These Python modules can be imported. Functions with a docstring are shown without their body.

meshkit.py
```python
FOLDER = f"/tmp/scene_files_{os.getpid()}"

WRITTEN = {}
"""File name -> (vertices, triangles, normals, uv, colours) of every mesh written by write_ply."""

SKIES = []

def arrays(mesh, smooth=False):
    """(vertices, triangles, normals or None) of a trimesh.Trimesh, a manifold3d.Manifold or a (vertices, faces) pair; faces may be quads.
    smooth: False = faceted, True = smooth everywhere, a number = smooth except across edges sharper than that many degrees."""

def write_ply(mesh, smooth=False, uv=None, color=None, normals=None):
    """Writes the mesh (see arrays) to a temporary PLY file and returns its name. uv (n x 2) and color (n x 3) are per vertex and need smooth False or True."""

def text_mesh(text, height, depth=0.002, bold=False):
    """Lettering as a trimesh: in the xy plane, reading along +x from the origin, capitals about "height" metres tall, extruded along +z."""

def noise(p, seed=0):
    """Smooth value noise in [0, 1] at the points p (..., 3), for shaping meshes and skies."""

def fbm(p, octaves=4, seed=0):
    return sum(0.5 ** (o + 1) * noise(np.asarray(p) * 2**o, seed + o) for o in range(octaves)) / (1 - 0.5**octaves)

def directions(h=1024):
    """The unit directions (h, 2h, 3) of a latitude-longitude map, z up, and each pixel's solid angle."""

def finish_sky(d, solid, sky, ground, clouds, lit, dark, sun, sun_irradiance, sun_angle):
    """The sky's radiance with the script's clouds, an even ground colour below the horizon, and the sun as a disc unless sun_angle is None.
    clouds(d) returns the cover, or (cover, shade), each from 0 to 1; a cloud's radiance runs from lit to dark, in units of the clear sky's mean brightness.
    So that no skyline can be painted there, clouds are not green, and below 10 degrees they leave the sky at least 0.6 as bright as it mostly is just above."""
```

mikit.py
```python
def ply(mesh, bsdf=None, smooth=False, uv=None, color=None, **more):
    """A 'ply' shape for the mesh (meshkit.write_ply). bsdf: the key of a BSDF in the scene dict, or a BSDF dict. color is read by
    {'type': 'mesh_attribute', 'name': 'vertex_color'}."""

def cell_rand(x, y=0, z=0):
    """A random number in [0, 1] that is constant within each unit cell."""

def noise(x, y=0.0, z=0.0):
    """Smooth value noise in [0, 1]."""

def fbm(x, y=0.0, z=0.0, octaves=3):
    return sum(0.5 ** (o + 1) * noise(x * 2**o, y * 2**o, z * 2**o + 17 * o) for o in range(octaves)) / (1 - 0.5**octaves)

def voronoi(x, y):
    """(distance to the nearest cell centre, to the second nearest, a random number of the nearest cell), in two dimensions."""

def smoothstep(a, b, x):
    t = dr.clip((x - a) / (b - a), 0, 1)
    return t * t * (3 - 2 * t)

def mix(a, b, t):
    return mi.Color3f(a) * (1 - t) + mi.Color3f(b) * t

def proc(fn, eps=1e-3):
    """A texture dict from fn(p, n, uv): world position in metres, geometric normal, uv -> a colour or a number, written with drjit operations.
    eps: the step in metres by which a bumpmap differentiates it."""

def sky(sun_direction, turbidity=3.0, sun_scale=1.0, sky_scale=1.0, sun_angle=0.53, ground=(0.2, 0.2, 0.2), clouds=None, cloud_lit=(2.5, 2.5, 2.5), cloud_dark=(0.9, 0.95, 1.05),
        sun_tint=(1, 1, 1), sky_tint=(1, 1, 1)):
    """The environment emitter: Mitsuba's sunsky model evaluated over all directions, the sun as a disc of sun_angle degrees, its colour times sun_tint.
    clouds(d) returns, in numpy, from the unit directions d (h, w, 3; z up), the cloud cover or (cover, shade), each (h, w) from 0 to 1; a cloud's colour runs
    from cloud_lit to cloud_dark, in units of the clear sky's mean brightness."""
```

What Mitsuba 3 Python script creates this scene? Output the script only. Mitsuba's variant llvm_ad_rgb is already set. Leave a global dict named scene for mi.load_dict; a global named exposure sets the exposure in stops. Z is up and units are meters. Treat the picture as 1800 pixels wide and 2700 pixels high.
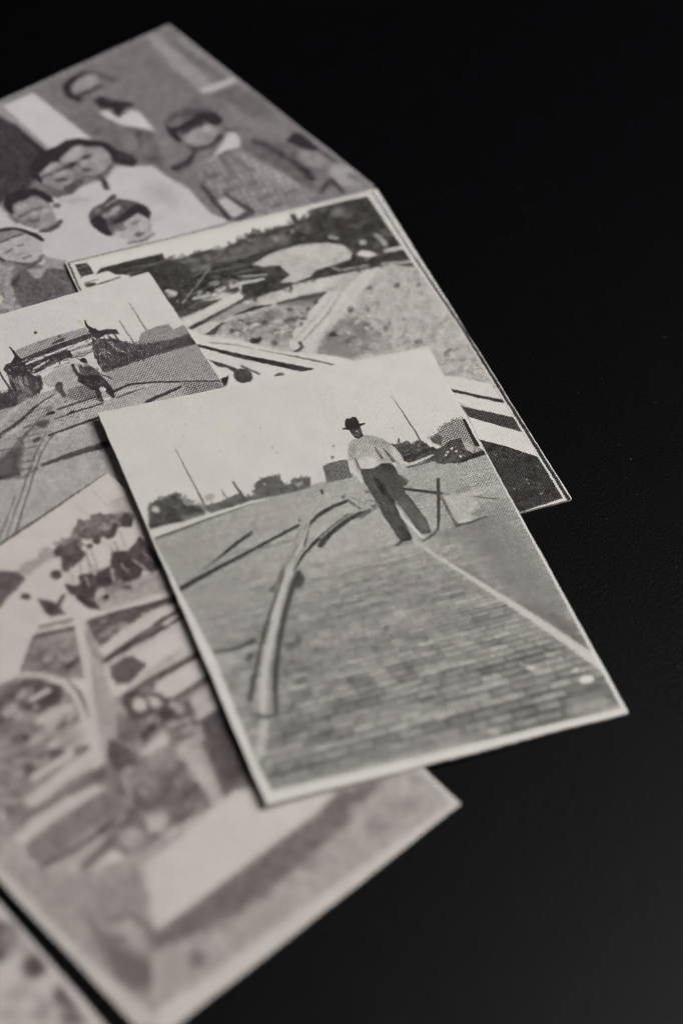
"""A handful of old half-tone photo prints lying on a black tabletop, seen close up with a shallow depth of field. World units: metres (mm in the tables below)."""
import math
import drjit as dr
import mitsuba as mi
import mikit
import numpy as np
from mikit import cell_rand, noise, proc, smoothstep
from scipy.spatial import Delaunay
from shapely import contains_xy
from shapely.geometry import Polygon

T = mi.ScalarTransform4f
MM = 0.001
scene, labels = {}, {}

# ---------------------------------------------------------------- camera
EYE, FORWARD, UP, FOCUS = np.array((0.0, -232.701, 276.02)), np.array((0.0, 0.644561, -0.764553)), (-0.191645, 0.750381, 0.632614), 371.84
scene["camera"] = {"type": "thinlens", "fov": 17.50499, "fov_axis": "x", "aperture_radius": 4.6 * MM, "focus_distance": FOCUS * MM, "near_clip": 0.01, "far_clip": 20.0,
                   "to_world": T().look_at(origin=(EYE * MM).tolist(), target=((EYE + 100 * FORWARD) * MM).tolist(), up=list(UP))}

# ---------------------------------------------------------------- light: one large soft lamp overhead, up and to the right, and a dim added fill lamp
def lamp(position, target, width, height, radiance, weight=1.0):
    return {"type": "rectangle", "to_world": T().look_at(origin=list(position), target=list(target), up=[0, 1, 0.01]) @ T().scale([width / 2, height / 2, 1]),
            "emitter": {"type": "area", "radiance": {"type": "rgb", "value": radiance}, "sampling_weight": weight}}


scene["softbox_lamp"] = lamp((0.58, 0.12, 0.74), (0, 0, 0), 0.60, 0.60, [9.0, 8.75, 8.4])
labels["softbox_lamp"] = {"label": "large square soft lamp hanging above the prints, up and to the right", "category": "lamp"}
scene["softbox_lamp_001"] = lamp((-0.9, -0.9, 1.3), (0, 0, 0), 1.0, 1.0, [0.30, 0.28, 0.27], 0.06)  # unseen fill, added to lift the card edges that face the camera
labels["softbox_lamp_001"] = {"label": "dim fill lamp added behind the photographer, on the left", "category": "lamp"}
exposure = 0.0

# ---------------------------------------------------------------- tabletop
def table_grain(p, n, uv):
    x, y = p.x / MM, p.y / MM
    return 0.65 * noise(x * 4.2, y * 4.2) + 0.35 * noise(x * 9.0 + 7, y * 9.0)


def table_color(p, n, uv):
    x, y = p.x / MM, p.y / MM
    v = 0.8 + 0.4 * noise(x * 0.5, y * 0.5, 3.0) * noise(x * 6, y * 6, 9.0)
    return mi.Color3f(0.0018, 0.0016, 0.0023) * v


scene["table_material"] = {"type": "bumpmap", "scale": 0.035 * MM, "arbitrary": proc(table_grain, eps=0.03 * MM),
                           "bsdf": {"type": "principled", "base_color": proc(table_color), "roughness": 0.38, "specular": 0.155}}
scene["tabletop"] = {"type": "rectangle", "to_world": T().scale([0.9, 0.9, 1]), "bsdf": {"type": "ref", "id": "table_material"}}
labels["tabletop"] = {"kind": "structure", "label": "matte black tabletop with a fine leathery grain", "category": "tabletop"}

# ---------------------------------------------------------------- the printed pictures, as vector drawings in each card's own millimetres:
# [0 area | 1 stroke | 2 patch of small marks, grey 0-255, edge softness mm, opacity, grain, grain kind, [x, y, ... in 0.01 mm], stroke half widths in 0.01 mm]
PRINTS={
'group':[
[0,124,0.23,1,0.08,0,[-3943,8737,4971,4392,4105,-3876,-4565,-4859,-8576,1117]],
[1,122,0.83,0.5,0.1,0,[1639,2599,4097,2437],[28,28]],
[1,122,0.83,0.5,0.1,0,[1579,2257,4026,2086],[28,28]],
[1,122,0.82,0.5,0.1,0,[1521,1918,3956,1739],[28,28]],
[1,122,0.82,0.5,0.1,0,[1463,1582,3886,1394],[27,27]],
[1,122,0.81,0.5,0.1,0,[1405,1248,3817,1052],[27,27]],
[1,122,0.81,0.5,0.1,0,[1348,917,3749,713],[27,27]],
[1,122,0.8,0.5,0.1,0,[1291,589,3681,376],[27,27]],
[1,122,0.8,0.5,0.1,0,[1234,263,3613,43],[27,27]],
[1,122,0.79,0.5,0.1,0,[1178,-61,3546,-289],[27,27]],
[1,116,1.69,0.6,0.1,0,[2593,3002,2788,1735,2810,806],[207,190,121]],
[1,152,0.97,1,0.1,0,[3242,2733,3139,1811,3139,940],[122,191,157]],
[1,142,0.73,1,0.1,0,[3636,2369,3717,1324,3754,633],[105,77,52]],
[1,111,0.88,1,0.1,0,[3410,2360,3516,1303,3627,871],[52,70,52]],
[1,187,0.53,1,0.1,0,[3024,976,3371,913,3752,889],[59,69,76]],
[0,109,0.96,1,0.1,0,[3030,810,3660,695,3730,-161,3538,-383,3307,-228,3126,495]],
[1,131,1.18,0.8,0.1,0,[3033,556,3266,-695],[102,118]],
[0,111,1.19,0.7,0.1,0,[2507,958,3111,605,3078,225,2603,644]],
[0,114,0.92,1,0.1,0,[415,1912,976,1536,1065,1083,1406,560,1330,125,1066,-367,625,-66,635,886,445,1208]],
[2,[85,140],0.55,0.7,40,80,[808,1452,1451,529,1116,-305,680,87,462,1099],[206,66,-77]],
[0,81,0.59,1,0.1,0,[1100,-55,1061,-77,1006,-74,948,-48,904,-5,885,43,896,83,935,105,990,102,1048,76,1092,33,1111,-15]],
[0,79,0.51,1,0.1,0,[1258,660,1215,620,1169,601,1133,608,1116,637,1122,683,1150,732,1193,772,1239,791,1275,784,1293,754,1286,709]],
[0,137,0.92,0.8,0.1,0,[1041,515,963,446,876,417,804,433,765,492,771,577,818,665,896,734,983,764,1056,747,1095,688,1089,603]],
[0,124,0.92,0.5,0.1,0,[1146,154,1052,73,949,38,862,58,816,128,822,229,879,335,972,416,1076,452,1164,432,1210,361,1204,259]],
[0,135,1.15,0.6,0.1,0,[1596,42,1503,-40,1401,-77,1318,-59,1276,8,1286,107,1345,212,1439,294,1541,332,1624,315,1667,247,1656,147]],
[0,118,0.92,0.6,0.1,0,[1599,-394,1536,-447,1466,-470,1408,-456,1377,-409,1381,-342,1420,-273,1483,-219,1553,-196,1611,-210,1642,-257,1638,-324]],
[0,70,0.78,1,0.04,0,[-2020,2925,-560,2579,-561,2111,-449,1110,-1009,830,-1481,583,-3491,854]],
[1,34,0.64,1,0.1,0,[-496,2665,-477,2224,-483,1217],[69,86,97]],
[0,150,0.56,1,0.1,0,[-485,2916,-290,2786,-322,1275,-483,1217,-519,2168,-655,2686]],
[0,206,0.48,1,0,0,[-393,2725,306,2718,406,1077,71,1177,-392,1222]],
[0,198,0.54,1,0.03,0,[-2459,773,-2051,572,-2104,53,-994,249,-26,77,280,241,880,-126,898,-471,1028,-972,940,-1727,1115,-2090,68,-1845,-920,-1631,-2145,-1320,-2783,-413]],
[0,170,1.96,0.6,0.1,0,[707,-1112,580,-1152,448,-1102,346,-975,300,-805,323,-637,409,-516,536,-475,669,-525,772,-652,818,-824,794,-992]],
[1,172,1.0,0.7,0.1,0,[-1041,39,-683,-166],[66,66]],
[1,181,1.01,0.6,0.1,0,[-16,-1229,692,-1232],[55,55]],
[1,38,0.52,1,0.1,0,[1453,2637,1189,2609,928,2506,827,2297,884,2084],[34,59,71,71,68]],
[1,81,0.43,1,0.1,0,[1448,2653,1643,2523,1702,2332,1786,2149],[31,34,43,38]],
[0,127,0.47,1,0.1,0,[1181,2111,1551,2141,1712,2034,1685,1825,1503,1771,1263,1907,1149,1982]],
[0,157,0.52,1,0.1,0,[1593,2401,1523,2318,1384,2251,1216,2219,1062,2230,964,2280,948,2357,1017,2440,1154,2507,1323,2540,1478,2529,1577,2479]],
[1,73,0.4,1,0.1,0,[1008,2177,1213,2152,1506,2171],[59,47,32]],
[0,47,0.52,1,0.1,0,[1098,1917,1288,1939,1350,1798,1431,1681,1526,1581,1678,1466,1648,1374,1472,1405,1319,1322,1210,1272,1206,1398,1239,1549,1070,1662]],
[0,150,0.43,0.7,0.1,0,[1649,1648,1760,1524,1696,1467,1620,1568]],
[0,204,0.42,1,0,0,[989,1581,1145,1538,1152,1373,1191,1248,1387,1277,1506,1295,1618,1196,1589,943,1523,582,1388,759,1115,1066,1004,1361]],
[0,88,0.42,1,0.1,0,[1841,699,2066,785,2340,791,2497,775,2581,669,2699,570,2805,389,2828,194,2678,374,2403,559,2056,515,1899,581]],
[0,114,0.41,1,0.1,0,[2216,615,2186,581,2126,553,2051,538,1982,541,1936,560,1928,591,1957,625,2018,653,2092,668,2162,665,2207,646]],
[0,25,0.37,1,0.1,0,[1838,661,1799,511,1955,445,2214,468,2464,528,2634,493,2778,357,2799,194,2745,71,2560,47,2505,134,2486,265,2424,327,2203,317,1992,302,1842,324,1772,137,1733,56,1680,161,1671,303,1711,472]],
[0,146,0.37,1,0.1,0,[1835,231,1966,202,2148,217,2346,182,2455,177,2525,90,2560,-22,2434,-153,2266,-235,2098,-249,1944,-164,1828,-66,1811,82]],
[0,64,0.34,0.9,0.1,0,[1946,313,2219,336,2424,327,2465,240,2351,188,2205,217,1956,189,1835,231]],
[0,181,0.47,0.9,0.1,0,[2463,24,2420,-6,2367,-14,2317,4,2285,42,2278,89,2299,134,2341,165,2395,172,2444,155,2477,117,2483,69]],
[0,165,0.37,0.8,0.1,0,[2244,145,2215,120,2156,103,2084,97,2018,105,1974,125,1966,150,1994,175,2053,192,2125,198,2192,190,2235,171]],
[0,163,0.46,0.8,0.1,0,[2020,-49,1982,-73,1931,-74,1881,-53,1845,-16,1832,29,1846,68,1884,91,1935,93,1985,72,2021,34,2034,-10]],
[0,122,0.37,0.6,0.1,0,[2262,-155,2234,-175,2199,-180,2166,-168,2145,-143,2140,-111,2154,-81,2182,-61,2217,-57,2250,-68,2271,-93,2276,-125]],
[1,70,0.37,1,0.1,0,[1742,-85,1818,-214,2018,-311,2233,-291,2469,-196],[33,46,40,46,60]],
[1,64,0.55,1,0.1,0,[1822,-226,1643,-356,1432,-443,1191,-432],[39,50,79,85]],
[1,79,0.34,1,0.1,0,[2651,-83,2810,-250],[27,27]],
[0,198,0.37,1,0,0,[1986,-551,2390,-358,2601,-226,2737,-269,2707,-455,2547,-659,2335,-574,2107,-575,1829,-637]],
[0,148,0.65,1,0.18,1,[1563,-576,2031,-586,2454,-757,2542,-1087,2758,-2153,2811,-2416,2538,-2530,1559,-2228,1473,-1873,1463,-1492,1306,-1084]],
[2,[98,196],0.16,0.75,170,8,[1576,-661,2433,-781,2662,-2390,1579,-2205,1453,-1635,1324,-1096],[115,22,-77]],
[2,[100,180],0.16,0.7,120,8,[1576,-661,2433,-781,2662,-2390,1579,-2205,1453,-1635,1324,-1096],[137,19,13]],
[0,174,0.55,0.75,0.1,0,[2454,-757,2560,-1099,2794,-1949,2765,-2177,2600,-2007,2342,-1450,2303,-1232]],
[1,107,0.17,0.62,0.1,0,[1990,-609,2129,-642],[17,17]],
[1,107,0.17,0.62,0.1,0,[1609,-657,2453,-857],[17,17]],
[1,107,0.17,0.62,0.1,0,[1532,-775,2492,-1005],[17,17]],
[1,107,0.16,0.62,0.1,0,[1456,-894,2529,-1151],[17,17]],
[1,107,0.16,0.62,0.1,0,[1380,-1011,2561,-1296],[17,17]],
[1,107,0.16,0.62,0.1,0,[1356,-1141,2592,-1441],[17,17]],
[1,107,0.16,0.62,0.1,0,[1414,-1290,2623,-1586],[17,17]],
[1,107,0.16,0.62,0.1,0,[1472,-1440,2654,-1730],[17,17]],
[1,107,0.16,0.62,0.1,0,[1491,-1579,2685,-1874],[17,17]],
[1,107,0.16,0.62,0.1,0,[1500,-1716,2716,-2017],[17,17]],
[1,107,0.16,0.62,0.1,0,[1510,-1852,2746,-2160],[17,17]],
[1,107,0.16,0.62,0.1,0,[1537,-1992,2774,-2303],[17,17]],
[1,107,0.16,0.62,0.1,0,[1564,-2133,2738,-2428],[17,17]],
[1,107,0.16,0.62,0.1,0,[1417,-954,1360,-1152],[17,17]],
[1,107,0.16,0.62,0.1,0,[1638,-646,1434,-1343],[17,17]],
[1,107,0.16,0.62,0.1,0,[1775,-632,1492,-1593],[17,17]],
[1,107,0.16,0.62,0.1,0,[1911,-617,1524,-1926],[17,17]],
[1,107,0.16,0.62,0.1,0,[2048,-605,1576,-2190],[17,17]],
[1,107,0.16,0.62,0.1,0,[2165,-658,1691,-2240],[17,17]],
[1,107,0.16,0.62,0.1,0,[2283,-712,1811,-2277],[17,17]],
[1,107,0.16,0.62,0.1,0,[2400,-766,1931,-2314],[17,17]],
[1,107,0.16,0.62,0.1,0,[2478,-951,2051,-2351],[17,17]],
[1,107,0.16,0.62,0.1,0,[2538,-1193,2172,-2388],[17,17]],
[1,107,0.16,0.62,0.1,0,[2594,-1450,2292,-2425],[17,17]],
[1,107,0.16,0.62,0.1,0,[2649,-1705,2413,-2462],[17,17]],
[1,107,0.16,0.62,0.1,0,[2703,-1960,2535,-2499],[17,17]],
[1,107,0.16,0.62,0.1,0,[2757,-2216,2683,-2452],[17,17]],
[1,107,0.33,1,0.1,0,[1962,-1267,2010,-879,2074,-653,2260,-617,2272,-904],[37,37,37,34,29]],
[1,114,0.33,1,0.1,0,[2274,-1001,2337,-1275],[26,47]],
[0,109,0.4,0.8,0.1,0,[2190,-1977,2156,-2002,2094,-2014,2020,-2009,1955,-1988,1915,-1958,1912,-1926,1946,-1900,2008,-1889,2081,-1894,2147,-1914,2187,-1945]],
[0,109,0.4,0.8,0.1,0,[2629,-2127,2594,-2152,2531,-2164,2457,-2158,2391,-2138,2352,-2107,2348,-2075,2383,-2049,2445,-2038,2520,-2043,2586,-2064,2626,-2094]],
[0,109,0.4,0.8,0.1,0,[2252,-2264,2218,-2289,2155,-2300,2082,-2295,2017,-2274,1977,-2244,1974,-2212,2008,-2187,2070,-2175,2143,-2180,2209,-2201,2248,-2232]],
[0,109,0.4,0.8,0.1,0,[2231,-1570,2196,-1596,2134,-1608,2060,-1603,1994,-1583,1955,-1552,1951,-1520,1985,-1494,2048,-1482,2122,-1487,2188,-1507,2227,-1538]],
[0,109,0.4,0.8,0.1,0,[1735,-1458,1701,-1484,1639,-1496,1566,-1491,1501,-1471,1462,-1441,1458,-1408,1492,-1383,1553,-1370,1626,-1375,1692,-1395,1731,-1426]],
[0,109,0.4,0.8,0.1,0,[1748,-1012,1714,-1039,1652,-1051,1579,-1047,1513,-1027,1474,-996,1470,-964,1504,-938,1566,-925,1639,-929,1705,-949,1745,-980]],
[0,109,0.4,0.8,0.1,0,[1935,-1520,1901,-1545,1839,-1557,1766,-1553,1700,-1532,1661,-1502,1657,-1470,1691,-1444,1753,-1432,1826,-1436,1892,-1457,1932,-1487]],
[0,183,0.39,1,0.1,0,[1267,-1526,1499,-1547,1530,-1986,1284,-2095,1167,-1940]],
[1,79,0.39,1,0.1,0,[1288,-1072,1202,-1538,1135,-2010],[51,59,56]],
[1,83,0.39,1,0.1,0,[1488,-1495,1548,-1850,1595,-2105,1282,-2130],[41,59,64,66]],
[0,107,0.67,1,0.12,0,[2559,-634,2923,-645,3351,-1052,3424,-1531,3263,-2040,2895,-2322,2797,-1913,2731,-1332,2605,-1014]],
[1,77,0.48,1,0.1,0,[2875,-633,3028,-990,3080,-1395],[53,88,72]],
[1,66,0.48,1,0.1,0,[3119,-1498,3127,-1736,3100,-2044],[66,87,84]],
[1,124,0.68,0.7,0.1,0,[3124,-545,3384,-1114],[40,40]],
[0,42,0.38,1,0.1,0,[3374,-1009,3666,-910,3768,-1011,3764,-1528,3609,-1521,3484,-1299]],
[0,142,0.74,1,0.1,0,[3578,-1892,3483,-1915,3383,-1869,3303,-1764,3266,-1631,3281,-1503,3344,-1415,3439,-1391,3541,-1438,3621,-1542,3658,-1677,3642,-1805]],
[0,159,0.85,1,0.1,0,[3704,-2628,3571,-2653,3457,-2593,3392,-2464,3392,-2301,3460,-2146,3576,-2041,3709,-2015,3825,-2075,3891,-2205,3889,-2370,3821,-2525]],
[1,77,0.48,1,0.1,0,[3330,-2677,3366,-2283,2999,-2432],[47,65,52]],
[1,90,0.49,1,0.1,0,[3730,-1583,3790,-1974],[40,53]],
[0,118,0.66,0.8,0.1,0,[3329,-2200,3270,-2211,3219,-2182,3189,-2122,3189,-2047,3218,-1976,3269,-1929,3328,-1918,3380,-1946,3409,-2006,3410,-2082,3380,-2153]],
[0,150,0.66,0.8,0.1,0,[3731,-2834,3670,-2851,3606,-2827,3559,-2768,3539,-2689,3553,-2613,3596,-2559,3658,-2541,3722,-2566,3770,-2625,3789,-2703,3775,-2780]],
[0,92,0.55,0.6,0.1,0,[3788,-2571,3749,-2574,3714,-2547,3692,-2495,3689,-2434,3706,-2379,3739,-2345,3778,-2342,3814,-2369,3836,-2421,3839,-2482,3821,-2537]],
[0,25,0.32,1,0.1,0,[-508,1279,-752,1222,-938,1149,-1063,1014,-1121,836,-1093,632,-984,655,-976,846,-744,929,-595,983,-453,886,-406,987,-53,1082,107,1086,211,937,419,819,472,625,601,729,531,900,367,1056,216,1226,-4,1307,-276,1278]],
[0,49,0.42,1,0.08,0,[504,907,591,736,627,521,727,307,726,107,572,34,406,224,339,358,387,538,430,732]],
[1,98,0.53,0.6,0.1,0,[552,426,628,263],[30,30]],
[0,152,0.3,1,0.1,0,[-418,951,-64,1067,98,1074,203,926,426,768,401,506,318,362,99,223,-104,175,-246,272,-307,434,-334,518,-367,717,-464,871]],
[0,146,0.29,1,0.1,0,[-966,850,-786,914,-583,979,-481,850,-493,714,-456,601,-452,467,-610,312,-762,285,-977,205,-1079,351,-1071,562]],
[0,185,0.63,0.9,0.1,0,[110,963,67,896,-25,837,-140,801,-248,797,-319,827,-336,882,-294,948,-203,1007,-88,1043,21,1048,93,1018]],
[0,165,0.64,0.8,0.1,0,[427,579,389,533,328,503,261,498,206,518,177,558,182,608,220,654,281,684,348,690,404,670,432,630]],
[0,174,0.42,0.9,0.1,0,[-488,909,-520,874,-594,839,-691,814,-784,805,-849,814,-869,839,-837,874,-763,909,-666,934,-572,943,-507,934]],
[0,64,0.36,1,0.1,0,[-507,735,-342,788,-188,746,-206,663,-397,638,-525,692]],
[0,73,0.32,1,0.1,0,[141,730,115,706,64,690,4,687,-51,698,-86,720,-90,747,-64,772,-14,788,47,790,102,779,136,757]],
[1,114,0.42,0.7,0.1,0,[-111,765,-211,677,-247,591],[18,30,45]],
[0,174,0.36,0.9,0.1,0,[-17,646,-37,622,-75,605,-119,599,-159,606,-183,624,-185,648,-165,672,-128,689,-84,695,-44,688,-19,670]],
[0,170,0.42,0.8,0.1,0,[186,552,154,529,113,524,73,540,45,570,37,608,51,643,83,666,124,671,164,656,192,625,200,587]],
[0,83,0.36,1,0.1,0,[-90,417,-117,399,-164,395,-218,407,-265,431,-291,462,-291,490,-263,508,-216,511,-162,499,-116,475,-89,445]],
[0,157,0.53,0.7,0.1,0,[116,344,64,309,-3,303,-69,329,-115,379,-130,441,-109,497,-58,533,10,539,76,513,122,463,137,401]],
[1,88,0.38,1,0.1,0,[-292,313,-155,209,13,204,246,300],[22,30,34,30]],
[1,79,0.31,1,0.1,0,[-669,735,-518,721,-377,724],[22,30,37]],
[1,81,0.29,1,0.1,0,[-949,751,-776,736],[25,28]],
[0,178,0.35,0.9,0.1,0,[-518,623,-547,596,-603,579,-671,576,-733,588,-772,613,-777,643,-748,670,-692,687,-624,690,-562,678,-523,653]],
[1,81,0.35,1,0.1,0,[-803,521,-650,470],[40,37]],
[0,168,0.35,0.9,0.1,0,[-566,346,-588,322,-632,305,-685,300,-734,307,-765,325,-770,349,-748,372,-704,389,-651,395,-602,388,-571,370]],
[0,150,0.41,0.6,0.1,0,[-852,587,-888,557,-930,545,-968,556,-990,587,-992,628,-973,669,-938,700,-896,711,-858,700,-835,670,-833,628]],
[0,88,0.46,1,0.1,0,[-828,320,-551,359,-366,298,-486,184,-817,95,-948,164]],
[0,107,0.45,1,0.1,0,[-1060,576,-901,304,-897,150,-1082,148,-1142,308]],
[1,79,0.35,1,0.1,0,[-93,200,-128,26,-193,-126],[30,57,57]],
[0,40,0.33,1,0.1,0,[-1958,582,-1817,706,-1598,728,-1393,678,-1239,559,-1170,393,-1167,218,-1201,110,-1304,153,-1319,288,-1343,422,-1453,470,-1565,450,-1734,483,-1825,477,-1925,381,-1948,274,-2005,313,-2013,469]],
[0,146,0.3,1,0.1,0,[-1838,459,-1702,461,-1575,436,-1425,443,-1348,377,-1337,238,-1276,127,-1339,-63,-1400,-226,-1515,-351,-1669,-387,-1803,-348,-1845,-239,-1892,-111,-1992,12,-2051,162,-1967,274]],
[0,174,0.52,0.9,0.1,0,[-1620,333,-1652,295,-1712,268,-1784,259,-1850,270,-1891,299,-1896,337,-1864,375,-1804,402,-1732,411,-1666,400,-1625,371]],
[0,157,0.53,0.7,0.1,0,[-1319,198,-1363,173,-1427,177,-1495,209,-1548,260,-1573,317,-1562,365,-1518,390,-1453,386,-1385,354,-1332,303,-1308,245]],
[0,181,0.33,0.9,0.1,0,[-1602,84,-1618,64,-1651,48,-1693,40,-1731,41,-1757,53,-1762,71,-1746,91,-1713,107,-1672,115,-1633,113,-1608,102]],
[0,174,0.39,0.9,0.1,0,[-1375,-14,-1400,-35,-1437,-42,-1478,-35,-1512,-14,-1529,13,-1525,41,-1501,61,-1463,69,-1422,61,-1388,41,-1371,13]],
[1,90,0.33,1,0.1,0,[-1955,149,-1853,157,-1744,161],[16,26,19]],
[1,92,0.3,1,0.1,0,[-1639,173,-1556,141,-1463,111],[16,25,11]],
[0,114,0.32,0.9,0.1,0,[-1947,8,-1801,9,-1711,-87,-1777,-150,-1857,-115]],
[1,94,0.26,1,0.1,0,[-1820,-66,-1720,-87,-1648,-55],[20,21,14]],
[0,168,0.39,0.9,0.1,0,[-1584,-271,-1612,-295,-1660,-306,-1714,-301,-1762,-281,-1789,-252,-1789,-221,-1762,-197,-1714,-187,-1659,-192,-1612,-211,-1584,-241]],
[0,103,0.3,1,0.1,0,[-1156,-31,-1184,-52,-1220,-56,-1255,-43,-1279,-16,-1286,18,-1273,50,-1245,70,-1209,75,-1174,62,-1150,34,-1143,0]],
[1,83,0.36,1,0.1,0,[-1842,-349,-1709,-414,-1543,-400,-1405,-346],[37,54,54,42]],
[1,107,0.32,1,0.1,0,[-2058,153,-1974,-41,-1870,-234],[18,28,23]],
[0,140,0.32,1,0.1,0,[-2447,117,-2257,40,-2132,-74,-2112,-250,-2353,-216,-2544,-218,-2696,-219]],
[1,51,0.3,1,0.1,0,[-2441,73,-2312,30,-2167,-43],[41,46,20]],
[1,42,0.28,1,0.1,0,[-2154,-65,-2066,-214,-1997,-376,-1961,-542],[23,41,55,41]],
[1,79,0.28,1,0.1,0,[-2362,-190,-2220,-228,-2108,-245],[25,25,14]],
[1,94,0.32,1,0.1,0,[-2645,-201,-2429,-191],[27,23]],
[0,178,0.29,1,0.1,0,[-2683,-202,-2459,-230,-2284,-251,-2109,-272,-2062,-398,-2034,-525,-2037,-637,-2137,-793,-2232,-893,-2417,-930,-2547,-852,-2710,-693,-2811,-576,-2864,-447]],
[1,107,0.32,1,0.1,0,[-2386,-424,-2303,-452],[22,16]],
[1,109,0.32,1,0.1,0,[-2698,-437,-2609,-432,-2540,-440],[14,24,14]],
[1,122,0.23,1,0.1,0,[-2532,-606,-2425,-620],[15,12]],
[1,107,0.25,1,0.1,0,[-2503,-731,-2373,-746],[24,21]],
[1,122,0.25,0.5,0.1,0,[-2577,-515,-2579,-619],[14,14]],
[1,66,0.25,1,0.1,0,[-2849,-451,-2820,-576],[27,27]],
[1,96,0.34,1,0.1,0,[-2756,-654,-2619,-822,-2474,-943,-2316,-934,-2197,-859],[18,34,45,34,27]],
[0,150,0.31,1,0.16,1,[-2941,-499,-2702,-744,-3071,-1126,-3511,-1268]],
[0,152,0.51,1,0.06,0,[-2207,-878,-1949,-1190,-1924,-1405,-2242,-1446,-2393,-1210]],
[0,101,0.31,1,0.08,0,[-3058,-1111,-2767,-956,-2538,-902,-2519,-1096,-2324,-1150,-2070,-1377,-2213,-1962,-3248,-1812,-3243,-1560]],
[0,165,0.41,1,0.1,0,[-2626,-988,-2316,-1140,-2548,-1289,-2656,-1245]],
[0,70,0.53,0.7,0.1,0,[-2940,-1144,-3007,-1175,-3060,-1182,-3085,-1163,-3076,-1122,-3034,-1072,-2972,-1024,-2905,-993,-2852,-986,-2827,-1005,-2837,-1046,-2878,-1097]],
[1,86,0.37,0.6,0.1,0,[-2681,-1309,-2983,-1615],[22,22]],
[1,127,0.47,0.6,0.1,0,[-2366,-1268,-2298,-1643],[34,34]],
[0,150,0.31,1,0.2,1,[-3435,-1104,-3082,-1158,-3243,-1560,-3278,-1822,-3838,-1648]],
[2,[90,190],0.15,0.7,30,10,[-3435,-1104,-3082,-1158,-3243,-1560,-3278,-1822,-3838,-1648],[145,22,-104]],
[0,92,0.29,1,0.1,0,[-903,-503,-749,-418,-593,-388,-453,-407,-283,-331,-172,-360,-218,-460,-75,-574,29,-723,105,-914,58,-1089,-75,-1211,-100,-1133,-136,-970,-240,-975,-427,-1014,-647,-1014,-729,-1048,-828,-1130,-895,-1174,-974,-1067,-1018,-901,-1006,-690]],
[0,161,0.37,1,0.1,0,[-287,-648,-314,-689,-380,-730,-465,-760,-548,-771,-606,-760,-624,-730,-597,-690,-532,-648,-446,-618,-363,-607,-305,-618]],
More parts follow.
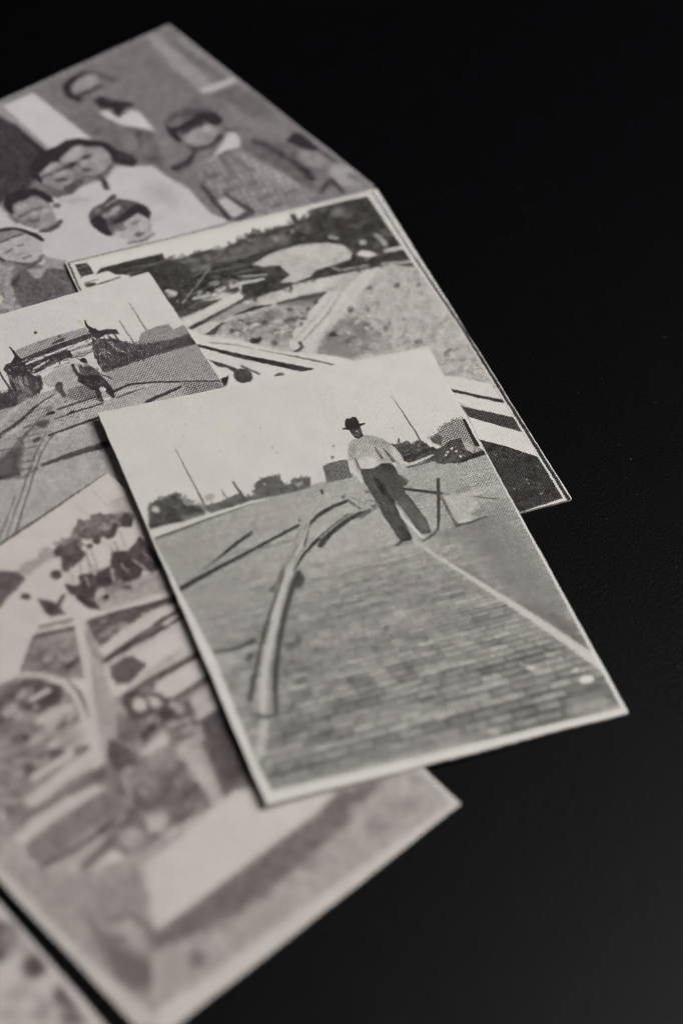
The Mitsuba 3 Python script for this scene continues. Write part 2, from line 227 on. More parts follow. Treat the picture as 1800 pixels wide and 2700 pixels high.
[0,144,0.36,1,0.1,0,[-554,-707,-580,-736,-624,-754,-675,-756,-718,-741,-742,-714,-741,-682,-715,-653,-671,-635,-620,-633,-577,-647,-553,-674]],
[1,165,0.18,1,0.1,0,[-480,-496,-233,-450],[18,18]],
[0,129,0.29,0.7,0.1,0,[-640,-532,-665,-552,-695,-560,-722,-552,-738,-530,-739,-501,-726,-473,-700,-452,-671,-444,-644,-452,-628,-474,-626,-503]],
[0,38,0.33,1,0.1,0,[-960,-646,-841,-592,-736,-611,-746,-764,-788,-886,-831,-1023,-866,-1157,-954,-1096,-998,-945,-1006,-774]],
[0,47,0.34,1,0.1,0,[-637,-876,-388,-827,-179,-787,-15,-777,72,-899,60,-1059,-78,-1209,-91,-1093,-128,-960,-293,-985,-500,-994,-649,-960]],
[1,73,0.29,1,0.1,0,[-521,-590,-393,-540],[37,37]],
[1,79,0.27,1,0.1,0,[-488,-437,-214,-370],[26,40]],
[0,174,0.29,1,0.1,0,[-709,-1009,-475,-1019,-248,-985,-136,-983,-104,-1130,-72,-1229,-147,-1390,-271,-1516,-454,-1577,-658,-1496,-747,-1359,-822,-1233,-877,-1164]],
[0,114,0.32,0.9,0.1,0,[-805,-935,-674,-965,-456,-1009,-555,-1077,-736,-1111,-862,-1159,-838,-1033]],
[1,103,0.34,1,0.1,0,[-375,-1129,-249,-1137],[24,19]],
[1,105,0.33,1,0.1,0,[-692,-1131,-573,-1141],[19,24]],
[0,105,0.29,1,0.1,0,[-539,-1353,-446,-1342,-348,-1425,-426,-1461,-540,-1458]],
[1,129,0.26,0.6,0.1,0,[-480,-1190,-497,-1254],[16,16]],
[0,187,0.44,0.7,0.1,0,[-229,-1333,-261,-1356,-302,-1361,-340,-1347,-366,-1317,-372,-1280,-357,-1244,-325,-1221,-284,-1216,-246,-1230,-220,-1260,-214,-1298]],
[0,185,0.36,0.7,0.1,0,[-555,-1278,-576,-1301,-612,-1316,-652,-1317,-686,-1305,-705,-1283,-704,-1257,-683,-1234,-648,-1219,-607,-1218,-573,-1230,-554,-1252]],
[1,116,0.29,1,0.1,0,[-759,-1471,-610,-1544,-443,-1585,-239,-1538],[26,33,26,19]],
[0,150,0.31,0.55,0.1,0,[-577,3144,3898,3083,3997,-3060,3844,-3017,3847,-989,3660,2793,-395,2802,-861,2756]],
[0,206,0.27,1,1.0,3,[-3408,-1341,-3440,-1374,-3471,-1393,-3494,-1392,-3503,-1371,-3494,-1336,-3471,-1296,-3440,-1262,-3408,-1244,-3385,-1245,-3377,-1266,-3385,-1301]]],
'corner':[
[0,84,0.85,1,0.1,0,[-378,250,-47,405,189,458,395,172,381,-46,126,-274]],
[0,186,0.68,0.6,0.14,0,[308,290,329,217,320,155,284,121,231,123,175,162,130,226,109,299,118,362,154,396,207,394,264,354]],
[2,[90,195],0.57,0.5,30,60,[-292,327,74,478,1816,9,839,-854],[257,72,20]],
[0,82,0.78,1,0.14,0,[843,386,910,321,939,231,921,141,862,75,777,49,689,71,622,135,593,224,610,315,669,382,755,408]],
[0,140,0.68,0.6,0.14,0,[634,454,646,414,628,359,584,306,525,268,468,255,428,271,415,311,433,366,478,419,536,458,594,471]],
[0,88,1.0,1,0.14,0,[1438,277,1544,237,1618,171,1640,95,1604,30,1521,-6,1412,-5,1306,34,1232,100,1209,176,1244,241,1328,278]],
[0,140,0.84,0.5,0.14,0,[1000,-74,1020,-122,1008,-182,967,-237,907,-272,844,-279,796,-254,775,-205,787,-145,829,-90,889,-55,952,-49]],
[0,150,0.67,0.6,0.14,0,[1543,73,1568,28,1568,-21,1543,-60,1500,-81,1450,-76,1408,-47,1383,-2,1383,47,1408,87,1451,107,1501,102]],
[0,104,0.83,1,0.14,0,[1830,94,1845,42,1820,-29,1761,-99,1685,-149,1611,-166,1559,-145,1544,-93,1569,-22,1628,48,1705,98,1779,115]],
[0,176,0.83,0.5,0.14,0,[1086,-332,1119,-402,1107,-485,1053,-559,972,-604,886,-609,816,-570,783,-500,794,-417,848,-342,930,-297,1017,-293]],
[0,196,0.44,1,0,0,[-927,653,-390,666,739,375,1918,99,2203,324,1935,420]],
[1,160,0.27,0.5,0.14,0,[-372,646,742,371,1901,84],[17,17,17]]],
'lumber':[
[0,169,0.24,1,0.14,0,[-3597,2427,-853,2075,419,1981,984,2000,2116,1953,3081,1856,3259,-4777,-1884,-5311,-4633,-2736]],
[0,60,0.37,1,0.07,0,[-1910,3283,-1136,3274,-867,3268,-512,3317,-328,3319,-149,3239,68,3314,385,3400,515,3484,631,3396,902,3443,1350,3460,1394,3712,1474,3695,1476,3513,1667,3529,1934,3745,2973,3704,2995,2633,2998,1744,2592,1953,2130,1981,1671,2008,1065,2044,695,2044,420,1981,242,1991,-139,1957,-267,2008,-284,2175,-576,2264,-595,2359,-1061,2185,-1477,2045,-1930,2087,-2113,2785]],
[1,98,0.32,0.8,0.14,0,[-1273,2950,-563,2920],[33,33]],
[1,92,0.32,0.8,0.14,0,[-1175,3040,173,2925],[23,23]],
[1,98,0.32,0.8,0.14,0,[-453,3173,324,3126],[40,40]],
[1,86,0.32,0.8,0.14,0,[-9,3069,735,3075],[30,30]],
[1,126,0.32,0.8,0.14,0,[398,3291,827,3277],[37,37]],
[1,84,0.31,0.8,0.14,0,[-1310,2719,-497,2652],[29,29]],
[1,112,0.32,0.8,0.14,0,[-454,2475,316,2424],[26,26]],
[1,94,0.33,0.8,0.14,0,[1394,3283,1666,3323],[34,34]],
[1,121,0.32,0.8,0.14,0,[-1112,2693,-478,2974],[15,15]],
[1,121,0.32,0.8,0.14,0,[-928,2632,-510,2902],[10,10]],
[1,89,0.31,0.8,0.14,0,[-1341,2366,-559,2510],[16,16]],
[1,89,0.32,0.8,0.14,0,[465,3164,1019,3151],[24,24]],
[2,[34,112],0.16,0.9,210,14,[-1753,3231,-1167,3202,28,3223,1391,3412,1942,3708,2963,3685,2940,2652,2888,1906,1102,2122,-157,2052,-1556,2278,-2044,2522],[183,37,3]],
[2,[60,150],0.16,0.8,60,40,[-1136,3274,60,3296,1345,3449,1841,3697,1305,3227,-47,3122,-1227,3058],[93,42,5]],
[0,94,0.52,0.85,0.25,0,[-1305,3320,-636,3240,-42,3246,636,3289,1186,3233,1071,2983,132,2967,-734,3012,-1378,3007]],
[1,114,0.23,0.85,0.14,0,[-1363,2903,-514,2979],[38,38]],
[1,123,0.23,0.85,0.14,0,[-1473,3196,-723,3176],[24,24]],
[1,110,0.23,0.85,0.14,0,[-383,3008,443,2994],[29,29]],
[1,101,0.23,0.85,0.14,0,[-817,2821,155,2751],[21,21]],
[1,144,0.23,0.85,0.14,0,[-144,2546,551,2376],[18,18]],
[1,99,0.23,0.85,0.14,0,[-1342,2817,-817,2821],[16,16]],
[1,103,0.23,0.85,0.14,0,[-193,2634,438,2585],[14,14]],
[1,110,0.23,0.85,0.14,0,[-1269,2441,-733,2340],[13,13]],
[1,106,0.24,0.85,0.14,0,[341,3100,1008,3045],[23,23]],
[1,48,0.23,0.85,0.14,0,[-1458,3371,-1243,3399],[19,19]],
[1,48,0.23,0.85,0.14,0,[-1327,2990,-882,2942],[16,16]],
[1,128,0.15,1,0.14,0,[-580,2881,-876,2615,-1235,2352],[13,13,13]],
[0,135,0.25,1,0.14,0,[-526,2501,-547,2474,-586,2458,-632,2456,-673,2470,-699,2494,-701,2524,-681,2551,-642,2567,-596,2569,-554,2556,-529,2531]],
[0,123,0.25,1,0.14,0,[-234,2449,-253,2430,-284,2422,-320,2427,-351,2444,-368,2468,-367,2494,-348,2513,-317,2522,-281,2516,-250,2499,-233,2475]],
[0,149,0.35,0.8,0.14,0,[-1323,2526,-1343,2483,-1385,2447,-1438,2429,-1488,2434,-1522,2459,-1530,2499,-1510,2543,-1468,2579,-1415,2597,-1365,2592,-1331,2567]],
[0,112,0.35,0.8,0.14,0,[-880,2147,-906,2115,-962,2091,-1035,2081,-1103,2088,-1150,2110,-1162,2141,-1136,2173,-1080,2197,-1007,2207,-938,2200,-892,2178]],
[0,130,0.38,1,0.14,0,[938,3199,914,3168,882,3151,848,3152,822,3171,811,3202,818,3238,841,3268,874,3285,908,3284,934,3266,945,3234]],
[0,112,0.33,1,0.14,0,[1046,3121,1014,3068,978,3034,946,3027,929,3050,929,3096,948,3153,980,3206,1016,3241,1048,3247,1065,3225,1065,3178]],
[0,117,0.37,1,0.14,0,[-538,2539,-557,2513,-598,2493,-650,2485,-698,2491,-731,2508,-739,2534,-720,2560,-679,2579,-627,2587,-579,2582,-546,2564]],
[0,89,0.55,1,0.14,0,[1603,3258,1558,3187,1502,3143,1452,3137,1420,3170,1415,3234,1439,3311,1484,3382,1540,3427,1591,3433,1622,3400,1627,3336]],
[0,110,0.21,1,0.14,0,[-245,2467,-262,2448,-288,2438,-317,2442,-341,2456,-353,2478,-351,2502,-335,2521,-308,2530,-279,2527,-255,2512,-243,2490]],
[0,121,0.67,0.75,0.14,0,[2129,3561,2322,3629,2421,3467,2330,3344,2187,3348,2103,3440]],
[0,110,0.39,1,0.14,0,[2475,3324,2458,3301,2426,3283,2387,3276,2351,3281,2328,3297,2324,3320,2340,3343,2372,3361,2411,3368,2448,3363,2471,3347]],
[0,163,0.33,1,0.14,0,[1982,2849,1961,2840,1921,2847,1874,2868,1832,2897,1807,2927,1804,2950,1826,2959,1865,2952,1912,2931,1954,2901,1980,2871]],
[0,169,0.33,1,0.14,0,[2414,2601,2390,2573,2355,2558,2318,2561,2289,2580,2276,2611,2282,2645,2306,2673,2342,2688,2379,2685,2408,2666,2421,2635]],
[1,149,0.33,1,0.14,0,[2667,2719,2734,2463],[41,62]],
[1,174,0.33,1,0.14,0,[2666,2294,2964,2281],[51,51]],
[0,48,0.27,1,0.14,0,[2775,2513,3014,2542,3015,2350,2757,2349]],
[0,197,0.27,1,0,0,[2118,2411,2249,2452,2382,2367,2480,2242,2288,2238,2124,2325]],
[1,121,0.17,1,0.14,0,[2727,2678,3032,2643],[17,17]],
[0,180,0.27,1,0.14,0,[202,2750,355,2783,511,2856,817,2914,1257,2921,1741,2813,1960,2674,2021,2570,2050,2434,1939,2302,1643,2275,1223,2247,1075,2131,773,2079,474,2166,733,2294,638,2523,442,2567]],
[1,140,0.16,1,0.14,0,[1650,2356,1801,2474,2054,2474],[15,15,15]],
[1,84,0.27,1,0.14,0,[2124,2620,2073,2384,2120,2285],[24,24,24]],
[1,158,0.16,1,0.14,0,[1341,2499,1372,2364,1453,2337],[13,13,13]],
[0,66,0.27,1,0.14,0,[282,2620,520,2604,658,2567,730,2307,563,2293,324,2442]],
[1,149,0.21,1,0.14,0,[-73,2512,319,2431],[20,20]],
[1,186,0.26,1,0,0,[-490,2324,-137,2369,249,2344],[33,43,26]],
[0,59,0.37,1,0.14,0,[-163,2175,129,2281,523,2273,495,2078,245,1998,-83,1946,-260,2025]],
[1,130,0.27,1,0.14,0,[1546,2203,1655,2104],[34,34]],
[1,149,0.22,1,0.14,0,[1718,2104,2169,2059],[27,27]],
[1,169,0.38,1,0.14,0,[2459,2005,3071,1887],[34,34]],
[0,186,0.31,1,0.05,0,[-1518,1948,-1256,1939,-1092,2043,-573,2271,-287,2168,-271,2001,-91,1929,420,1981,1060,2033,1514,2006,1448,1802,796,1733,143,1709,-569,1669,-1175,1439,-1458,1535]],
[0,167,0.63,1,0.2,0,[-204,1946,237,1981,329,1849,-86,1806]],
[0,71,0.41,1,0.15,0,[-1844,2295,-1477,2045,-1061,2185,-669,2122,-921,2026,-1400,1948,-1702,1931]],
[1,176,0.31,1,0.14,0,[-1106,2288,-840,2280],[39,39]],
[1,181,0.31,1,0.14,0,[-1475,2612,-1400,2507],[49,49]],
[1,195,0.23,1,0,0,[-1532,1776,-917,1965,-276,2124],[61,58,52]],
[1,68,0.23,1,0.14,0,[-1453,1651,-866,1808,-275,1990],[39,39,35]],
[0,135,0.41,0.75,0.2,0,[-1108,1731,-445,1947,-86,1806,-561,1686,-941,1636]],
[1,71,0.21,1,0.14,0,[-569,1701,-207,1738,120,1725],[16,45,13]],
[1,77,0.26,1,0.14,0,[235,1711,745,1690,1261,1639],[23,59,56]],
[0,103,0.37,0.8,0.2,0,[257,1691,729,1655,1161,1591,980,1469,666,1454,402,1542]],
[0,70,0.23,1,0.14,0,[-1267,1431,-894,1608,-728,1579,-1031,1430,-1113,1379]],
[0,149,0.31,1,0.28,0,[-879,1575,-51,1614,267,1648,894,1418,339,1144,69,822,-479,1066,-1072,1404]],
[0,121,1.03,0.6,0.25,0,[-667,1582,62,1596,180,1457,-358,1202,-759,1239]],
[1,58,0.25,0.8287834164210156,0.14,0,[1408,3454,1464,3450],[21,21]],
[1,69,0.25,0.6251761323815145,0.14,0,[1302,3455,1283,3545],[30,30]],
[1,74,0.24,0.7363874244684437,0.14,0,[-1220,3291,-1253,3251],[14,14]],
[1,74,0.24,0.6355291583421795,0.14,0,[210,3395,198,3325],[21,21]],
[1,57,0.25,0.825994372984248,0.14,0,[1602,3579,1548,3514],[23,23]],
[1,65,0.24,0.7278837020735707,0.14,0,[-621,3280,-656,3299],[16,16]],
[1,63,0.24,0.8728620442539641,0.14,0,[279,3367,214,3376],[25,25]],
[1,71,0.25,0.544820047745524,0.14,0,[1412,3435,1378,3448],[14,14]],
[1,59,0.25,0.7652617609706024,0.14,0,[1199,3452,1154,3395],[20,20]],
[1,60,0.24,0.6809338041478282,0.14,0,[-635,3353,-670,3255],[29,29]],
[1,55,0.24,0.5645887390555974,0.14,0,[-85,3279,-17,3280],[25,25]],
[1,70,0.25,0.7565882409936409,0.14,0,[1923,3739,1845,3698],[27,27]],
[1,62,0.24,0.5750768878623524,0.14,0,[-1303,3262,-1261,3367],[31,31]],
[1,57,0.25,0.6262410530393837,0.14,0,[863,3474,818,3432],[17,17]],
[1,71,0.24,0.6318632512933711,0.14,0,[-1087,3294,-1090,3245],[14,14]],
[1,80,0.25,0.6709082335642449,0.14,0,[1489,3452,1506,3498],[14,14]],
[1,76,0.25,0.8019855483190084,0.14,0,[1438,3431,1421,3478],[17,17]],
[1,75,0.24,0.7107563416824217,0.14,0,[-557,3263,-600,3310],[24,24]],
[1,81,0.24,0.7966686194767033,0.14,0,[-1070,3349,-1023,3374],[17,17]],
[1,85,0.24,0.7377474229626123,0.14,0,[-179,3349,-192,3298],[15,15]],
[1,69,0.24,0.6536422203885626,0.14,0,[-9,3290,34,3335],[17,17]],
[1,73,0.25,0.6171254932233182,0.14,0,[1888,3653,1815,3588],[27,27]],
[1,86,0.24,0.6225653584754186,0.14,0,[-669,3262,-687,3200],[18,18]],
[1,68,0.24,0.722674156069849,0.14,0,[-682,3241,-726,3291],[25,25]],
[1,81,0.24,0.6638054283956695,0.14,0,[837,3409,811,3455],[19,19]],
[1,59,0.24,0.6937326744972776,0.14,0,[676,3437,614,3505],[35,35]],
[1,70,0.24,0.6134659686089529,0.14,0,[-1130,3257,-1200,3300],[32,32]],
[1,77,0.25,0.753621184867992,0.14,0,[1260,3420,1200,3369],[22,22]],
[1,75,0.24,0.620481720850174,0.14,0,[817,3490,777,3446],[17,17]],
[1,64,0.24,0.7151416194383123,0.14,0,[-1357,3314,-1410,3260],[22,22]],
[1,83,0.25,0.6401066933399104,0.14,0,[2005,3775,1914,3713],[32,32]],
[1,73,0.24,0.7124982410905476,0.14,0,[391,3454,442,3432],[21,21]],
[1,72,0.25,0.7774608989945144,0.14,0,[1848,3675,1822,3605],[20,20]],
[1,83,0.24,0.8443751808996982,0.14,0,[-228,3329,-256,3352],[14,14]],
[1,70,0.24,0.8078661082275572,0.14,0,[-867,3225,-845,3274],[15,15]],
[1,84,0.24,0.5727827140664227,0.14,0,[-888,3365,-851,3305],[25,25]],
[1,56,0.24,0.6984965346273494,0.14,0,[-774,3237,-732,3297],[20,20]],
[1,75,0.24,0.8158765947506494,0.14,0,[-590,3247,-551,3346],[29,29]],
[1,69,0.24,0.7924891980354459,0.14,0,[-948,3303,-929,3345],[12,12]],
[1,81,0.25,0.8494440712523071,0.14,0,[1051,3445,1069,3499],[16,16]],
[1,63,0.24,0.8666896963973956,0.14,0,[543,3492,589,3551],[21,21]],
[1,61,0.25,0.6791704185507704,0.14,0,[1007,3428,960,3397],[17,17]],
[1,58,0.24,0.6663765719735939,0.14,0,[673,3474,651,3394],[23,23]],
[1,63,0.25,0.8601698411872822,0.14,0,[1101,3388,1164,3455],[26,26]],
[1,78,0.25,0.8326902128353558,0.14,0,[1897,3808,1946,3717],[38,38]],
[1,85,0.25,0.6342897239341345,0.14,0,[1745,3548,1829,3550],[31,31]],
[1,67,0.24,0.6091171650042502,0.14,0,[24,3378,47,3295],[29,29]],
[1,65,0.24,0.6456107385776143,0.14,0,[-917,3244,-891,3285],[13,13]],
[1,57,0.25,0.7390375418416272,0.14,0,[1811,3704,1743,3643],[26,26]],
[1,66,0.25,0.6014889090247851,0.14,0,[1356,3412,1311,3416],[17,17]],
[1,80,0.25,0.6223848376004864,0.14,0,[1118,3429,1166,3372],[28,28]],
[1,74,0.25,0.5936349278952296,0.14,0,[909,3378,990,3469],[34,34]],
[1,76,0.25,0.8183557023283106,0.14,0,[1499,3509,1550,3480],[23,23]],
[1,81,0.24,0.5742831625536517,0.14,0,[-354,3317,-358,3266],[15,15]],
[1,56,0.24,0.6355556298721446,0.14,0,[-1184,3295,-1111,3361],[29,29]],
[1,63,0.25,0.755398942592245,0.14,0,[990,3469,1041,3441],[23,23]],
[1,62,0.24,0.8578687747204006,0.14,0,[436,3437,417,3496],[21,21]],
[1,87,0.24,0.8133284655099046,0.14,0,[-1299,3272,-1257,3300],[15,15]],
[1,80,0.25,0.6811372592539322,0.14,0,[1887,3667,1973,3648],[34,34]],
[1,81,0.24,0.6333534138581037,0.14,0,[305,3351,227,3293],[28,28]],
[1,88,0.25,0.6559869331024637,0.14,0,[1550,3546,1581,3499],[21,21]],
[1,76,0.24,0.6177738704410151,0.14,0,[765,3372,818,3432],[22,22]],
[1,87,0.24,0.580015899127937,0.14,0,[194,3358,237,3453],[28,28]],
[1,76,0.24,0.7503266776931806,0.14,0,[-1106,3314,-1080,3353],[13,13]],
[1,61,0.24,0.8968931824730508,0.14,0,[564,3431,609,3448],[16,16]],
[1,71,0.25,0.6097882027551386,0.14,0,[1385,3386,1440,3470],[27,27]],
[1,84,0.25,0.7647365920315301,0.14,0,[903,3475,863,3463],[14,14]],
[1,70,0.25,0.6100231166599943,0.14,0,[1016,3382,1089,3439],[27,27]],
[1,73,0.24,0.6400621911353324,0.14,0,[702,3517,684,3469],[14,14]],
[1,87,0.24,0.5406135825299294,0.14,0,[289,3446,346,3432],[22,22]],
[1,65,0.21,0.6821101417530739,0.14,0,[-383,2242,-423,2270],[19,19]],
[1,76,0.21,0.6199768185558097,0.14,0,[747,2005,779,2053],[16,16]],
[1,68,0.21,0.606251879866532,0.14,0,[-1406,2016,-1340,2073],[25,25]],
[1,84,0.21,0.6399833064198601,0.14,0,[1320,2073,1300,2024],[15,15]],
[1,65,0.21,0.6019777960882309,0.14,0,[1181,2098,1100,2036],[30,30]],
[1,68,0.21,0.5882431998835019,0.14,0,[1388,2046,1404,2001],[17,17]],
[1,70,0.21,0.7059259134910328,0.14,0,[-209,2054,-194,2026],[12,12]],
[1,84,0.21,0.8573594533271859,0.14,0,[-1091,2233,-1088,2154],[24,24]],
[1,76,0.21,0.7567727030734165,0.14,0,[574,1912,642,2002],[31,31]],
[1,78,0.21,0.831952027299121,0.14,0,[-795,2352,-773,2319],[15,15]],
[1,85,0.21,0.6451333802013252,0.14,0,[-441,2349,-528,2355],[32,32]],
[1,74,0.22,0.5526894800702489,0.14,0,[2497,1994,2552,1964],[25,25]],
[1,83,0.21,0.8474420149285249,0.14,0,[-532,2309,-463,2294],[27,27]],
[1,74,0.22,0.7738747342405652,0.14,0,[2040,1966,2092,2010],[19,19]],
[1,71,0.21,0.7879149634430629,0.14,0,[-1219,2209,-1213,2129],[25,25]],
[1,91,0.21,0.8024191721487312,0.14,0,[-467,2293,-438,2254],[18,18]],
[1,78,0.21,0.7775879116975807,0.14,0,[924,2025,892,2077],[23,23]],
[1,93,0.21,0.5409178498895837,0.14,0,[-149,1974,-167,2052],[27,27]],
[1,87,0.21,0.724761804956013,0.14,0,[-503,2238,-457,2295],[20,20]],
[1,82,0.21,0.8076373394847499,0.14,0,[-185,1953,-170,2013],[18,18]],
[1,65,0.21,0.6232043859618749,0.14,0,[-1350,2066,-1395,2067],[16,16]],
[1,86,0.22,0.6161426077477354,0.14,0,[2203,1966,2161,2039],[31,31]],
[1,65,0.21,0.7531937953847354,0.14,0,[22,1972,57,2024],[17,17]],
[1,91,0.21,0.6949373766950778,0.14,0,[-371,2183,-328,2239],[20,20]],
[1,68,0.21,0.7920603955231943,0.14,0,[-1295,2098,-1273,2045],[20,20]],
[1,93,0.21,0.8051405443709954,0.14,0,[-425,2194,-336,2228],[31,31]],
[1,78,0.21,0.8105443489625916,0.14,0,[-203,1978,-238,2039],[25,25]],
[1,62,0.21,0.6296468035459962,0.14,0,[-508,2340,-421,2353],[30,30]],
[1,72,0.21,0.8726230653268313,0.14,0,[-191,2010,-161,2035],[11,11]],
[1,65,0.21,0.581797633536212,0.14,0,[476,2021,510,1950],[28,28]],
[1,70,0.21,0.5670581281380667,0.14,0,[1663,2055,1719,2005],[29,29]],
[1,73,0.21,0.8610953976342853,0.14,0,[-1061,2186,-1024,2222],[15,15]],
[1,65,0.21,0.8414441965785714,0.14,0,[1966,2077,1955,1971],[32,32]],
[1,79,0.21,0.7208511268773413,0.14,0,[-230,2098,-246,2166],[23,23]],
[1,73,0.21,0.771359303538694,0.14,0,[-77,2001,-118,1899],[30,30]],
[1,95,0.21,0.5962248119022484,0.14,0,[-570,2405,-547,2340],[24,24]],
[1,68,0.21,0.7986395815302165,0.14,0,[-239,1965,-239,2019],[16,16]],
[1,73,0.21,0.6490599981037238,0.14,0,[-372,2202,-311,2228],[21,21]],
[1,86,0.22,0.791297210509518,0.14,0,[2181,2031,2144,1999],[14,14]],
[1,92,0.21,0.6720747635652011,0.14,0,[-227,2085,-237,2025],[18,18]],
[1,64,0.21,0.5620757196847239,0.14,0,[-1047,2143,-1048,2192],[15,15]],
[1,77,0.21,0.5863863909024062,0.14,0,[624,2057,615,1954],[31,31]],
[1,91,0.21,0.6928572032108041,0.14,0,[-471,2255,-457,2332],[22,22]],
[1,95,0.21,0.579015090051114,0.14,0,[1084,2075,1045,1997],[24,24]],
[1,75,0.21,0.8064645617299697,0.14,0,[-447,2300,-461,2238],[18,18]],
[1,68,0.21,0.7221411550275582,0.14,0,[-1433,2021,-1403,2129],[31,31]],
[1,75,0.21,0.7220922103510078,0.14,0,[-516,2366,-532,2325],[12,12]],
[1,87,0.21,0.6023141986546344,0.14,0,[-262,2131,-194,2095],[29,29]],
[1,94,0.21,0.8156522283716137,0.14,0,[1866,2007,1926,2008],[21,21]],
[1,82,0.21,0.7417167218760343,0.14,0,[-572,2392,-522,2362],[22,22]],
[1,176,0.21,0.7862591278784858,0.14,0,[-362,2349,-326,2435],[26,26]],
[1,174,0.21,0.6749293709831049,0.14,0,[-641,2372,-672,2366],[11,11]],
[1,174,0.21,0.6458145120825916,0.14,0,[-1594,2264,-1558,2190],[29,29]],
[1,191,0.21,0.774720074261592,0,0,[-630,2308,-576,2329],[19,19]],
[1,178,0.21,0.7551916241140603,0.14,0,[-824,2333,-798,2320],[11,11]],
[1,175,0.21,0.768609806986358,0.14,0,[-242,2398,-282,2326],[23,23]],
[1,170,0.21,0.5629281052149261,0.14,0,[-817,2344,-812,2273],[22,22]],
[1,160,0.21,0.5466263962981416,0.14,0,[-373,2312,-352,2414],[30,30]],
[1,164,0.21,0.7906521752813843,0.14,0,[-656,2355,-570,2371],[30,30]],
[1,179,0.21,0.608824500441837,0.14,0,[-228,2263,-203,2341],[23,23]],
[1,167,0.21,0.7365136107375654,0.14,0,[-932,2421,-992,2342],[27,27]],
[1,183,0.21,0.6102706129457881,0.14,0,[-349,2362,-400,2399],[24,24]],
[1,180,0.21,0.7070033800379876,0.14,0,[-504,2379,-511,2325],[16,16]],
[1,180,0.21,0.7001734847458582,0.14,0,[-553,2323,-528,2388],[19,19]],
[1,161,0.21,0.5571209715704127,0.14,0,[-254,2275,-215,2290],[13,13]],
[1,185,0.21,0.540213444452808,0,0,[-467,2393,-526,2326],[25,25]],
[1,180,0.21,0.6554666932184167,0.14,0,[-1272,2304,-1342,2260],[25,25]],
[1,166,0.21,0.8751859960264385,0.14,0,[-232,2297,-270,2197],[29,29]],
[1,170,0.21,0.8234063488832295,0.14,0,[-1419,2297,-1390,2345],[15,15]],
[1,176,0.21,0.8607378841445315,0.14,0,[-212,2350,-237,2283],[20,20]],
[0,64,0.31,1,0.14,0,[-374,1026,-401,988,-452,962,-515,955,-572,969,-608,999,-614,1039,-587,1076,-536,1102,-473,1109,-416,1096,-380,1065]],
[0,71,0.31,1,0.14,0,[19,1104,-1,1084,-43,1070,-97,1067,-147,1076,-180,1093,-188,1115,-168,1135,-126,1149,-73,1152,-23,1143,11,1126]],
[0,95,0.31,1,0.14,0,[409,1276,384,1249,332,1230,266,1226,204,1237,163,1260,154,1289,179,1317,232,1335,298,1340,360,1329,401,1306]],
[0,94,0.31,1,0.14,0,[649,1292,626,1268,578,1252,518,1248,462,1258,424,1279,416,1304,439,1328,486,1344,547,1348,603,1339,640,1318]],
[0,66,0.31,1,0.14,0,[967,1511,952,1486,925,1468,894,1463,866,1471,850,1491,850,1516,865,1541,892,1559,923,1564,951,1556,967,1536]],
[0,112,0.31,1,0.14,0,[-149,873,-169,828,-200,796,-232,785,-257,799,-268,833,-263,879,-243,924,-213,956,-181,967,-156,953,-144,919]],
[0,107,0.31,1,0.14,0,[220,1048,205,1031,174,1019,135,1016,99,1023,75,1037,70,1056,85,1073,116,1084,155,1087,191,1080,215,1066]],
[0,190,0.23,1,0,0,[30,835,315,1093,1220,1714,1466,1612,2026,1961,2360,1934,1296,1162,606,679,307,428,-9,653]],
[1,140,0.18,1,0.14,0,[1391,1567,885,1140,314,778],[13,15,15]],
[1,173,0.31,1,0.14,0,[1992,1827,1276,1249,496,638],[13,16,23]],
[1,169,0.36,1,0.14,0,[1250,1582,642,1142,163,829],[19,19,19]],
[1,71,0.23,1,0.14,0,[215,733,209,618,34,552],[29,29,29]],
[0,128,0.67,1,0.14,0,[749,788,1091,991,1432,996,1699,467,1453,155,884,115,382,395]],
[0,64,0.31,1,0.14,0,[973,727,952,695,909,672,857,663,808,671,778,694,772,726,793,757,836,781,889,790,937,782,968,759]],
[0,75,0.31,1,0.14,0,[1452,1169,1435,1133,1409,1106,1379,1096,1355,1106,1342,1132,1344,1167,1360,1203,1387,1230,1416,1240,1441,1230,1454,1204]],
[0,94,0.32,1,0.14,0,[2033,1549,2018,1527,1989,1510,1954,1504,1922,1509,1902,1525,1898,1547,1913,1569,1942,1585,1977,1591,2009,1586,2030,1570]],
[0,89,0.32,1,0.14,0,[2545,1444,2526,1415,2491,1393,2449,1385,2411,1392,2388,1413,2385,1442,2404,1471,2439,1493,2481,1501,2519,1494,2543,1473]],
[0,98,0.31,1,0.14,0,[1850,551,1833,512,1808,484,1781,473,1760,484,1750,512,1754,551,1771,590,1796,618,1823,629,1844,618,1854,590]],
[0,114,0.31,1,0.14,0,[1572,749,1556,717,1528,694,1496,685,1468,693,1452,716,1453,748,1469,780,1497,803,1529,812,1557,804,1573,781]],
[0,135,0.32,1,0.14,0,[1979,1167,1952,1113,1908,1073,1859,1058,1817,1072,1795,1111,1797,1165,1823,1219,1867,1259,1917,1274,1958,1260,1981,1221]],
[0,112,0.31,1,0.14,0,[1948,636,1936,611,1916,593,1893,586,1874,593,1863,611,1864,635,1876,660,1897,678,1920,685,1939,679,1950,661]],
[0,103,0.31,1,0.14,0,[2072,129,2058,113,2026,102,1986,97,1948,102,1923,113,1917,129,1931,144,1963,156,2003,160,2041,156,2066,145]],
[0,94,0.31,1,0.14,0,[1069,503,1054,478,1028,460,997,454,969,460,952,478,950,502,964,527,991,545,1022,552,1050,545,1067,527]],
[0,140,0.32,1,0.14,0,[2411,900,2388,864,2348,838,2299,828,2256,837,2230,863,2228,899,2250,935,2290,961,2339,971,2382,962,2408,936]],
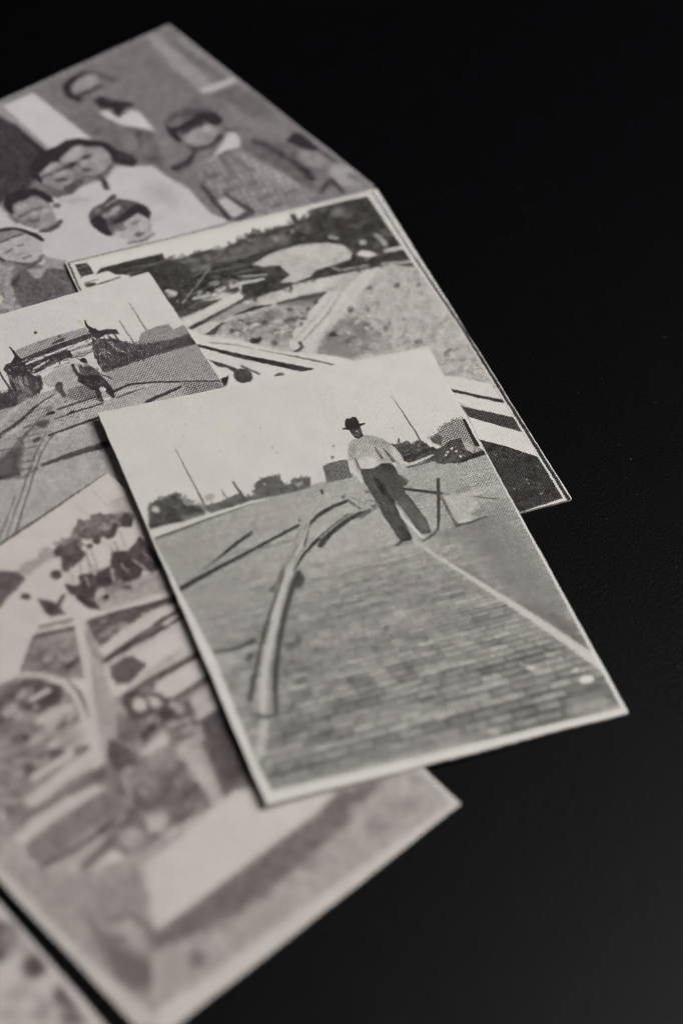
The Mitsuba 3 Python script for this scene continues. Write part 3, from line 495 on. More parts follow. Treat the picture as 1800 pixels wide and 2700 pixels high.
[0,121,0.32,1,0.14,0,[1751,1107,1733,1064,1707,1032,1680,1020,1659,1031,1650,1063,1654,1106,1672,1149,1698,1180,1726,1192,1747,1181,1756,1150]],
[0,121,0.32,1,0.14,0,[2807,1496,2793,1477,2767,1463,2735,1458,2705,1463,2686,1476,2683,1494,2696,1512,2723,1526,2755,1531,2785,1527,2804,1514]],
[2,[70,200],0.13,0.9,110,40,[-1046,1396,-569,1669,259,1630,894,1418,85,856,-486,1049],[101,35,4]],
[2,[110,205],0.16,0.705,150,40,[615,441,1323,1153,2217,1835,2998,1744,3004,266,2560,16,910,106],[123,33,4]],
[0,198,0.2,1,0.03,0,[-1510,1690,-1326,1432,-797,1154,-188,655,385,402,875,98,959,-105,377,-59,-70,-59,-828,-101,-1586,160]],
[1,140,0.2,1,0.14,0,[-1264,1235,-849,1036,-629,864],[14,14,14]],
[1,106,0.15,1,0.14,0,[-534,812,-167,570,241,288,599,26],[5,13,21,21]],
[1,57,0.2,1,0.14,0,[-1473,1228,-881,764,-318,371,132,55],[28,50,57,66]],
[0,70,0.25,1,0.14,0,[-1447,880,-1257,712,-1113,574,-1043,466,-1142,443,-1218,602,-1363,671]],
[0,71,0.25,1,0.2,0,[-904,257,-966,197,-1047,177,-1126,201,-1182,262,-1199,346,-1174,429,-1113,489,-1032,510,-952,486,-896,423,-879,339]],
[0,66,0.2,1,0.2,0,[-1421,405,-1265,428,-1377,239,-1467,232]],
[1,98,0.2,1,0.3,0,[-973,557,-767,295],[22,22]],
[0,103,0.2,1,0.3,0,[-359,156,-377,133,-413,119,-457,117,-497,127,-522,148,-526,173,-507,196,-471,210,-428,212,-388,201,-363,181]],
[0,112,0.31,0.9,0.14,0,[2277,64,2256,30,2219,6,2178,-1,2143,11,2123,38,2124,73,2145,107,2181,131,2223,138,2258,127,2278,99]],
[0,112,0.31,0.9,0.14,0,[1840,521,1821,483,1795,456,1768,447,1748,459,1740,488,1745,527,1764,565,1790,593,1817,602,1837,590,1845,561]],
[0,112,0.31,0.9,0.14,0,[2058,115,2044,100,2017,90,1983,88,1952,94,1932,107,1928,123,1942,138,1969,148,2003,151,2034,144,2054,131]],
[0,114,0.31,0.9,0.14,0,[2589,-345,2569,-382,2540,-409,2510,-417,2487,-405,2477,-376,2482,-338,2502,-300,2531,-274,2561,-265,2584,-277,2594,-306]],
[0,94,0.31,0.9,0.14,0,[2698,-283,2687,-297,2664,-306,2636,-308,2611,-302,2594,-291,2592,-277,2604,-263,2626,-254,2654,-252,2680,-258,2696,-269]],
[0,140,0.31,0.9,0.14,0,[2555,124,2540,103,2513,89,2482,85,2454,93,2437,109,2436,131,2451,151,2478,165,2509,169,2537,162,2554,145]],
[0,149,0.31,0.9,0.14,0,[2851,-537,2819,-560,2748,-573,2658,-574,2571,-561,2513,-540,2497,-514,2528,-491,2599,-478,2690,-477,2776,-490,2835,-512]],
[0,121,0.31,0.9,0.14,0,[2813,-895,2800,-919,2781,-935,2761,-940,2746,-933,2739,-914,2742,-890,2755,-867,2774,-850,2794,-845,2809,-853,2816,-871]],
[0,144,0.31,0.9,0.14,0,[2650,-801,2617,-830,2545,-848,2454,-850,2369,-836,2312,-809,2299,-777,2332,-748,2404,-730,2495,-727,2580,-741,2637,-768]],
[0,149,0.31,0.9,0.14,0,[2211,-24,2180,-47,2110,-61,2019,-62,1933,-50,1875,-28,1859,-2,1890,20,1960,34,2050,35,2137,23,2196,2]],
[0,112,0.31,0.9,0.14,0,[2979,-640,2970,-653,2953,-662,2934,-665,2918,-660,2908,-649,2908,-635,2917,-622,2934,-612,2953,-610,2969,-615,2979,-626]],
[0,140,0.31,0.9,0.14,0,[2068,463,2058,449,2040,439,2018,437,1998,442,1987,453,1985,467,1995,481,2014,491,2036,493,2055,488,2067,477]],
[0,140,0.77,0.7,0.1,0,[1337,381,1783,349,1692,103,1274,128]],
[2,[110,200],0.15,0.7,110,40,[1430,826,3033,285,2932,-1101,2335,-818,2370,-88,1084,115],[122,29,3]],
[0,198,0.18,1,0,0,[2266,-802,2525,-930,2963,-1220,2957,-1666,2967,-2049,2354,-1609,2221,-1393]],
[1,59,0.15,1,0.14,0,[2222,-1126,2589,-1398,2965,-1650],[35,32,38]],
[0,64,0.15,1,0.06,0,[2223,-1507,2467,-1686,2964,-2037,2945,-2379,2675,-2161,2232,-1782]],
[0,200,0.15,1,0,0,[2229,-1788,2671,-2168,2936,-2384,2936,-2980,2473,-2537,2167,-2282]],
[0,57,0.15,1,0.08,0,[2159,-2279,2476,-2531,2949,-2984,2912,-3956,2042,-3947]],
[2,[30,90],0.15,0.8,70,90,[2210,-2400,2907,-2977,2894,-3879,2066,-3902],[68,38,-46]],
[0,186,0.19,1,0,0,[2537,-3356,2531,-3361,2522,-3363,2512,-3362,2504,-3357,2500,-3350,2501,-3343,2507,-3338,2516,-3336,2526,-3337,2534,-3342,2538,-3349]],
[0,186,0.19,1,0,0,[2521,-3440,2515,-3446,2506,-3448,2496,-3446,2488,-3441,2484,-3435,2485,-3428,2491,-3423,2500,-3420,2510,-3422,2518,-3427,2522,-3433]],
[0,186,0.19,1,0,0,[2616,-3708,2610,-3713,2601,-3715,2592,-3713,2584,-3709,2580,-3702,2581,-3695,2586,-3690,2595,-3688,2605,-3689,2613,-3694,2617,-3701]],
[0,186,0.19,1,0,0,[2235,-3465,2230,-3470,2221,-3472,2211,-3470,2203,-3466,2199,-3459,2200,-3452,2206,-3447,2214,-3445,2224,-3446,2232,-3451,2236,-3458]],
[0,64,0.14,1,0.1,0,[-2774,3714,-2547,3696,-2529,3422,-2804,3379]],
[1,112,0.11,1,0.14,0,[-2781,3618,-2554,3628],[9,9]],
[1,112,0.11,1,0.14,0,[-2789,3494,-2549,3485],[9,9]],
[1,112,0.11,1,0.14,0,[-2795,3426,-2561,3404],[9,9]],
[0,62,0.18,1,0.08,0,[-2512,3374,-2385,3487,-1864,3508,-1205,3496,-1210,3312,-916,3144,-913,2661,-1540,2646,-1728,3185,-1976,3183,-2188,3267,-2261,3390]],
[1,107,0.11,0.8,0.14,0,[-1998,3331,-1667,3335],[11,11]],
[1,103,0.11,0.8,0.14,0,[-1817,3271,-1355,3288],[11,11]],
[1,121,0.11,0.8,0.14,0,[-1966,3207,-1718,3210],[11,11]],
[1,112,0.11,0.8,0.14,0,[-1677,3310,-1224,3302],[11,11]],
[0,77,0.21,1,0.14,0,[-2588,3154,-2612,3131,-2663,3119,-2728,3120,-2789,3135,-2830,3159,-2840,3187,-2816,3210,-2765,3222,-2700,3221,-2639,3206,-2598,3181]],
[1,75,0.14,1,0.14,0,[-2564,3140,-2142,3176],[16,16]],
[1,112,0.11,1,0.14,0,[-2764,3248,-2520,3251],[11,11]],
[0,199,0.15,1,0,0,[-3075,3788,-2780,3710,-2790,3109,-2813,1787,-3421,1994]],
[0,199,0.2,1,0,0,[-3012,3767,-2870,3917,3349,3960,2977,3716,901,3695,-2773,3727]],
[0,199,0.15,1,0,0,[3326,4075,2979,3736,2986,1928,3050,270,2897,-3904,2045,-3933,2069,-4179,3137,-4222]],
[1,84,0.12,1,0.14,0,[-2906,3099,-2864,3787],[18,18]],
[1,99,0.16,1,0.14,0,[-2860,3795,-913,3805,204,3818],[14,14,12]],
[1,140,0.17,1,0.14,0,[204,3818,3036,3804],[13,13]],
[1,103,0.17,1,0.14,0,[3108,3759,3081,1856],[21,21]],
[1,55,0.12,1,0.14,0,[3083,1937,3098,215,2979,-3968],[23,27,33]]],
'yard':[
[0,161,0.23,1,0.1,0,[-4582,2244,-1187,2162,-636,2057,252,2017,1271,2095,2157,2112,2989,2115,2992,-1296,3623,-5242,-3709,-5265,-6657,-776]],
[0,150,1.87,0.6,0.1,0,[-1243,2026,87,1640,-336,671,-1292,494,-2031,802]],
[0,176,1.19,0.6,0.14,0,[-275,1153,859,1324,901,1146,113,876,-447,756]],
[0,166,1.38,0.8,0.14,0,[-857,694,546,500,528,-457,-1757,-613]],
[0,136,0.23,1,0.08,0,[2031,2437,2187,2650,2524,2686,2735,2657,2738,2515,3009,2569,2989,2115,2525,2217,2084,2225]],
[0,75,0.3,1,0.12,0,[1630,2746,1773,2646,1974,2396,2576,2324,2959,2319,2990,2051,2454,2068,1688,2051,1316,2056,1214,2243,1288,2546]],
[1,75,0.36,1,0.14,0,[2542,2252,2969,2272,3015,2168],[34,58,51]],
[1,129,0.13,1,0.14,0,[2307,3356,2308,2772,2314,2514],[10,15,20]],
[1,129,0.13,1,0.14,0,[1977,3034,1973,2736,1987,2391],[10,15,24]],
[2,[50,110],0.13,0.8,50,60,[1532,2532,2559,2288,3014,2233,2955,2044,1324,2074],[73,42,1]],
[0,146,0.25,1,0.05,0,[1247,2043,2149,2094,2977,2056,2986,1192,2422,1338,1616,1625,1249,1774]],
[1,103,0.15,0.6,0.14,0,[2149,2094,2474,2110,2749,2084],[13,13,13]],
[0,202,0.22,1,0,0,[-664,2812,-369,2692,-342,2308,-427,2227,-878,2296]],
[0,70,0.22,1,0.12,0,[-878,2296,-553,2255,-396,2261,-314,1928,-688,1932,-1007,1983]],
[0,103,0.19,1,0.28,0,[-245,2618,60,2518,180,2352,144,2110,-75,2003,-333,1924,-425,2111,-333,2328]],
[1,64,0.1,1,0.14,0,[-236,2638,-283,2284,-308,2063],[13,13,13]],
[1,64,0.13,1,0.14,0,[75,2512,51,2055],[24,24]],
[2,[40,170],0.08,0.9,60,8,[-251,2644,209,2340,159,2104,-329,1933,-425,2111],[120,17,-88]],
[1,166,0.17,0.8,0.14,0,[-169,2552,-165,2399,-127,2244],[9,24,9]],
[1,159,0.17,0.6,0.14,0,[-87,2460,-58,2285],[15,15]],
[1,75,0.1,1,0.14,0,[-360,2735,-365,2457,-354,2197],[13,17,24]],
[0,71,0.25,0.8,0.14,0,[75,2512,209,2340,144,2110,-39,2046,-43,2279]],
[0,151,0.1,1,0.06,0,[61,3074,512,3120,906,3130,1370,3126,1401,2956,946,2897,489,2865,76,2842]],
[0,112,0.11,1,0.14,0,[578,3069,568,3056,552,3050,535,3052,522,3062,516,3077,518,3093,528,3106,544,3112,560,3110,574,3100,580,3085]],
[1,75,0.14,1,0.14,0,[708,2981,906,3009],[19,32]],
[0,84,0.11,1,0.14,0,[892,3082,881,3065,868,3055,855,3054,847,3063,845,3080,850,3099,861,3117,875,3127,887,3128,896,3119,898,3102]],
[0,187,0.11,1,0,0,[903,2927,894,2916,874,2907,848,2902,822,2903,804,2909,799,2919,808,2930,828,2940,854,2944,880,2944,897,2937]],
[1,71,0.13,1,0.14,0,[10,2809,393,2845,759,2876,1124,2897,1465,2918],[42,53,61,55,49]],
[1,99,0.08,0.8,0.14,0,[54,2709,520,2734,1000,2779],[13,13,13]],
[1,66,0.09,1,0.14,0,[1430,3261,1411,3146,1455,2995],[15,23,48]],
[0,62,0.1,1,0.14,0,[1378,3025,1516,3051,1551,2969,1689,2955,1837,2883,1846,2753,1777,2793,1635,2837,1435,2792]],
[1,64,0.08,1,0.14,0,[13,3172,29,3027,33,2883],[13,23,43]],
[0,62,0.11,1,0.14,0,[-200,2847,-106,2844,2,2955,136,2818,203,2649,55,2508,-130,2520,-264,2614,-293,2743]],
[0,68,0.14,1,0.08,0,[103,2783,490,2746,991,2759,949,2584,699,2578,440,2548,253,2440,119,2494]],
[0,182,0.11,1,0.14,0,[904,2741,1314,2802,1264,2553,1061,2515,931,2544,907,2649]],
[1,94,0.09,1,0.14,0,[925,2689,1275,2716],[9,9]],
[1,98,0.09,1,0.14,0,[945,2574,1280,2606],[9,9]],
[1,94,0.09,1,0.14,0,[901,2556,1134,2521],[11,11]],
[1,189,0.11,1,0,0,[109,2715,457,2750],[19,21]],
[1,187,0.11,1,0,0,[212,2569,369,2629,486,2634],[13,28,19]],
[1,176,0.11,1,0.14,0,[147,2518,544,2546],[11,11]],
[1,182,0.11,1,0.14,0,[194,2445,505,2456,873,2491],[13,17,32]],
[1,94,0.08,1,0.14,0,[505,2456,797,2479],[9,9]],
[0,166,0.17,1,0.06,0,[216,2314,489,2420,813,2437,854,2290,886,2124,767,2055,824,1868,503,1894,407,2073,242,2094]],
[0,86,0.14,1,0.26,0,[1320,2775,1437,2796,1583,2762,1582,2641,1689,2562,1842,2500,1978,2405,2226,2285,2371,2275,2284,2093,1743,2092,1401,2088,1224,2089,1241,2323,1257,2556]],
[0,71,0.29,0.8,0.15,0,[1287,2424,1610,2389,2198,2224,2323,2174,1743,2092,1401,2088,1224,2089]],
[1,66,0.09,1,0.14,0,[1648,2845,1688,2598],[15,15]],
[1,68,0.1,1,0.14,0,[1384,2817,1240,2419],[21,21]],
[2,[38,150],0.09,0.8,90,10,[1324,2745,1656,2805,1816,2523,2226,2285,2141,2103,1225,2093],[102,17,-90]],
[1,150,0.17,0.7,0.14,0,[1631,2670,1636,2523,1674,2411],[13,25,13]],
[1,140,0.17,0.6,0.14,0,[1411,2541,1407,2375],[21,21]],
[1,66,0.12,1,0.14,0,[1757,2788,1767,2494],[19,19]],
[1,68,0.11,1,0.14,0,[1865,2551,1868,2381],[25,25]],
[0,182,0.11,0.6,0.14,0,[1435,2717,1428,2706,1414,2697,1396,2693,1379,2695,1368,2702,1365,2712,1371,2723,1385,2732,1403,2736,1420,2734,1432,2727]],
[0,194,0.14,0.8,0,0,[1213,2223,1189,2202,1158,2197,1127,2209,1105,2235,1098,2268,1107,2299,1130,2320,1161,2326,1192,2314,1214,2288,1222,2255]],
[2,[40,180],0.07,0.8,70,6,[29,2813,1322,2939,1427,2776,961,2532,149,2482,-74,2572],[120,17,4]],
[1,68,0.11,0.88198250682338,0.14,0,[-121,2592,-109,2532],[19,19]],
[1,69,0.11,0.5520154933275422,0.14,0,[198,2662,253,2678],[20,20]],
[1,77,0.11,0.7415371201109344,0.14,0,[-139,2541,-102,2546],[13,13]],
[1,67,0.11,0.7331233127973612,0.14,0,[211,2611,183,2642],[15,15]],
[1,76,0.11,0.6854091827209546,0.14,0,[19,2539,-34,2488],[22,22]],
[1,58,0.11,0.72376107221783,0.14,0,[73,2498,29,2531],[21,21]],
[1,62,0.11,0.8050125392752048,0.14,0,[120,2565,76,2533],[17,17]],
[1,79,0.11,0.7228405274529291,0.14,0,[-212,2543,-160,2578],[19,19]],
[1,71,0.11,0.6898211162837632,0.14,0,[168,2574,135,2612],[19,19]],
[1,68,0.11,0.8081077282407728,0.14,0,[65,2508,126,2543],[22,22]],
[1,79,0.11,0.8109138871783234,0.14,0,[-65,2540,-39,2529],[11,11]],
[1,64,0.11,0.6560795596116755,0.14,0,[-146,2533,-189,2537],[16,16]],
[1,68,0.11,0.6069349105298328,0.14,0,[-47,2501,-47,2554],[16,16]],
[1,57,0.11,0.7362103527536671,0.14,0,[10,2551,-26,2501],[17,17]],
[1,64,0.11,0.6166413265695536,0.14,0,[-252,2564,-213,2637],[23,23]],
[1,82,0.11,0.8403589759799198,0.14,0,[-130,2518,-100,2568],[16,16]],
[1,63,0.11,0.8794898274020942,0.14,0,[-45,2518,-23,2530],[8,8]],
[1,78,0.11,0.8700038405582098,0.14,0,[44,2532,22,2547],[10,10]],
[1,61,0.11,0.803329007684072,0.14,0,[-285,2621,-270,2600],[9,9]],
[1,78,0.11,0.627318956948644,0.14,0,[-69,2547,-82,2520],[8,8]],
[1,58,0.11,0.6426269645860083,0.14,0,[224,2630,183,2669],[21,21]],
[1,70,0.11,0.7228197037562888,0.14,0,[48,2536,85,2590],[18,18]],
[1,88,0.11,0.7710202908260572,0.14,0,[-117,2537,-165,2517],[17,17]],
[1,67,0.11,0.8385112108439954,0.14,0,[-208,2565,-180,2568],[10,10]],
[1,78,0.11,0.6862834839026747,0.14,0,[1585,2076,1634,2109],[18,18]],
[1,70,0.11,0.6369262866156625,0.14,0,[1412,2107,1360,2075],[19,19]],
[1,74,0.11,0.7267448855339609,0.14,0,[1261,2064,1270,2120],[16,16]],
[1,86,0.11,0.8396571864377526,0.14,0,[1988,2081,2010,2105],[9,9]],
[1,82,0.11,0.6113239214818459,0.14,0,[1313,2091,1291,2102],[10,10]],
[1,83,0.11,0.801911740704698,0.14,0,[1452,2079,1423,2089],[12,12]],
[1,83,0.11,0.6959174481966068,0.14,0,[1385,2084,1406,2083],[8,8]],
[1,71,0.11,0.5668012149972458,0.14,0,[1243,2060,1267,2080],[9,9]],
[1,96,0.11,0.845320728261539,0.14,0,[1499,2083,1514,2070],[8,8]],
[1,83,0.11,0.7377263590957263,0.14,0,[1889,2128,1849,2079],[18,18]],
[1,87,0.11,0.587672073923317,0.14,0,[1300,2115,1296,2051],[19,19]],
[1,69,0.11,0.844534116571206,0.14,0,[1424,2092,1450,2084],[10,10]],
[1,85,0.11,0.8063178528496129,0.14,0,[1294,2090,1275,2129],[15,15]],
[1,72,0.11,0.8463413694389832,0.14,0,[1829,2100,1853,2142],[13,13]],
[1,84,0.11,0.7023932217825746,0.14,0,[1314,2119,1327,2072],[16,16]],
[1,97,0.11,0.6128298820159578,0.14,0,[1783,2100,1840,2112],[20,20]],
[1,75,0.11,0.6437382281578103,0.14,0,[2096,2127,2082,2089],[11,11]],
[1,84,0.11,0.6542679478504803,0.14,0,[2088,2131,2032,2119],[19,19]],
[1,78,0.11,0.77994731058996,0.14,0,[1345,2057,1342,2114],[17,17]],
[1,99,0.11,0.6179921449039502,0.14,0,[1275,2118,1293,2063],[19,19]],
[1,94,0.11,0.751173642243862,0.14,0,[1997,2112,1983,2090],[7,7]],
[1,77,0.11,0.6032050504458131,0.14,0,[1403,2031,1398,2093],[19,19]],
[1,70,0.11,0.8834203849707151,0.14,0,[1709,2117,1704,2083],[10,10]],
[1,81,0.11,0.8084687386222946,0.14,0,[1627,2079,1658,2141],[19,19]],
[1,85,0.11,0.7349622166558608,0.14,0,[1960,2382,1987,2442],[18,18]],
[1,109,0.11,0.5667673038078805,0.14,0,[1668,2604,1634,2638],[18,18]],
[1,107,0.11,0.8304834552598346,0.14,0,[1904,2412,1938,2480],[21,21]],
[1,104,0.12,0.7976681754117187,0.14,0,[2143,2314,2167,2340],[10,10]],
[1,100,0.12,0.5786550598954192,0.14,0,[2153,2331,2110,2334],[16,16]],
[1,104,0.12,0.6859855712631311,0.14,0,[1859,2540,1834,2547],[10,10]],
[1,97,0.11,0.6894525085381967,0.14,0,[1923,2478,1867,2428],[22,22]],
[1,85,0.12,0.7193138655396565,0.14,0,[2195,2317,2187,2339],[8,8]],
[1,78,0.11,0.8757011079361962,0.14,0,[1717,2604,1695,2530],[22,22]],
[1,97,0.11,0.7849739841223691,0.14,0,[1769,2580,1746,2546],[11,11]],
[1,108,0.11,0.6669158852746031,0.14,0,[1580,2619,1624,2636],[16,16]],
[1,83,0.11,0.8993675691534769,0.14,0,[1841,2455,1857,2503],[14,14]],
[1,81,0.11,0.627993728931394,0.14,0,[1750,2558,1729,2555],[8,8]],
[1,82,0.12,0.7921797083291047,0.14,0,[2165,2291,2151,2318],[11,11]],
[1,92,0.11,0.7999559110692558,0.14,0,[1823,2485,1855,2489],[11,11]],
[1,76,0.11,0.5487219296160187,0.14,0,[1933,2452,1877,2444],[20,20]],
[1,108,0.11,0.8529067812705518,0.14,0,[1674,2604,1684,2629],[8,8]],
[1,98,0.12,0.8235688399113563,0.14,0,[2173,2312,2177,2350],[11,11]],
[1,84,0.12,0.7831572924814552,0.14,0,[2093,2334,2104,2361],[8,8]],
[1,98,0.11,0.8395873457831203,0.14,0,[1945,2394,1985,2416],[14,14]],
[1,104,0.12,0.6488025428802479,0.14,0,[1990,2415,2036,2412],[17,17]],
[1,84,0.12,0.635534554406115,0.14,0,[2061,2343,2073,2392],[15,15]],
[1,88,0.12,0.5457010179263264,0.14,0,[2032,2369,2043,2414],[13,13]],
[1,95,0.11,0.8471200213345089,0.14,0,[1597,2605,1647,2647],[19,19]],
[1,105,0.12,0.7215428019258567,0.14,0,[2100,2355,2126,2364],[9,9]],
[1,102,0.11,0.8798310799432899,0.14,0,[1644,2634,1592,2660],[22,22]],
[1,95,0.12,0.7979927331805226,0.14,0,[-549,2252,-539,2194],[18,18]],
[1,63,0.12,0.5658892852575561,0.14,0,[-342,2138,-373,2131],[11,11]],
[1,74,0.12,0.7188082597762866,0.14,0,[-331,2144,-373,2152],[16,16]],
[1,74,0.12,0.7892470143888861,0.14,0,[-362,2230,-391,2222],[10,10]],
[1,90,0.12,0.660093281417656,0.14,0,[-459,2295,-472,2238],[16,16]],
[1,77,0.12,0.7757989634667244,0.14,0,[-329,2154,-328,2119],[11,11]],
[1,74,0.12,0.701318251394339,0.14,0,[-395,2295,-364,2248],[20,20]],
[1,77,0.12,0.5709067765025487,0.14,0,[-515,2307,-552,2250],[19,19]],
[1,71,0.12,0.6172903322273746,0.14,0,[-485,2249,-448,2231],[15,15]],
[1,69,0.12,0.8600538733318661,0.14,0,[-518,2238,-547,2278],[17,17]],
[1,92,0.12,0.8322185670381423,0.14,0,[-348,1981,-326,1965],[10,10]],
[1,63,0.12,0.7796666597547838,0.14,0,[-383,2225,-377,2282],[17,17]],
[1,86,0.12,0.8917411766443141,0.14,0,[-337,2087,-351,2061],[8,8]],
[1,72,0.12,0.7863105864988748,0.14,0,[-377,2221,-382,2171],[15,15]],
[1,71,0.12,0.7105912556984276,0.14,0,[-554,2230,-547,2286],[16,16]],
[1,77,0.12,0.8770966103910242,0.14,0,[-321,2045,-356,2084],[19,19]],
[1,78,0.12,0.7923252198636084,0.14,0,[-360,2167,-368,2130],[11,11]],
[1,79,0.12,0.8954535395815248,0.14,0,[-453,2224,-475,2218],[8,8]],
[1,68,0.12,0.82368707317351,0.14,0,[-378,2020,-331,2063],[19,19]],
[1,63,0.12,0.7823210136523447,0.14,0,[-295,1948,-307,1991],[14,14]],
[0,142,0.13,1,0.16,0,[809,2427,957,2403,1080,2400,1217,2250,1182,2134,1008,2122,859,2142,790,2147,769,2278]],
[1,79,0.11,1,0.14,0,[823,2426,817,2306,801,2171],[17,24,24]],
[1,194,0.11,0.7,0,0,[866,2475,1014,2451],[25,25]],
[0,51,0.11,1,0.14,0,[1077,2425,1061,2403,1034,2390,1005,2391,981,2404,968,2428,970,2455,986,2477,1013,2490,1042,2489,1066,2475,1079,2452]],
[0,60,0.13,1,0.14,0,[835,2168,1041,2196,1134,2125,1171,1973,1216,1720,1188,1487,1121,1475,1081,1658,1064,1736,1019,1754,957,1442,899,1489,909,1705,834,1852,746,2047]],
[1,66,0.1,1,0.14,0,[1134,2047,1251,1953,1328,1792],[17,13,8]],
[0,196,0.14,0.8,0,0,[1090,1725,1075,1705,1054,1695,1032,1697,1015,1711,1008,1732,1013,1756,1028,1776,1049,1786,1071,1784,1088,1770,1095,1748]],
[0,202,0.13,1,0,0,[1114,1508,1098,1483,1071,1467,1040,1465,1013,1476,998,1499,998,1527,1014,1552,1041,1568,1072,1570,1099,1559,1115,1536]],
[0,182,0.14,1,0.14,0,[923,1738,910,1717,881,1700,845,1692,810,1696,787,1709,780,1729,793,1750,821,1767,858,1775,893,1771,916,1758]],
[0,64,0.22,1,0.14,0,[482,2038,456,1999,421,1978,387,1979,362,2002,353,2041,364,2086,390,2124,425,2146,459,2145,484,2122,493,2082]],
[1,77,0.28,1,0.14,0,[396,2008,409,1840],[65,46]],
[0,201,0.11,0.5,0,0,[353,2236,344,2221,324,2209,298,2203,273,2206,256,2215,251,2229,260,2244,280,2256,306,2261,331,2259,348,2250]],
[0,96,0.25,0.7,0.15,0,[520,1934,831,1924,918,1725,903,1615,593,1626,442,1757]],
[2,[90,200],0.08,0.705,150,16,[-701,1903,261,1900,1034,1515,1822,1426,1730,1230,762,1303,-102,1068,-1070,1022],[79,15,8]],
[0,88,0.14,1,0.3,0,[923,2361,1073,2278,1145,2135,1195,2057,1002,2045,872,2132,858,2274]],
[0,196,0.12,1,0,0,[1059,2398,1163,2401,1218,2288,1210,2195,1141,2200,1080,2293]],
[0,189,0.12,1,0,0,[816,2484,959,2479,976,2385,872,2400]],
[1,66,0.11,1,0.14,0,[821,2407,797,2276,831,2137],[23,27,23]],
[1,189,0.12,1,0,0,[865,2362,856,2241],[22,22]],
[0,49,0.1,1,0.14,0,[1077,2413,1059,2390,1033,2379,1006,2383,984,2399,974,2425,979,2453,997,2475,1023,2487,1051,2483,1072,2467,1082,2441]],
[1,51,0.07,1,0.14,0,[958,2498,1076,2379],[12,12]],
[1,170,0.11,0.85,0.14,0,[1607,2661,1657,2467],[13,13]],
[1,170,0.11,0.85,0.14,0,[1723,2801,1745,2734],[13,13]],
[1,170,0.11,0.85,0.14,0,[1323,2452,1396,2491],[15,15]],
[1,170,0.11,0.85,0.14,0,[1715,2386,1757,2346],[13,13]],
[1,170,0.11,0.85,0.14,0,[1495,2451,1526,2370],[15,15]],
[1,170,0.11,0.85,0.14,0,[1620,2842,1668,2795],[11,11]],
[1,170,0.11,0.85,0.14,0,[1457,2559,1442,2450],[9,9]],
[1,170,0.11,0.85,0.14,0,[1691,2465,1684,2375],[7,7]],
[1,170,0.11,0.85,0.14,0,[1294,2578,1279,2469],[7,7]],
[1,170,0.11,0.85,0.14,0,[1273,2265,1259,2179],[7,7]],
[1,170,0.11,0.85,0.14,0,[1819,2367,1839,2336],[7,7]],
[1,55,0.08,0.7,0.14,0,[1429,2802,1236,2280],[8,8]],
[1,55,0.08,0.7,0.14,0,[1487,2746,1319,2274],[8,8]],
[1,55,0.08,0.7,0.14,0,[1545,2691,1402,2268],[8,8]],
[1,55,0.08,0.7,0.14,0,[1602,2635,1486,2262],[8,8]],
[1,55,0.08,0.7,0.14,0,[1660,2579,1569,2256],[8,8]],
[1,55,0.08,0.7,0.14,0,[1718,2523,1652,2250],[8,8]],
[1,55,0.08,0.7,0.14,0,[1775,2468,1736,2243],[8,8]],
[1,75,0.11,0.7,0.14,0,[1871,2555,1830,2409],[11,11]],
[1,75,0.11,0.7,0.14,0,[1924,2534,1882,2388],[11,11]],
[1,75,0.11,0.7,0.14,0,[1976,2512,1935,2366],[11,11]],
[1,75,0.11,0.7,0.14,0,[2029,2491,1988,2345],[11,11]],
[1,75,0.11,0.7,0.14,0,[2082,2470,2040,2324],[11,11]],
[1,174,0.11,0.8,0.14,0,[1145,2021,1240,1892,1343,1782],[9,14,9]],
[0,194,0.12,1,0,0,[1104,1676,1086,1663,1064,1664,1044,1677,1032,1700,1031,1726,1041,1748,1060,1760,1082,1760,1101,1747,1113,1724,1114,1698]],
[1,166,0.11,0.85,0.14,0,[-128,2515,-120,2299],[16,16]],
[1,166,0.11,0.85,0.14,0,[-233,2581,-237,2414],[11,11]],
[1,166,0.11,0.85,0.14,0,[-33,2443,-26,2227],[7,7]],
[1,166,0.11,0.85,0.14,0,[78,2567,127,2525],[9,9]],
[1,166,0.11,0.85,0.14,0,[191,2555,283,2575],[13,13]],
[1,166,0.11,0.85,0.14,0,[-103,2731,-37,2727],[7,7]],
[1,166,0.11,0.85,0.14,0,[-205,2727,-193,2677],[7,7]],
[1,166,0.11,0.85,0.14,0,[93,2290,87,2158],[9,9]],
[1,58,0.08,0.7,0.14,0,[-178,2671,-300,2227],[8,8]],
[1,58,0.08,0.7,0.14,0,[-99,2653,-212,2222],[8,8]],
[1,58,0.08,0.7,0.14,0,[-20,2634,-125,2218],[8,8]],
[1,58,0.08,0.7,0.14,0,[59,2616,-37,2213],[8,8]],
[1,58,0.08,0.7,0.14,0,[138,2597,52,2209],[8,8]],
[1,58,0.08,0.7,0.14,0,[218,2579,140,2204],[8,8]],
[1,192,0.09,1,0,0,[198,2455,484,2493,711,2470],[14,13,11]],
[1,66,0.19,0.8,0.14,0,[200,2382,177,2212],[27,27]],
[1,192,0.11,1,0,0,[979,2384,976,2317],[18,18]],
[1,196,0.08,1,0,0,[122,2727,464,2757],[18,18]],
[1,196,0.08,1,0,0,[195,2583,491,2645],[16,16]],
[1,196,0.08,1,0,0,[184,2461,552,2493],[14,14]],
[1,196,0.08,1,0,0,[552,2493,784,2520],[12,12]],
[1,196,0.08,1,0,0,[902,2748,1191,2782],[15,15]],
[1,58,0.08,1,0.14,0,[462,2753,430,2583],[11,11]],
[1,58,0.08,1,0.14,0,[674,2714,629,2514],[11,11]],
[1,58,0.08,1,0.14,0,[898,2738,868,2555],[13,13]],
[1,58,0.08,1,0.14,0,[560,2668,540,2562],[9,9]],
[1,66,0.07,1,0.14,0,[124,2673,478,2712],[8,8]],
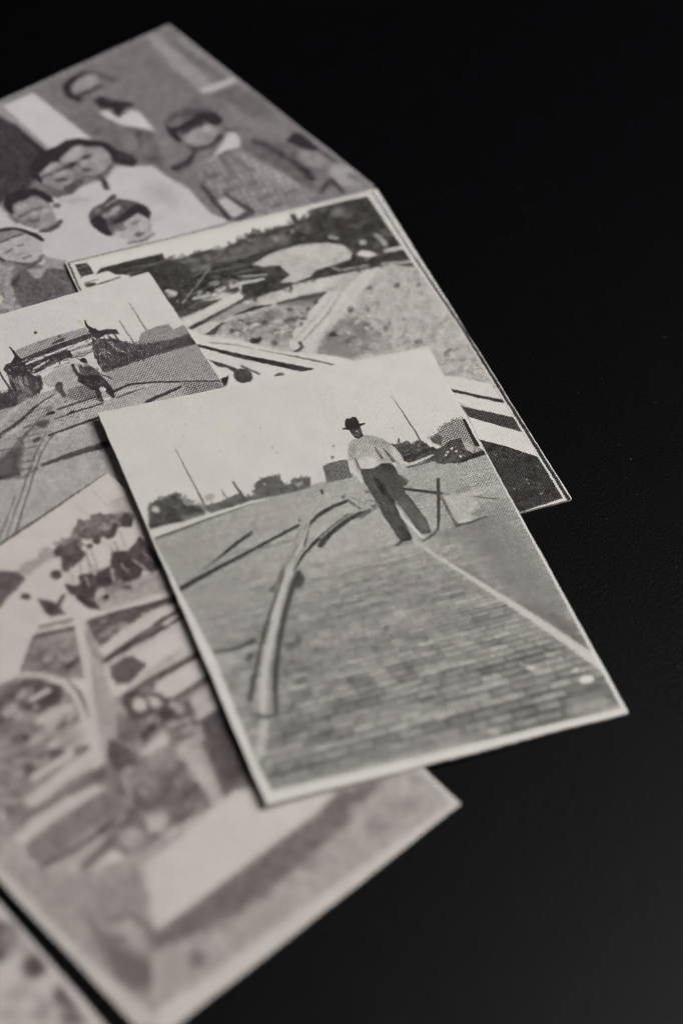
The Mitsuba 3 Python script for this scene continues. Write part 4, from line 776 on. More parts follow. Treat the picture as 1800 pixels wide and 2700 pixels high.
[1,66,0.07,1,0.14,0,[193,2521,575,2547],[9,9]],
[1,66,0.07,1,0.14,0,[477,2633,834,2672],[11,11]],
[1,196,0.08,1,0,0,[894,2758,1317,2782],[15,15]],
[1,196,0.08,1,0,0,[924,2670,1274,2667],[24,24]],
[1,196,0.08,1,0,0,[1102,2513,1243,2534],[13,13]],
[1,68,0.07,1,0.14,0,[912,2721,1297,2739],[6,6]],
[1,68,0.07,1,0.14,0,[1090,2545,1257,2566],[8,8]],
[1,96,0.1,0.7,0.14,0,[-281,1685,184,1724],[8,8]],
[1,96,0.1,0.7,0.14,0,[-353,1611,111,1635],[9,9]],
[1,96,0.1,0.7,0.14,0,[-429,1531,35,1541],[10,10]],
[1,96,0.1,0.7,0.14,0,[-506,1445,-43,1441],[11,11]],
[1,96,0.09,0.7,0.14,0,[-586,1354,-123,1335],[12,12]],
[1,96,0.09,0.7,0.14,0,[-668,1257,-206,1223],[13,13]],
[1,96,0.09,0.7,0.14,0,[-752,1154,-291,1106],[14,14]],
[1,96,0.09,0.7,0.14,0,[-839,1045,-378,984],[15,15]],
[1,96,0.09,0.7,0.14,0,[-927,931,-467,856],[16,16]],
[1,96,0.09,0.7,0.14,0,[-1018,812,-559,723],[17,17]],
[1,96,0.09,0.7,0.14,0,[-1111,687,-652,584],[18,18]],
[1,96,0.09,0.7,0.14,0,[-1206,558,-747,441],[19,19]],
[1,107,0.08,0.5,0.14,0,[230,1590,479,1603],[6,6]],
[1,107,0.08,0.5,0.14,0,[330,1581,597,1596],[6,6]],
[1,107,0.08,0.5,0.14,0,[430,1572,716,1589],[6,6]],
[1,107,0.08,0.5,0.14,0,[531,1564,836,1582],[6,6]],
[1,107,0.08,0.5,0.14,0,[631,1555,955,1575],[6,6]],
[1,107,0.08,0.5,0.14,0,[732,1546,1075,1568],[6,6]],
[1,107,0.08,0.5,0.14,0,[833,1537,1196,1560],[6,6]],
[1,107,0.08,0.5,0.14,0,[934,1528,1316,1553],[6,6]],
[1,107,0.08,0.5,0.14,0,[1036,1519,1437,1546],[6,6]],
[1,71,0.12,1,0.14,0,[196,1592,551,1608,884,1611],[17,20,17]],
[0,58,0.14,1,0.14,0,[127,1556,113,1538,83,1526,44,1523,8,1530,-17,1545,-23,1563,-9,1581,22,1593,60,1596,97,1590,121,1575]],
[0,58,0.11,1,0.14,0,[447,1451,436,1436,411,1424,379,1419,348,1421,326,1430,320,1443,330,1458,355,1470,387,1475,419,1473,440,1464]],
[1,73,0.11,1,0.14,0,[75,1414,475,1439,926,1432],[13,16,15]],
[1,68,0.14,1,0.14,0,[-170,1129,175,1152,739,1175],[18,23,25]],
[1,77,0.19,1,0.14,0,[-513,593,107,612,702,596],[36,56,65]],
[1,71,0.16,1,0.14,0,[-985,1387,-494,1586,-50,1820,268,1916],[49,31,17,8]],
[1,84,0.08,0.7,0.14,0,[-195,1764,194,1904],[11,11]],
[1,191,0.17,0.7,0,0,[-6,1802,367,1903],[13,18]],
[1,183,0.3,0.6,0.14,0,[-843,1644,-420,1879,-147,1997],[55,40,15]],
[1,187,0.3,0.6,0,0,[-845,1397,-467,1489,-97,1632],[45,33,18]],
[1,103,0.11,1,0.14,0,[-717,1864,-395,1938],[8,8]],
[1,94,0.14,1,0.14,0,[-477,1425,-328,1454],[11,11]],
[0,84,0.24,1,0.14,0,[-297,1136,-310,1113,-344,1092,-389,1079,-433,1077,-465,1088,-475,1108,-462,1132,-428,1153,-383,1166,-339,1167,-307,1156]],
[0,92,0.41,1,0.14,0,[-49,1390,-75,1356,-123,1337,-180,1336,-233,1355,-266,1387,-270,1426,-245,1459,-197,1479,-139,1480,-87,1461,-54,1428]],
[0,108,0.25,0.7,0.14,0,[138,1685,127,1658,96,1632,54,1615,11,1610,-19,1619,-31,1640,-19,1666,12,1692,54,1710,96,1715,127,1706]],
[1,88,0.12,1,0.14,0,[-1063,1119,-843,1123],[11,11]],
[1,99,0.13,1,0.14,0,[-1067,871,-768,1141,-444,1344,-116,1549],[20,16,13,7]],
[0,98,0.53,0.8,0.2,0,[-916,1069,-725,1124,-673,968,-832,791,-1056,818]],
[1,66,0.12,1,0.14,0,[1204,1609,1503,1651,1894,1553,2429,1352,3015,1122],[28,23,18,16,21]],
[0,107,0.74,0.7,0.14,0,[2369,1360,2978,1112,3012,954,2273,1030]],
[1,64,0.17,1,0.14,0,[1631,1190,2063,1246,2283,1280],[33,31,21]],
[1,83,0.15,1,0.14,0,[1197,1457,1715,1503],[15,15]],
[1,183,0.17,0.8,0.14,0,[1275,1559,1870,1501],[26,26]],
[1,103,0.14,1,0.14,0,[-1722,-665,-1105,113,-546,836,-155,1222],[14,14,12,9]],
[1,96,0.14,1,0.14,0,[-1601,-716,-1019,77,-458,799,-108,1124],[15,14,12,9]],
[1,99,0.16,1,0.14,0,[-1818,-624,-1360,-80,-1179,144],[14,14,14]],
[1,177,0.14,0.7,0.14,0,[-1661,-690,-1055,92,-503,818],[12,12,12]],
[0,84,0.6,0.9,0.2,0,[-1242,893,-867,1086,-638,1069,-937,574,-1265,558,-1427,588]],
[1,73,0.23,1,0.14,0,[-1301,611,-940,568],[28,28]],
[1,94,0.21,1,0.14,0,[-1120,765,-528,1258,-315,1407],[19,19,19]],
[1,103,0.23,1,0.14,0,[-852,500,-621,558],[19,19]],
[0,202,0.15,1,1.6,3,[1323,3217,1309,3220,1299,3236,1296,3261,1300,3288,1310,3309,1325,3320,1339,3318,1349,3302,1352,3277,1348,3250,1337,3228]],
[0,80,0.2,1,0.14,0,[568,3312,558,3297,544,3289,530,3289,520,3298,517,3314,521,3331,531,3346,545,3354,558,3354,568,3345,572,3329]],
[0,202,0.2,1,1.5,3,[314,4247,298,4219,280,4201,263,4199,253,4212,252,4238,261,4269,277,4297,296,4315,313,4317,323,4304,323,4278]]],
'crowd':[
[0,168,0.61,0.8,0.05,0,[2744,3499,3007,3432,3035,3304,2892,3117,2688,3191,2599,3308]],
[1,172,0.14,0.8,0.14,0,[2655,3849,2631,3416],[10,10]],
[1,176,0.14,0.7,0.14,0,[2270,3847,2280,3453],[10,10]],
[0,162,0.35,1,0.14,0,[719,3372,845,3435,1107,3369,1221,3459,1376,3453,1423,3320,1410,3175,1087,3230,785,3193]],
[0,98,0.43,1,0.1,0,[2,3810,502,3546,704,3354,712,3178,471,3108,255,3079,53,3010,-636,3032]],
[0,118,0.33,1,0.2,0,[1491,3356,1866,3355,2067,3456,2303,3363,2495,3350,2652,3237,2753,3178,2730,2980,2633,2895,2532,3018,2268,2922,2012,2948,2037,3148,1934,3203,1768,3186,1697,2933,1457,2887,1270,2843,1231,2954,1394,3157,1362,3278]],
[2,[70,170],0.18,0.8,70,80,[1506,3344,2067,3441,2652,3237,2633,2901,2268,2922,1934,3203,1682,2945,1237,2918],[65,43,-53]],
[0,76,0.42,1,0.14,0,[2766,3028,2721,2965,2663,2926,2608,2921,2570,2952,2560,3009,2579,3079,2624,3142,2682,3181,2737,3186,2775,3156,2785,3098]],
[0,74,0.5,1,0.14,0,[1602,2915,1527,2886,1458,2893,1415,2935,1408,3001,1439,3073,1501,3133,1577,3163,1646,3156,1689,3113,1696,3047,1664,2974]],
[0,86,0.42,0.8,0.14,0,[2095,3099,2061,3084,2013,3092,1963,3122,1926,3165,1910,3211,1921,3246,1955,3261,2003,3253,2053,3223,2090,3180,2106,3135]],
[0,82,0.33,1,0.14,0,[1476,3206,1440,3178,1399,3169,1365,3181,1347,3212,1350,3253,1373,3293,1409,3322,1450,3331,1484,3318,1502,3287,1499,3246]],
[0,96,0.39,0.8,0.14,0,[2347,2982,2307,2953,2262,2944,2224,2959,2204,2993,2206,3038,2231,3080,2271,3110,2316,3119,2354,3104,2374,3070,2372,3025]],
[0,88,0.33,1,0.14,0,[2091,2992,2064,2974,2029,2973,1998,2989,1977,3017,1973,3050,1987,3080,2015,3098,2049,3099,2081,3083,2101,3055,2105,3021]],
[0,86,0.45,0.4,0.14,0,[2390,3299,2366,3286,2318,3285,2258,3296,2202,3316,2166,3340,2158,3362,2182,3375,2230,3376,2290,3365,2346,3344,2382,3320]],
[0,165,0.33,0.7,0.14,0,[2374,3087,2346,3072,2308,3076,2271,3097,2244,3130,2235,3166,2246,3195,2274,3209,2311,3206,2349,3185,2376,3152,2385,3116]],
[0,88,0.35,1,0.2,0,[1081,2682,1315,2667,1519,2617,1683,2633,1809,2464,1960,2648,2084,2715,2296,2583,2597,2661,2609,2477,2565,2231,2500,2005,2297,2021,2183,2148,1954,2063,1711,2101,1476,2117,1432,2292,1256,2304,1249,2142,1218,1981,1081,2119,1053,2340,1117,2498]],
[2,[55,170],0.16,0.8,90,30,[1109,2658,1667,2615,2076,2707,2589,2652,2478,2023,1719,2110,1229,2008,1068,2357],[105,34,-115]],
[0,150,0.73,0.75,0.15,0,[1432,2292,1781,2179,2313,2038,2475,1963,2302,1553,1471,1833,1212,1932,1278,2118]],
[0,84,0.32,0.8,0.14,0,[1825,2004,1802,1993,1769,1998,1737,2018,1712,2047,1703,2077,1711,2101,1734,2112,1767,2107,1799,2087,1824,2058,1833,2028]],
[0,78,0.26,1,0.14,0,[1443,2100,1420,2085,1393,2084,1369,2095,1354,2117,1352,2144,1363,2167,1385,2182,1412,2183,1437,2172,1452,2150,1454,2123]],
[1,150,0.33,0.7,0.14,0,[2242,2410,2258,2147],[21,32]],
[1,119,0.24,0.5591330027903338,0.14,0,[2385,3353,2459,3344],[25,25]],
[1,102,0.24,0.8170767144252294,0.14,0,[1937,3407,1915,3453],[18,18]],
[1,105,0.24,0.625781518924618,0.14,0,[2043,3406,2036,3447],[14,14]],
[1,106,0.24,0.7616058274523005,0.14,0,[2328,3308,2425,3401],[39,39]],
[1,127,0.24,0.7393953573295228,0.14,0,[1667,3315,1630,3267],[18,18]],
[1,116,0.24,0.5619931199667053,0.14,0,[1438,3296,1494,3334],[20,20]],
[1,129,0.24,0.5531944434860108,0.14,0,[2615,3176,2736,3204],[39,39]],
[1,99,0.24,0.5681441149162306,0.14,0,[2382,3279,2421,3254],[17,17]],
[1,98,0.24,0.8389436181161066,0.14,0,[2337,3433,2232,3374],[36,36]],
[1,105,0.24,0.6913895210501586,0.14,0,[2797,3109,2691,3029],[38,38]],
[1,112,0.24,0.7965882175360334,0.14,0,[2107,3477,2107,3416],[20,20]],
[1,105,0.24,0.6270944568130927,0.14,0,[2667,2974,2705,3006],[14,14]],
[1,112,0.24,0.5837608794693572,0.14,0,[2751,3067,2732,3014],[17,17]],
[1,100,0.24,0.6307944030505364,0.14,0,[2380,3376,2278,3300],[37,37]],
[1,124,0.24,0.7227960047003323,0.14,0,[2776,3100,2799,3033],[25,25]],
[1,115,0.24,0.7746738102834679,0.14,0,[2759,3016,2829,3059],[24,24]],
[1,121,0.24,0.6460877899661809,0.14,0,[2030,3457,2052,3426],[14,14]],
[1,129,0.24,0.6875451919778997,0.14,0,[2084,3481,1970,3407],[40,40]],
[1,98,0.24,0.5535595672870763,0.14,0,[2427,3377,2354,3328],[26,26]],
[1,130,0.24,0.8253452025084816,0.14,0,[2306,3367,2216,3330],[29,29]],
[1,121,0.24,0.8892562658578308,0.14,0,[2187,3444,2174,3360],[27,27]],
[1,131,0.24,0.5743418209646816,0.14,0,[1662,3396,1620,3337],[21,21]],
[1,133,0.24,0.5569707632922015,0.14,0,[2134,3322,2243,3399],[39,39]],
[1,128,0.24,0.6654353187634807,0.14,0,[2338,3386,2317,3338],[16,16]],
[1,123,0.24,0.6428013685932911,0.14,0,[2345,3370,2430,3316],[37,37]],
[1,130,0.24,0.544007080380632,0.14,0,[2726,3131,2750,3073],[23,23]],
[1,131,0.24,0.5839265057973232,0.14,0,[1837,3357,1943,3407],[35,35]],
[1,116,0.24,0.8764696999772148,0.14,0,[2039,3419,2092,3517],[33,33]],
[1,122,0.24,0.559952540589195,0.14,0,[2362,3287,2413,3314],[17,17]],
[1,100,0.24,0.6341301154581759,0.14,0,[1678,3351,1644,3403],[23,23]],
[1,109,0.24,0.879649904631242,0.14,0,[2149,3413,2109,3456],[22,22]],
[1,100,0.24,0.5435145196189343,0.14,0,[1956,3281,1894,3352],[35,35]],
[1,112,0.24,0.7594146205515491,0.14,0,[2772,2989,2807,3061],[24,24]],
[1,117,0.24,0.6976057826924527,0.14,0,[2433,3366,2318,3351],[37,37]],
[1,101,0.24,0.8331786250374029,0.14,0,[2555,3278,2554,3225],[18,18]],
[1,133,0.24,0.8786815068916811,0.14,0,[2370,3354,2390,3416],[20,20]],
[1,107,0.24,0.7779227116856371,0.14,0,[2334,3328,2332,3371],[14,14]],
[1,112,0.24,0.6526063602608102,0.14,0,[1889,3402,1924,3338],[26,26]],
[1,126,0.24,0.6806275182769097,0.14,0,[1493,3418,1570,3359],[35,35]],
[1,126,0.24,0.6587258707714505,0.14,0,[2441,3328,2349,3298],[29,29]],
[1,98,0.24,0.8281062848902827,0.14,0,[1926,3395,1982,3402],[18,18]],
[1,128,0.24,0.8668742482959814,0.14,0,[2296,3323,2300,3443],[39,39]],
[1,129,0.24,0.546151137579382,0.14,0,[2108,3448,2055,3434],[17,17]],
[1,121,0.24,0.8540917139242648,0.14,0,[1976,3437,2066,3478],[30,30]],
[1,107,0.24,0.727011301405065,0.14,0,[2753,3077,2700,2997],[28,28]],
[1,128,0.24,0.7627041780948515,0.14,0,[2348,3405,2403,3347],[29,29]],
[1,115,0.24,0.6616661521192362,0.14,0,[2352,3386,2231,3356],[39,39]],
[1,111,0.24,0.707142773954037,0.14,0,[2059,3425,2079,3373],[20,20]],
[1,100,0.24,0.6619552164458506,0.14,0,[2444,3321,2416,3398],[29,29]],
[1,98,0.24,0.7247501901809278,0.14,0,[2078,3490,2089,3409],[28,28]],
[0,196,0.42,1,0,0,[2542,2654,2455,2613,2361,2623,2285,2681,2248,2772,2259,2871,2316,2952,2403,2993,2497,2983,2574,2925,2611,2834,2599,2734]],
[0,190,0.36,1,0,0,[2216,2824,2172,2795,2119,2792,2071,2814,2040,2857,2036,2909,2059,2956,2103,2985,2157,2989,2205,2966,2235,2923,2239,2871]],
[0,194,0.44,1,0,0,[1904,2607,1806,2574,1714,2597,1651,2668,1634,2768,1668,2871,1744,2950,1842,2983,1935,2961,1999,2890,2015,2789,1980,2685]],
[0,190,0.35,1,0,0,[1600,2738,1556,2706,1490,2700,1419,2723,1362,2767,1335,2822,1345,2872,1389,2904,1455,2910,1527,2888,1583,2843,1610,2788]],
[0,192,0.38,1,0,0,[1290,2645,1243,2632,1197,2648,1163,2690,1151,2746,1164,2800,1199,2840,1246,2853,1292,2837,1326,2795,1337,2739,1324,2684]],
[0,196,0.35,1,0,0,[1005,2339,937,2312,875,2316,836,2352,832,2409,862,2472,919,2525,987,2554,1050,2549,1088,2514,1093,2456,1063,2392]],
[0,172,0.53,0.6,0.2,0,[1582,2688,1818,2643,1811,2494,1630,2431,1561,2551]],
[1,110,0.23,0.7,0.14,0,[1385,2577,1566,2670],[17,17]],
[1,104,0.27,0.5,0.14,0,[1832,2631,1558,2492],[17,17]],
[0,90,0.22,1,0.2,0,[1477,3318,1784,3237,1707,2927,1467,2875,1227,2922,1413,3136]],
[0,76,0.22,1,0.1,0,[2014,2707,2257,2621,2213,2146,2067,2055,1827,2142,1873,2512]],
[0,82,0.23,1,0.1,0,[2263,2556,2607,2652,2568,2359,2471,1987,2272,1998,2227,2232]],
[0,76,0.22,1,0.14,0,[1593,2554,1855,2528,1767,2251,1552,2259,1445,2350]],
[0,78,0.22,1,0.14,0,[1367,2707,1559,2622,1464,2354,1263,2197,1189,2414]],
[0,80,0.22,1,0.14,0,[1071,2706,1185,2552,1157,2307,1212,2069,1186,1969,1068,2135,1024,2439]],
[0,198,0.3,1,0,0,[2539,2648,2450,2605,2355,2613,2280,2669,2245,2758,2259,2857,2318,2940,2407,2984,2503,2977,2578,2921,2613,2830,2599,2731]],
[0,190,0.19,1,0,0,[2226,2766,2371,2604,2282,2560,2174,2671]],
[0,192,0.23,1,0,0,[2202,2846,2149,2807,2090,2796,2040,2815,2013,2860,2016,2919,2048,2975,2101,3014,2160,3026,2210,3006,2237,2961,2234,2902]],
[0,197,0.26,1,0,0,[1782,2982,1975,2985,2078,2851,2012,2669,1874,2550,1685,2586,1639,2749]],
[0,194,0.22,1,0,0,[1366,2902,1579,2878,1607,2776,1517,2610,1429,2724]],
[0,192,0.22,1,0,0,[1193,2854,1310,2802,1320,2592,1200,2569,1132,2705]],
[0,196,0.22,1,0,0,[916,2492,1060,2473,1033,2335,762,2243,725,2350]],
[0,72,0.23,1,0.14,0,[2755,3013,2713,2951,2662,2912,2614,2906,2584,2934,2578,2989,2599,3056,2641,3118,2692,3157,2740,3164,2771,3136,2776,3081]],
[0,76,0.19,1,0.14,0,[2073,2982,2047,2964,2016,2961,1989,2973,1973,2998,1971,3028,1986,3056,2012,3073,2042,3077,2070,3064,2086,3040,2088,3009]],
[0,82,0.23,1,0.14,0,[2404,2962,2334,2927,2277,2916,2247,2932,2252,2970,2291,3020,2354,3069,2424,3104,2481,3116,2512,3100,2506,3062,2467,3011]],
[0,72,0.22,1,0.14,0,[1164,2878,1125,2850,1079,2844,1038,2861,1014,2898,1013,2944,1036,2987,1075,3016,1121,3022,1162,3005,1186,2968,1187,2921]],
[0,80,0.22,1,0.14,0,[1724,2971,1679,2939,1627,2931,1581,2951,1554,2992,1554,3045,1580,3094,1625,3126,1678,3134,1723,3114,1750,3073,1751,3020]],
[0,100,0.23,1,0.14,0,[2106,3179,2081,3156,2036,3146,1985,3152,1940,3173,1914,3202,1914,3232,1939,3256,1984,3266,2035,3260,2080,3239,2106,3210]],
[1,168,0.22,1,0.14,0,[1638,2711,1589,2577],[32,32]],
[1,164,0.19,1,0.14,0,[1837,2465,1724,2268],[21,21]],
[1,160,0.19,1,0.14,0,[2216,2379,2251,2134],[16,16]],
[0,172,0.26,1,0.14,0,[1473,2198,1446,2167,1406,2151,1362,2154,1326,2174,1309,2207,1314,2244,1340,2274,1381,2291,1425,2288,1460,2268,1478,2235]],
[0,72,0.18,1,0.14,0,[1450,2073,1425,2056,1395,2053,1368,2066,1352,2090,1351,2119,1364,2146,1389,2163,1419,2165,1446,2153,1462,2129,1464,2100]],
[0,84,0.22,1,0.14,0,[1831,1984,1809,1972,1780,1974,1753,1989,1734,2013,1728,2041,1737,2063,1759,2076,1788,2074,1816,2059,1835,2034,1840,2007]],
[1,150,0.19,1,0.14,0,[2019,2427,1992,2255],[16,16]],
[1,156,0.17,1,0.14,0,[1428,2616,1365,2437],[13,13]],
[1,150,0.17,1,0.14,0,[2456,2413,2423,2165],[13,13]],
[1,130,0.26,0.6,0.14,0,[1699,1999,2331,1851],[19,19]],
[1,140,0.22,0.6,0.14,0,[1850,2026,2409,1902],[13,13]],
[1,136,0.22,0.6,0.14,0,[1496,2019,1954,1860],[16,16]],
[1,132,0.13,1,0.14,0,[2239,2834,2145,2675],[12,12]],
[1,134,0.13,1,0.14,0,[2133,2805,2051,2676],[11,11]],
[1,128,0.15,1,0.14,0,[1757,2983,1620,2726],[13,13]],
[1,138,0.15,0.7,0.14,0,[1836,2936,1690,2628],[12,12]],
[1,136,0.17,0.6,0.14,0,[2446,2939,2297,2666],[14,14]],
[1,130,0.13,1,0.14,0,[1542,2870,1422,2698],[11,11]],
[1,140,0.13,1,0.14,0,[1306,2797,1225,2633],[11,11]],
[0,120,0.19,1,0.14,0,[2189,3155,2159,3132,2128,3123,2103,3131,2092,3154,2096,3185,2115,3217,2145,3241,2176,3249,2201,3241,2213,3219,2208,3187]],
[0,92,0.19,1,0.14,0,[1921,2983,1896,2965,1865,2962,1838,2974,1821,2999,1820,3029,1834,3056,1860,3074,1891,3077,1918,3065,1934,3041,1936,3010]],
[0,96,0.19,1,0.14,0,[1466,2895,1441,2878,1411,2875,1384,2887,1367,2911,1366,2941,1380,2968,1405,2986,1435,2989,1462,2977,1479,2953,1480,2923]],
[0,88,0.19,1,0.14,0,[2268,2949,2242,2931,2213,2927,2187,2937,2173,2960,2173,2990,2187,3017,2213,3035,2243,3039,2268,3029,2283,3006,2283,2976]],
[0,196,0.32,1,0,0,[-636,3032,-6,2940,631,3125,1025,3159,1387,3163,1231,2954,1091,3035,1028,2849,1082,2711,996,2570,778,2559,619,2770,503,2507,112,2289,-379,1991,-784,1706,-1606,1850]],
[0,80,0.32,1,0.14,0,[1176,2883,1138,2857,1093,2852,1053,2871,1028,2908,1025,2953,1046,2994,1083,3020,1129,3025,1169,3006,1194,2969,1197,2924]],
[0,84,0.29,1,0.14,0,[538,2857,509,2843,473,2848,439,2872,417,2907,412,2945,427,2975,456,2989,492,2984,526,2961,548,2925,552,2887]],
[0,82,0.32,1,0.14,0,[590,2779,687,2651,762,2512,946,2583,981,2553,766,2432,729,2277,527,2381,510,2501]],
[0,160,0.26,1,0.14,0,[291,2358,771,2157,726,2106,205,2313]],
[1,96,0.2,1,0.14,0,[284,2350,529,2214,777,2108],[13,13,13]],
[1,184,0.2,1,0.14,0,[183,2287,485,2163,732,2056],[24,24,24]],
[0,134,0.25,1,0.16,0,[96,2243,657,1971,436,1524,159,1181,-603,1837,-379,1962,-160,2095]],
[2,[80,180],0.17,0.8,50,14,[89,2234,650,1962,189,1270,-492,1857],[134,32,-8]],
[1,78,0.26,1,0.14,0,[97,2257,363,2133,654,1995],[30,34,32]],
[1,95,0.28,1,0.14,0,[75,2246,-281,2023,-471,1896],[20,16,16]],
[0,100,0.56,0.7,0.14,0,[-211,2021,81,1918,-131,1865,-324,1944]],
[0,84,0.34,1,0.14,0,[43,1541,360,1575,350,1481,68,1433]],
[1,166,0.71,0.5,0.14,0,[86,2119,548,1901],[40,40]],
[0,150,0.37,1,0.14,0,[836,1952,804,1860,657,1335,378,992,186,1157]],
[0,92,0.32,1,0.08,0,[880,1960,1402,1755,2206,1420,2161,1276,1804,1397,1181,1509,719,1459,786,1756]],
[0,158,0.63,0.8,0.14,0,[833,1671,1279,1619,1354,1480,886,1537]],
[1,76,0.29,1,0.14,0,[891,1959,1235,1846,1683,1652,2228,1417],[14,35,37,41]],
[2,[70,170],0.16,0.8,40,8,[907,1922,2174,1386,1804,1397,747,1464],[159,26,-8]],
[1,194,0.26,1,0,0,[867,2016,1452,1812,1903,1617,2296,1491],[23,33,39,46]],
[1,190,0.32,1,0,0,[695,1391,1235,1432,1790,1409,2176,1278],[41,53,64,41]],
[1,82,0.32,1,0.14,0,[619,1250,1192,1246,1796,1223,2119,1189],[31,39,41,31]],
[1,186,0.29,1,0.14,0,[607,1114,1339,1135,2055,1093],[41,45,41]],
[1,92,0.29,1,0.14,0,[1063,1075,1556,1098,2113,1073],[20,27,31]],
[0,96,0.31,1,0.14,0,[533,1017,691,1071,998,1086,1024,814,693,720,453,927]],
[1,194,0.31,1,0,0,[1013,912,1549,955,2093,969],[72,76,61]],
[1,196,0.28,1,0,0,[827,2110,616,1813,436,1524,295,1295,178,1106],[54,48,52,56,60]],
[0,134,0.27,1,0.12,0,[-1696,2072,-579,1865,-185,1323,-84,676,1876,410,1485,-1838,685,-1943,-3137,302]],
[0,92,0.57,1,0.16,0,[-603,1837,-318,1592,-214,1289,-321,1120,-536,1146,-822,1118,-759,1459,-1159,1331,-1478,1334,-1174,1699]],
[0,176,0.64,1,0.1,0,[-822,1118,-459,1120,-349,905,-278,607,-671,11,-967,270,-977,860]],
[1,194,0.42,1,0,0,[-540,1880,-274,1643,-121,1358,-113,1061,-198,775,-398,396,-710,-32],[36,38,55,82,96,96,82]],
[1,110,0.49,0.75,0.14,0,[-958,882,-542,835],[35,35]],
[1,120,0.49,0.75,0.14,0,[-1017,700,-564,658],[35,35]],
[1,105,0.49,0.75,0.14,0,[-1057,541,-663,469],[35,35]],
[1,95,0.49,0.75,0.14,0,[-1276,964,-881,972],[35,35]],
[1,180,0.5,0.75,0.14,0,[-880,1050,-518,1052],[35,35]],
[1,110,0.49,0.75,0.14,0,[-1501,774,-1110,781],[35,35]],
[1,110,0.49,0.75,0.14,0,[-1517,1135,-1199,1170],[35,35]],
[1,186,0.49,0.75,0.14,0,[-1355,531,-964,498],[35,35]],
[1,150,0.49,0.75,0.14,0,[-1293,1173,-916,1160],[35,35]],
[2,[70,200],0.21,0.805,90,10,[-1099,1634,-600,1802,-224,1277,-515,263,-693,61,-1888,691],[183,49,-4]],
[0,165,0.38,1,0.1,0,[519,1533,518,1205,266,693,297,426,-60,102,-328,100,-581,-183,-710,-32,-141,725]],
[0,80,0.38,1,0.15,0,[-510,1579,-206,1336,-385,1111,-643,1166,-710,1371]],
[1,186,0.31,1,0.14,0,[-686,1411,-379,1385],[41,41]],
[1,188,0.34,1,0,0,[-826,1056,-351,941],[76,76]],
[1,104,0.3,1,0.14,0,[-972,772,-574,759],[35,35]],
[1,186,0.23,0.7,0.14,0,[-914,897,-572,876],[22,22]],
[0,74,0.45,1,0.14,0,[-1150,908,-1194,883,-1253,889,-1311,923,-1353,976,-1367,1034,-1350,1082,-1307,1106,-1248,1100,-1190,1066,-1148,1013,-1133,955]],
[0,90,0.41,1,0.14,0,[-909,407,-938,377,-988,364,-1044,372,-1093,398,-1120,435,-1119,474,-1090,503,-1041,516,-984,508,-936,483,-908,445]],
[0,78,0.48,1,0.14,0,[-1765,578,-1816,540,-1875,530,-1926,552,-1955,600,-1955,661,-1925,718,-1874,757,-1815,767,-1764,745,-1735,697,-1735,636]],
[0,96,0.48,1,0.14,0,[-1431,439,-1480,405,-1538,400,-1590,425,-1622,474,-1625,532,-1600,586,-1551,620,-1493,625,-1441,600,-1408,552,-1405,493]],
[0,88,0.45,1,0.14,0,[-1396,810,-1430,782,-1501,772,-1590,782,-1673,808,-1727,845,-1739,882,-1706,909,-1635,920,-1546,910,-1463,884,-1408,847]],
[0,176,0.57,0.7,0.14,0,[-877,1490,-904,1432,-967,1386,-1048,1365,-1127,1373,-1181,1409,-1197,1463,-1171,1520,-1108,1566,-1026,1588,-948,1580,-893,1544]],
[1,180,0.45,0.6,0.14,0,[-1215,847,-784,745],[54,54]],
[1,190,0.41,1,0,0,[-1535,358,-866,311],[61,61]],
[1,110,0.37,1,0.14,0,[-1426,225,-887,175],[32,32]],
[0,100,0.34,1,0.14,0,[-796,18,-825,5,-866,13,-908,39,-940,78,-953,117,-944,147,-915,161,-874,153,-832,127,-800,88,-787,49]],
[1,112,0.23,1,0.14,0,[-41,1335,-68,1036,-242,629],[17,28,22]],
[1,118,0.23,1,0.14,0,[317,1189,3,775,-414,228],[14,22,27]],
[1,196,0.24,1,0,0,[837,2149,645,1812,404,1441,117,1037,-150,708],[42,45,42,42,36]],
[1,192,0.28,1,0,0,[720,1406,1571,1313],[67,67]],
[1,78,0.28,1,0.14,0,[597,1222,1696,1133],[37,37]],
[1,188,0.28,1,0,0,[640,1113,1786,1006],[47,47]],
[0,197,0.28,1,0,0,[1023,1001,1915,921,1829,748,1014,834]],
[0,94,0.28,1,0.14,0,[543,1004,976,1016,1030,753,597,685,462,802]],
[0,176,0.32,1,0.1,0,[549,632,1116,679,1674,661,1547,502,660,489]],
[1,88,0.32,1,0.14,0,[826,427,1780,375],[33,33]],
[0,197,0.32,1,0,0,[896,438,1744,357,1624,98,834,149]],
[1,92,0.28,1,0.14,0,[836,86,1645,32],[26,26]],
[0,174,0.32,1,0.14,0,[919,-66,1579,-104,1510,-330,981,-261]],
[0,194,0.32,1,0,0,[914,-334,1428,-330,1357,-492,904,-475]],
[1,192,0.38,1,0,0,[520,1573,251,1190,-73,746,-361,363,-634,-21],[60,55,60,69,69]],
[0,98,0.39,1,0.14,0,[574,1096,897,1093,1041,776,650,705,456,791]],
[1,190,0.47,1,0,0,[597,608,1111,531,1797,478],[56,62,56]],
[1,84,0.47,1,0.14,0,[419,561,931,523,1854,387],[34,42,42]],
[0,194,0.47,1,0,0,[757,370,1638,345,1789,318,1654,24,914,53,841,236]],
[1,92,0.47,1,0.14,0,[853,25,1410,-11,1712,-27],[36,36,36]],
[1,180,0.58,1,0.14,0,[938,-368,1414,-379],[83,83]],
[0,110,0.58,1,0.3,0,[339,510,728,375,822,253,812,-20,1087,-96,976,-401,582,-455,530,-252,259,-214,175,214]],
[2,[60,190],0.17,0.9,60,60,[339,510,843,276,976,-401,468,-357,135,170],[107,44,-7]],
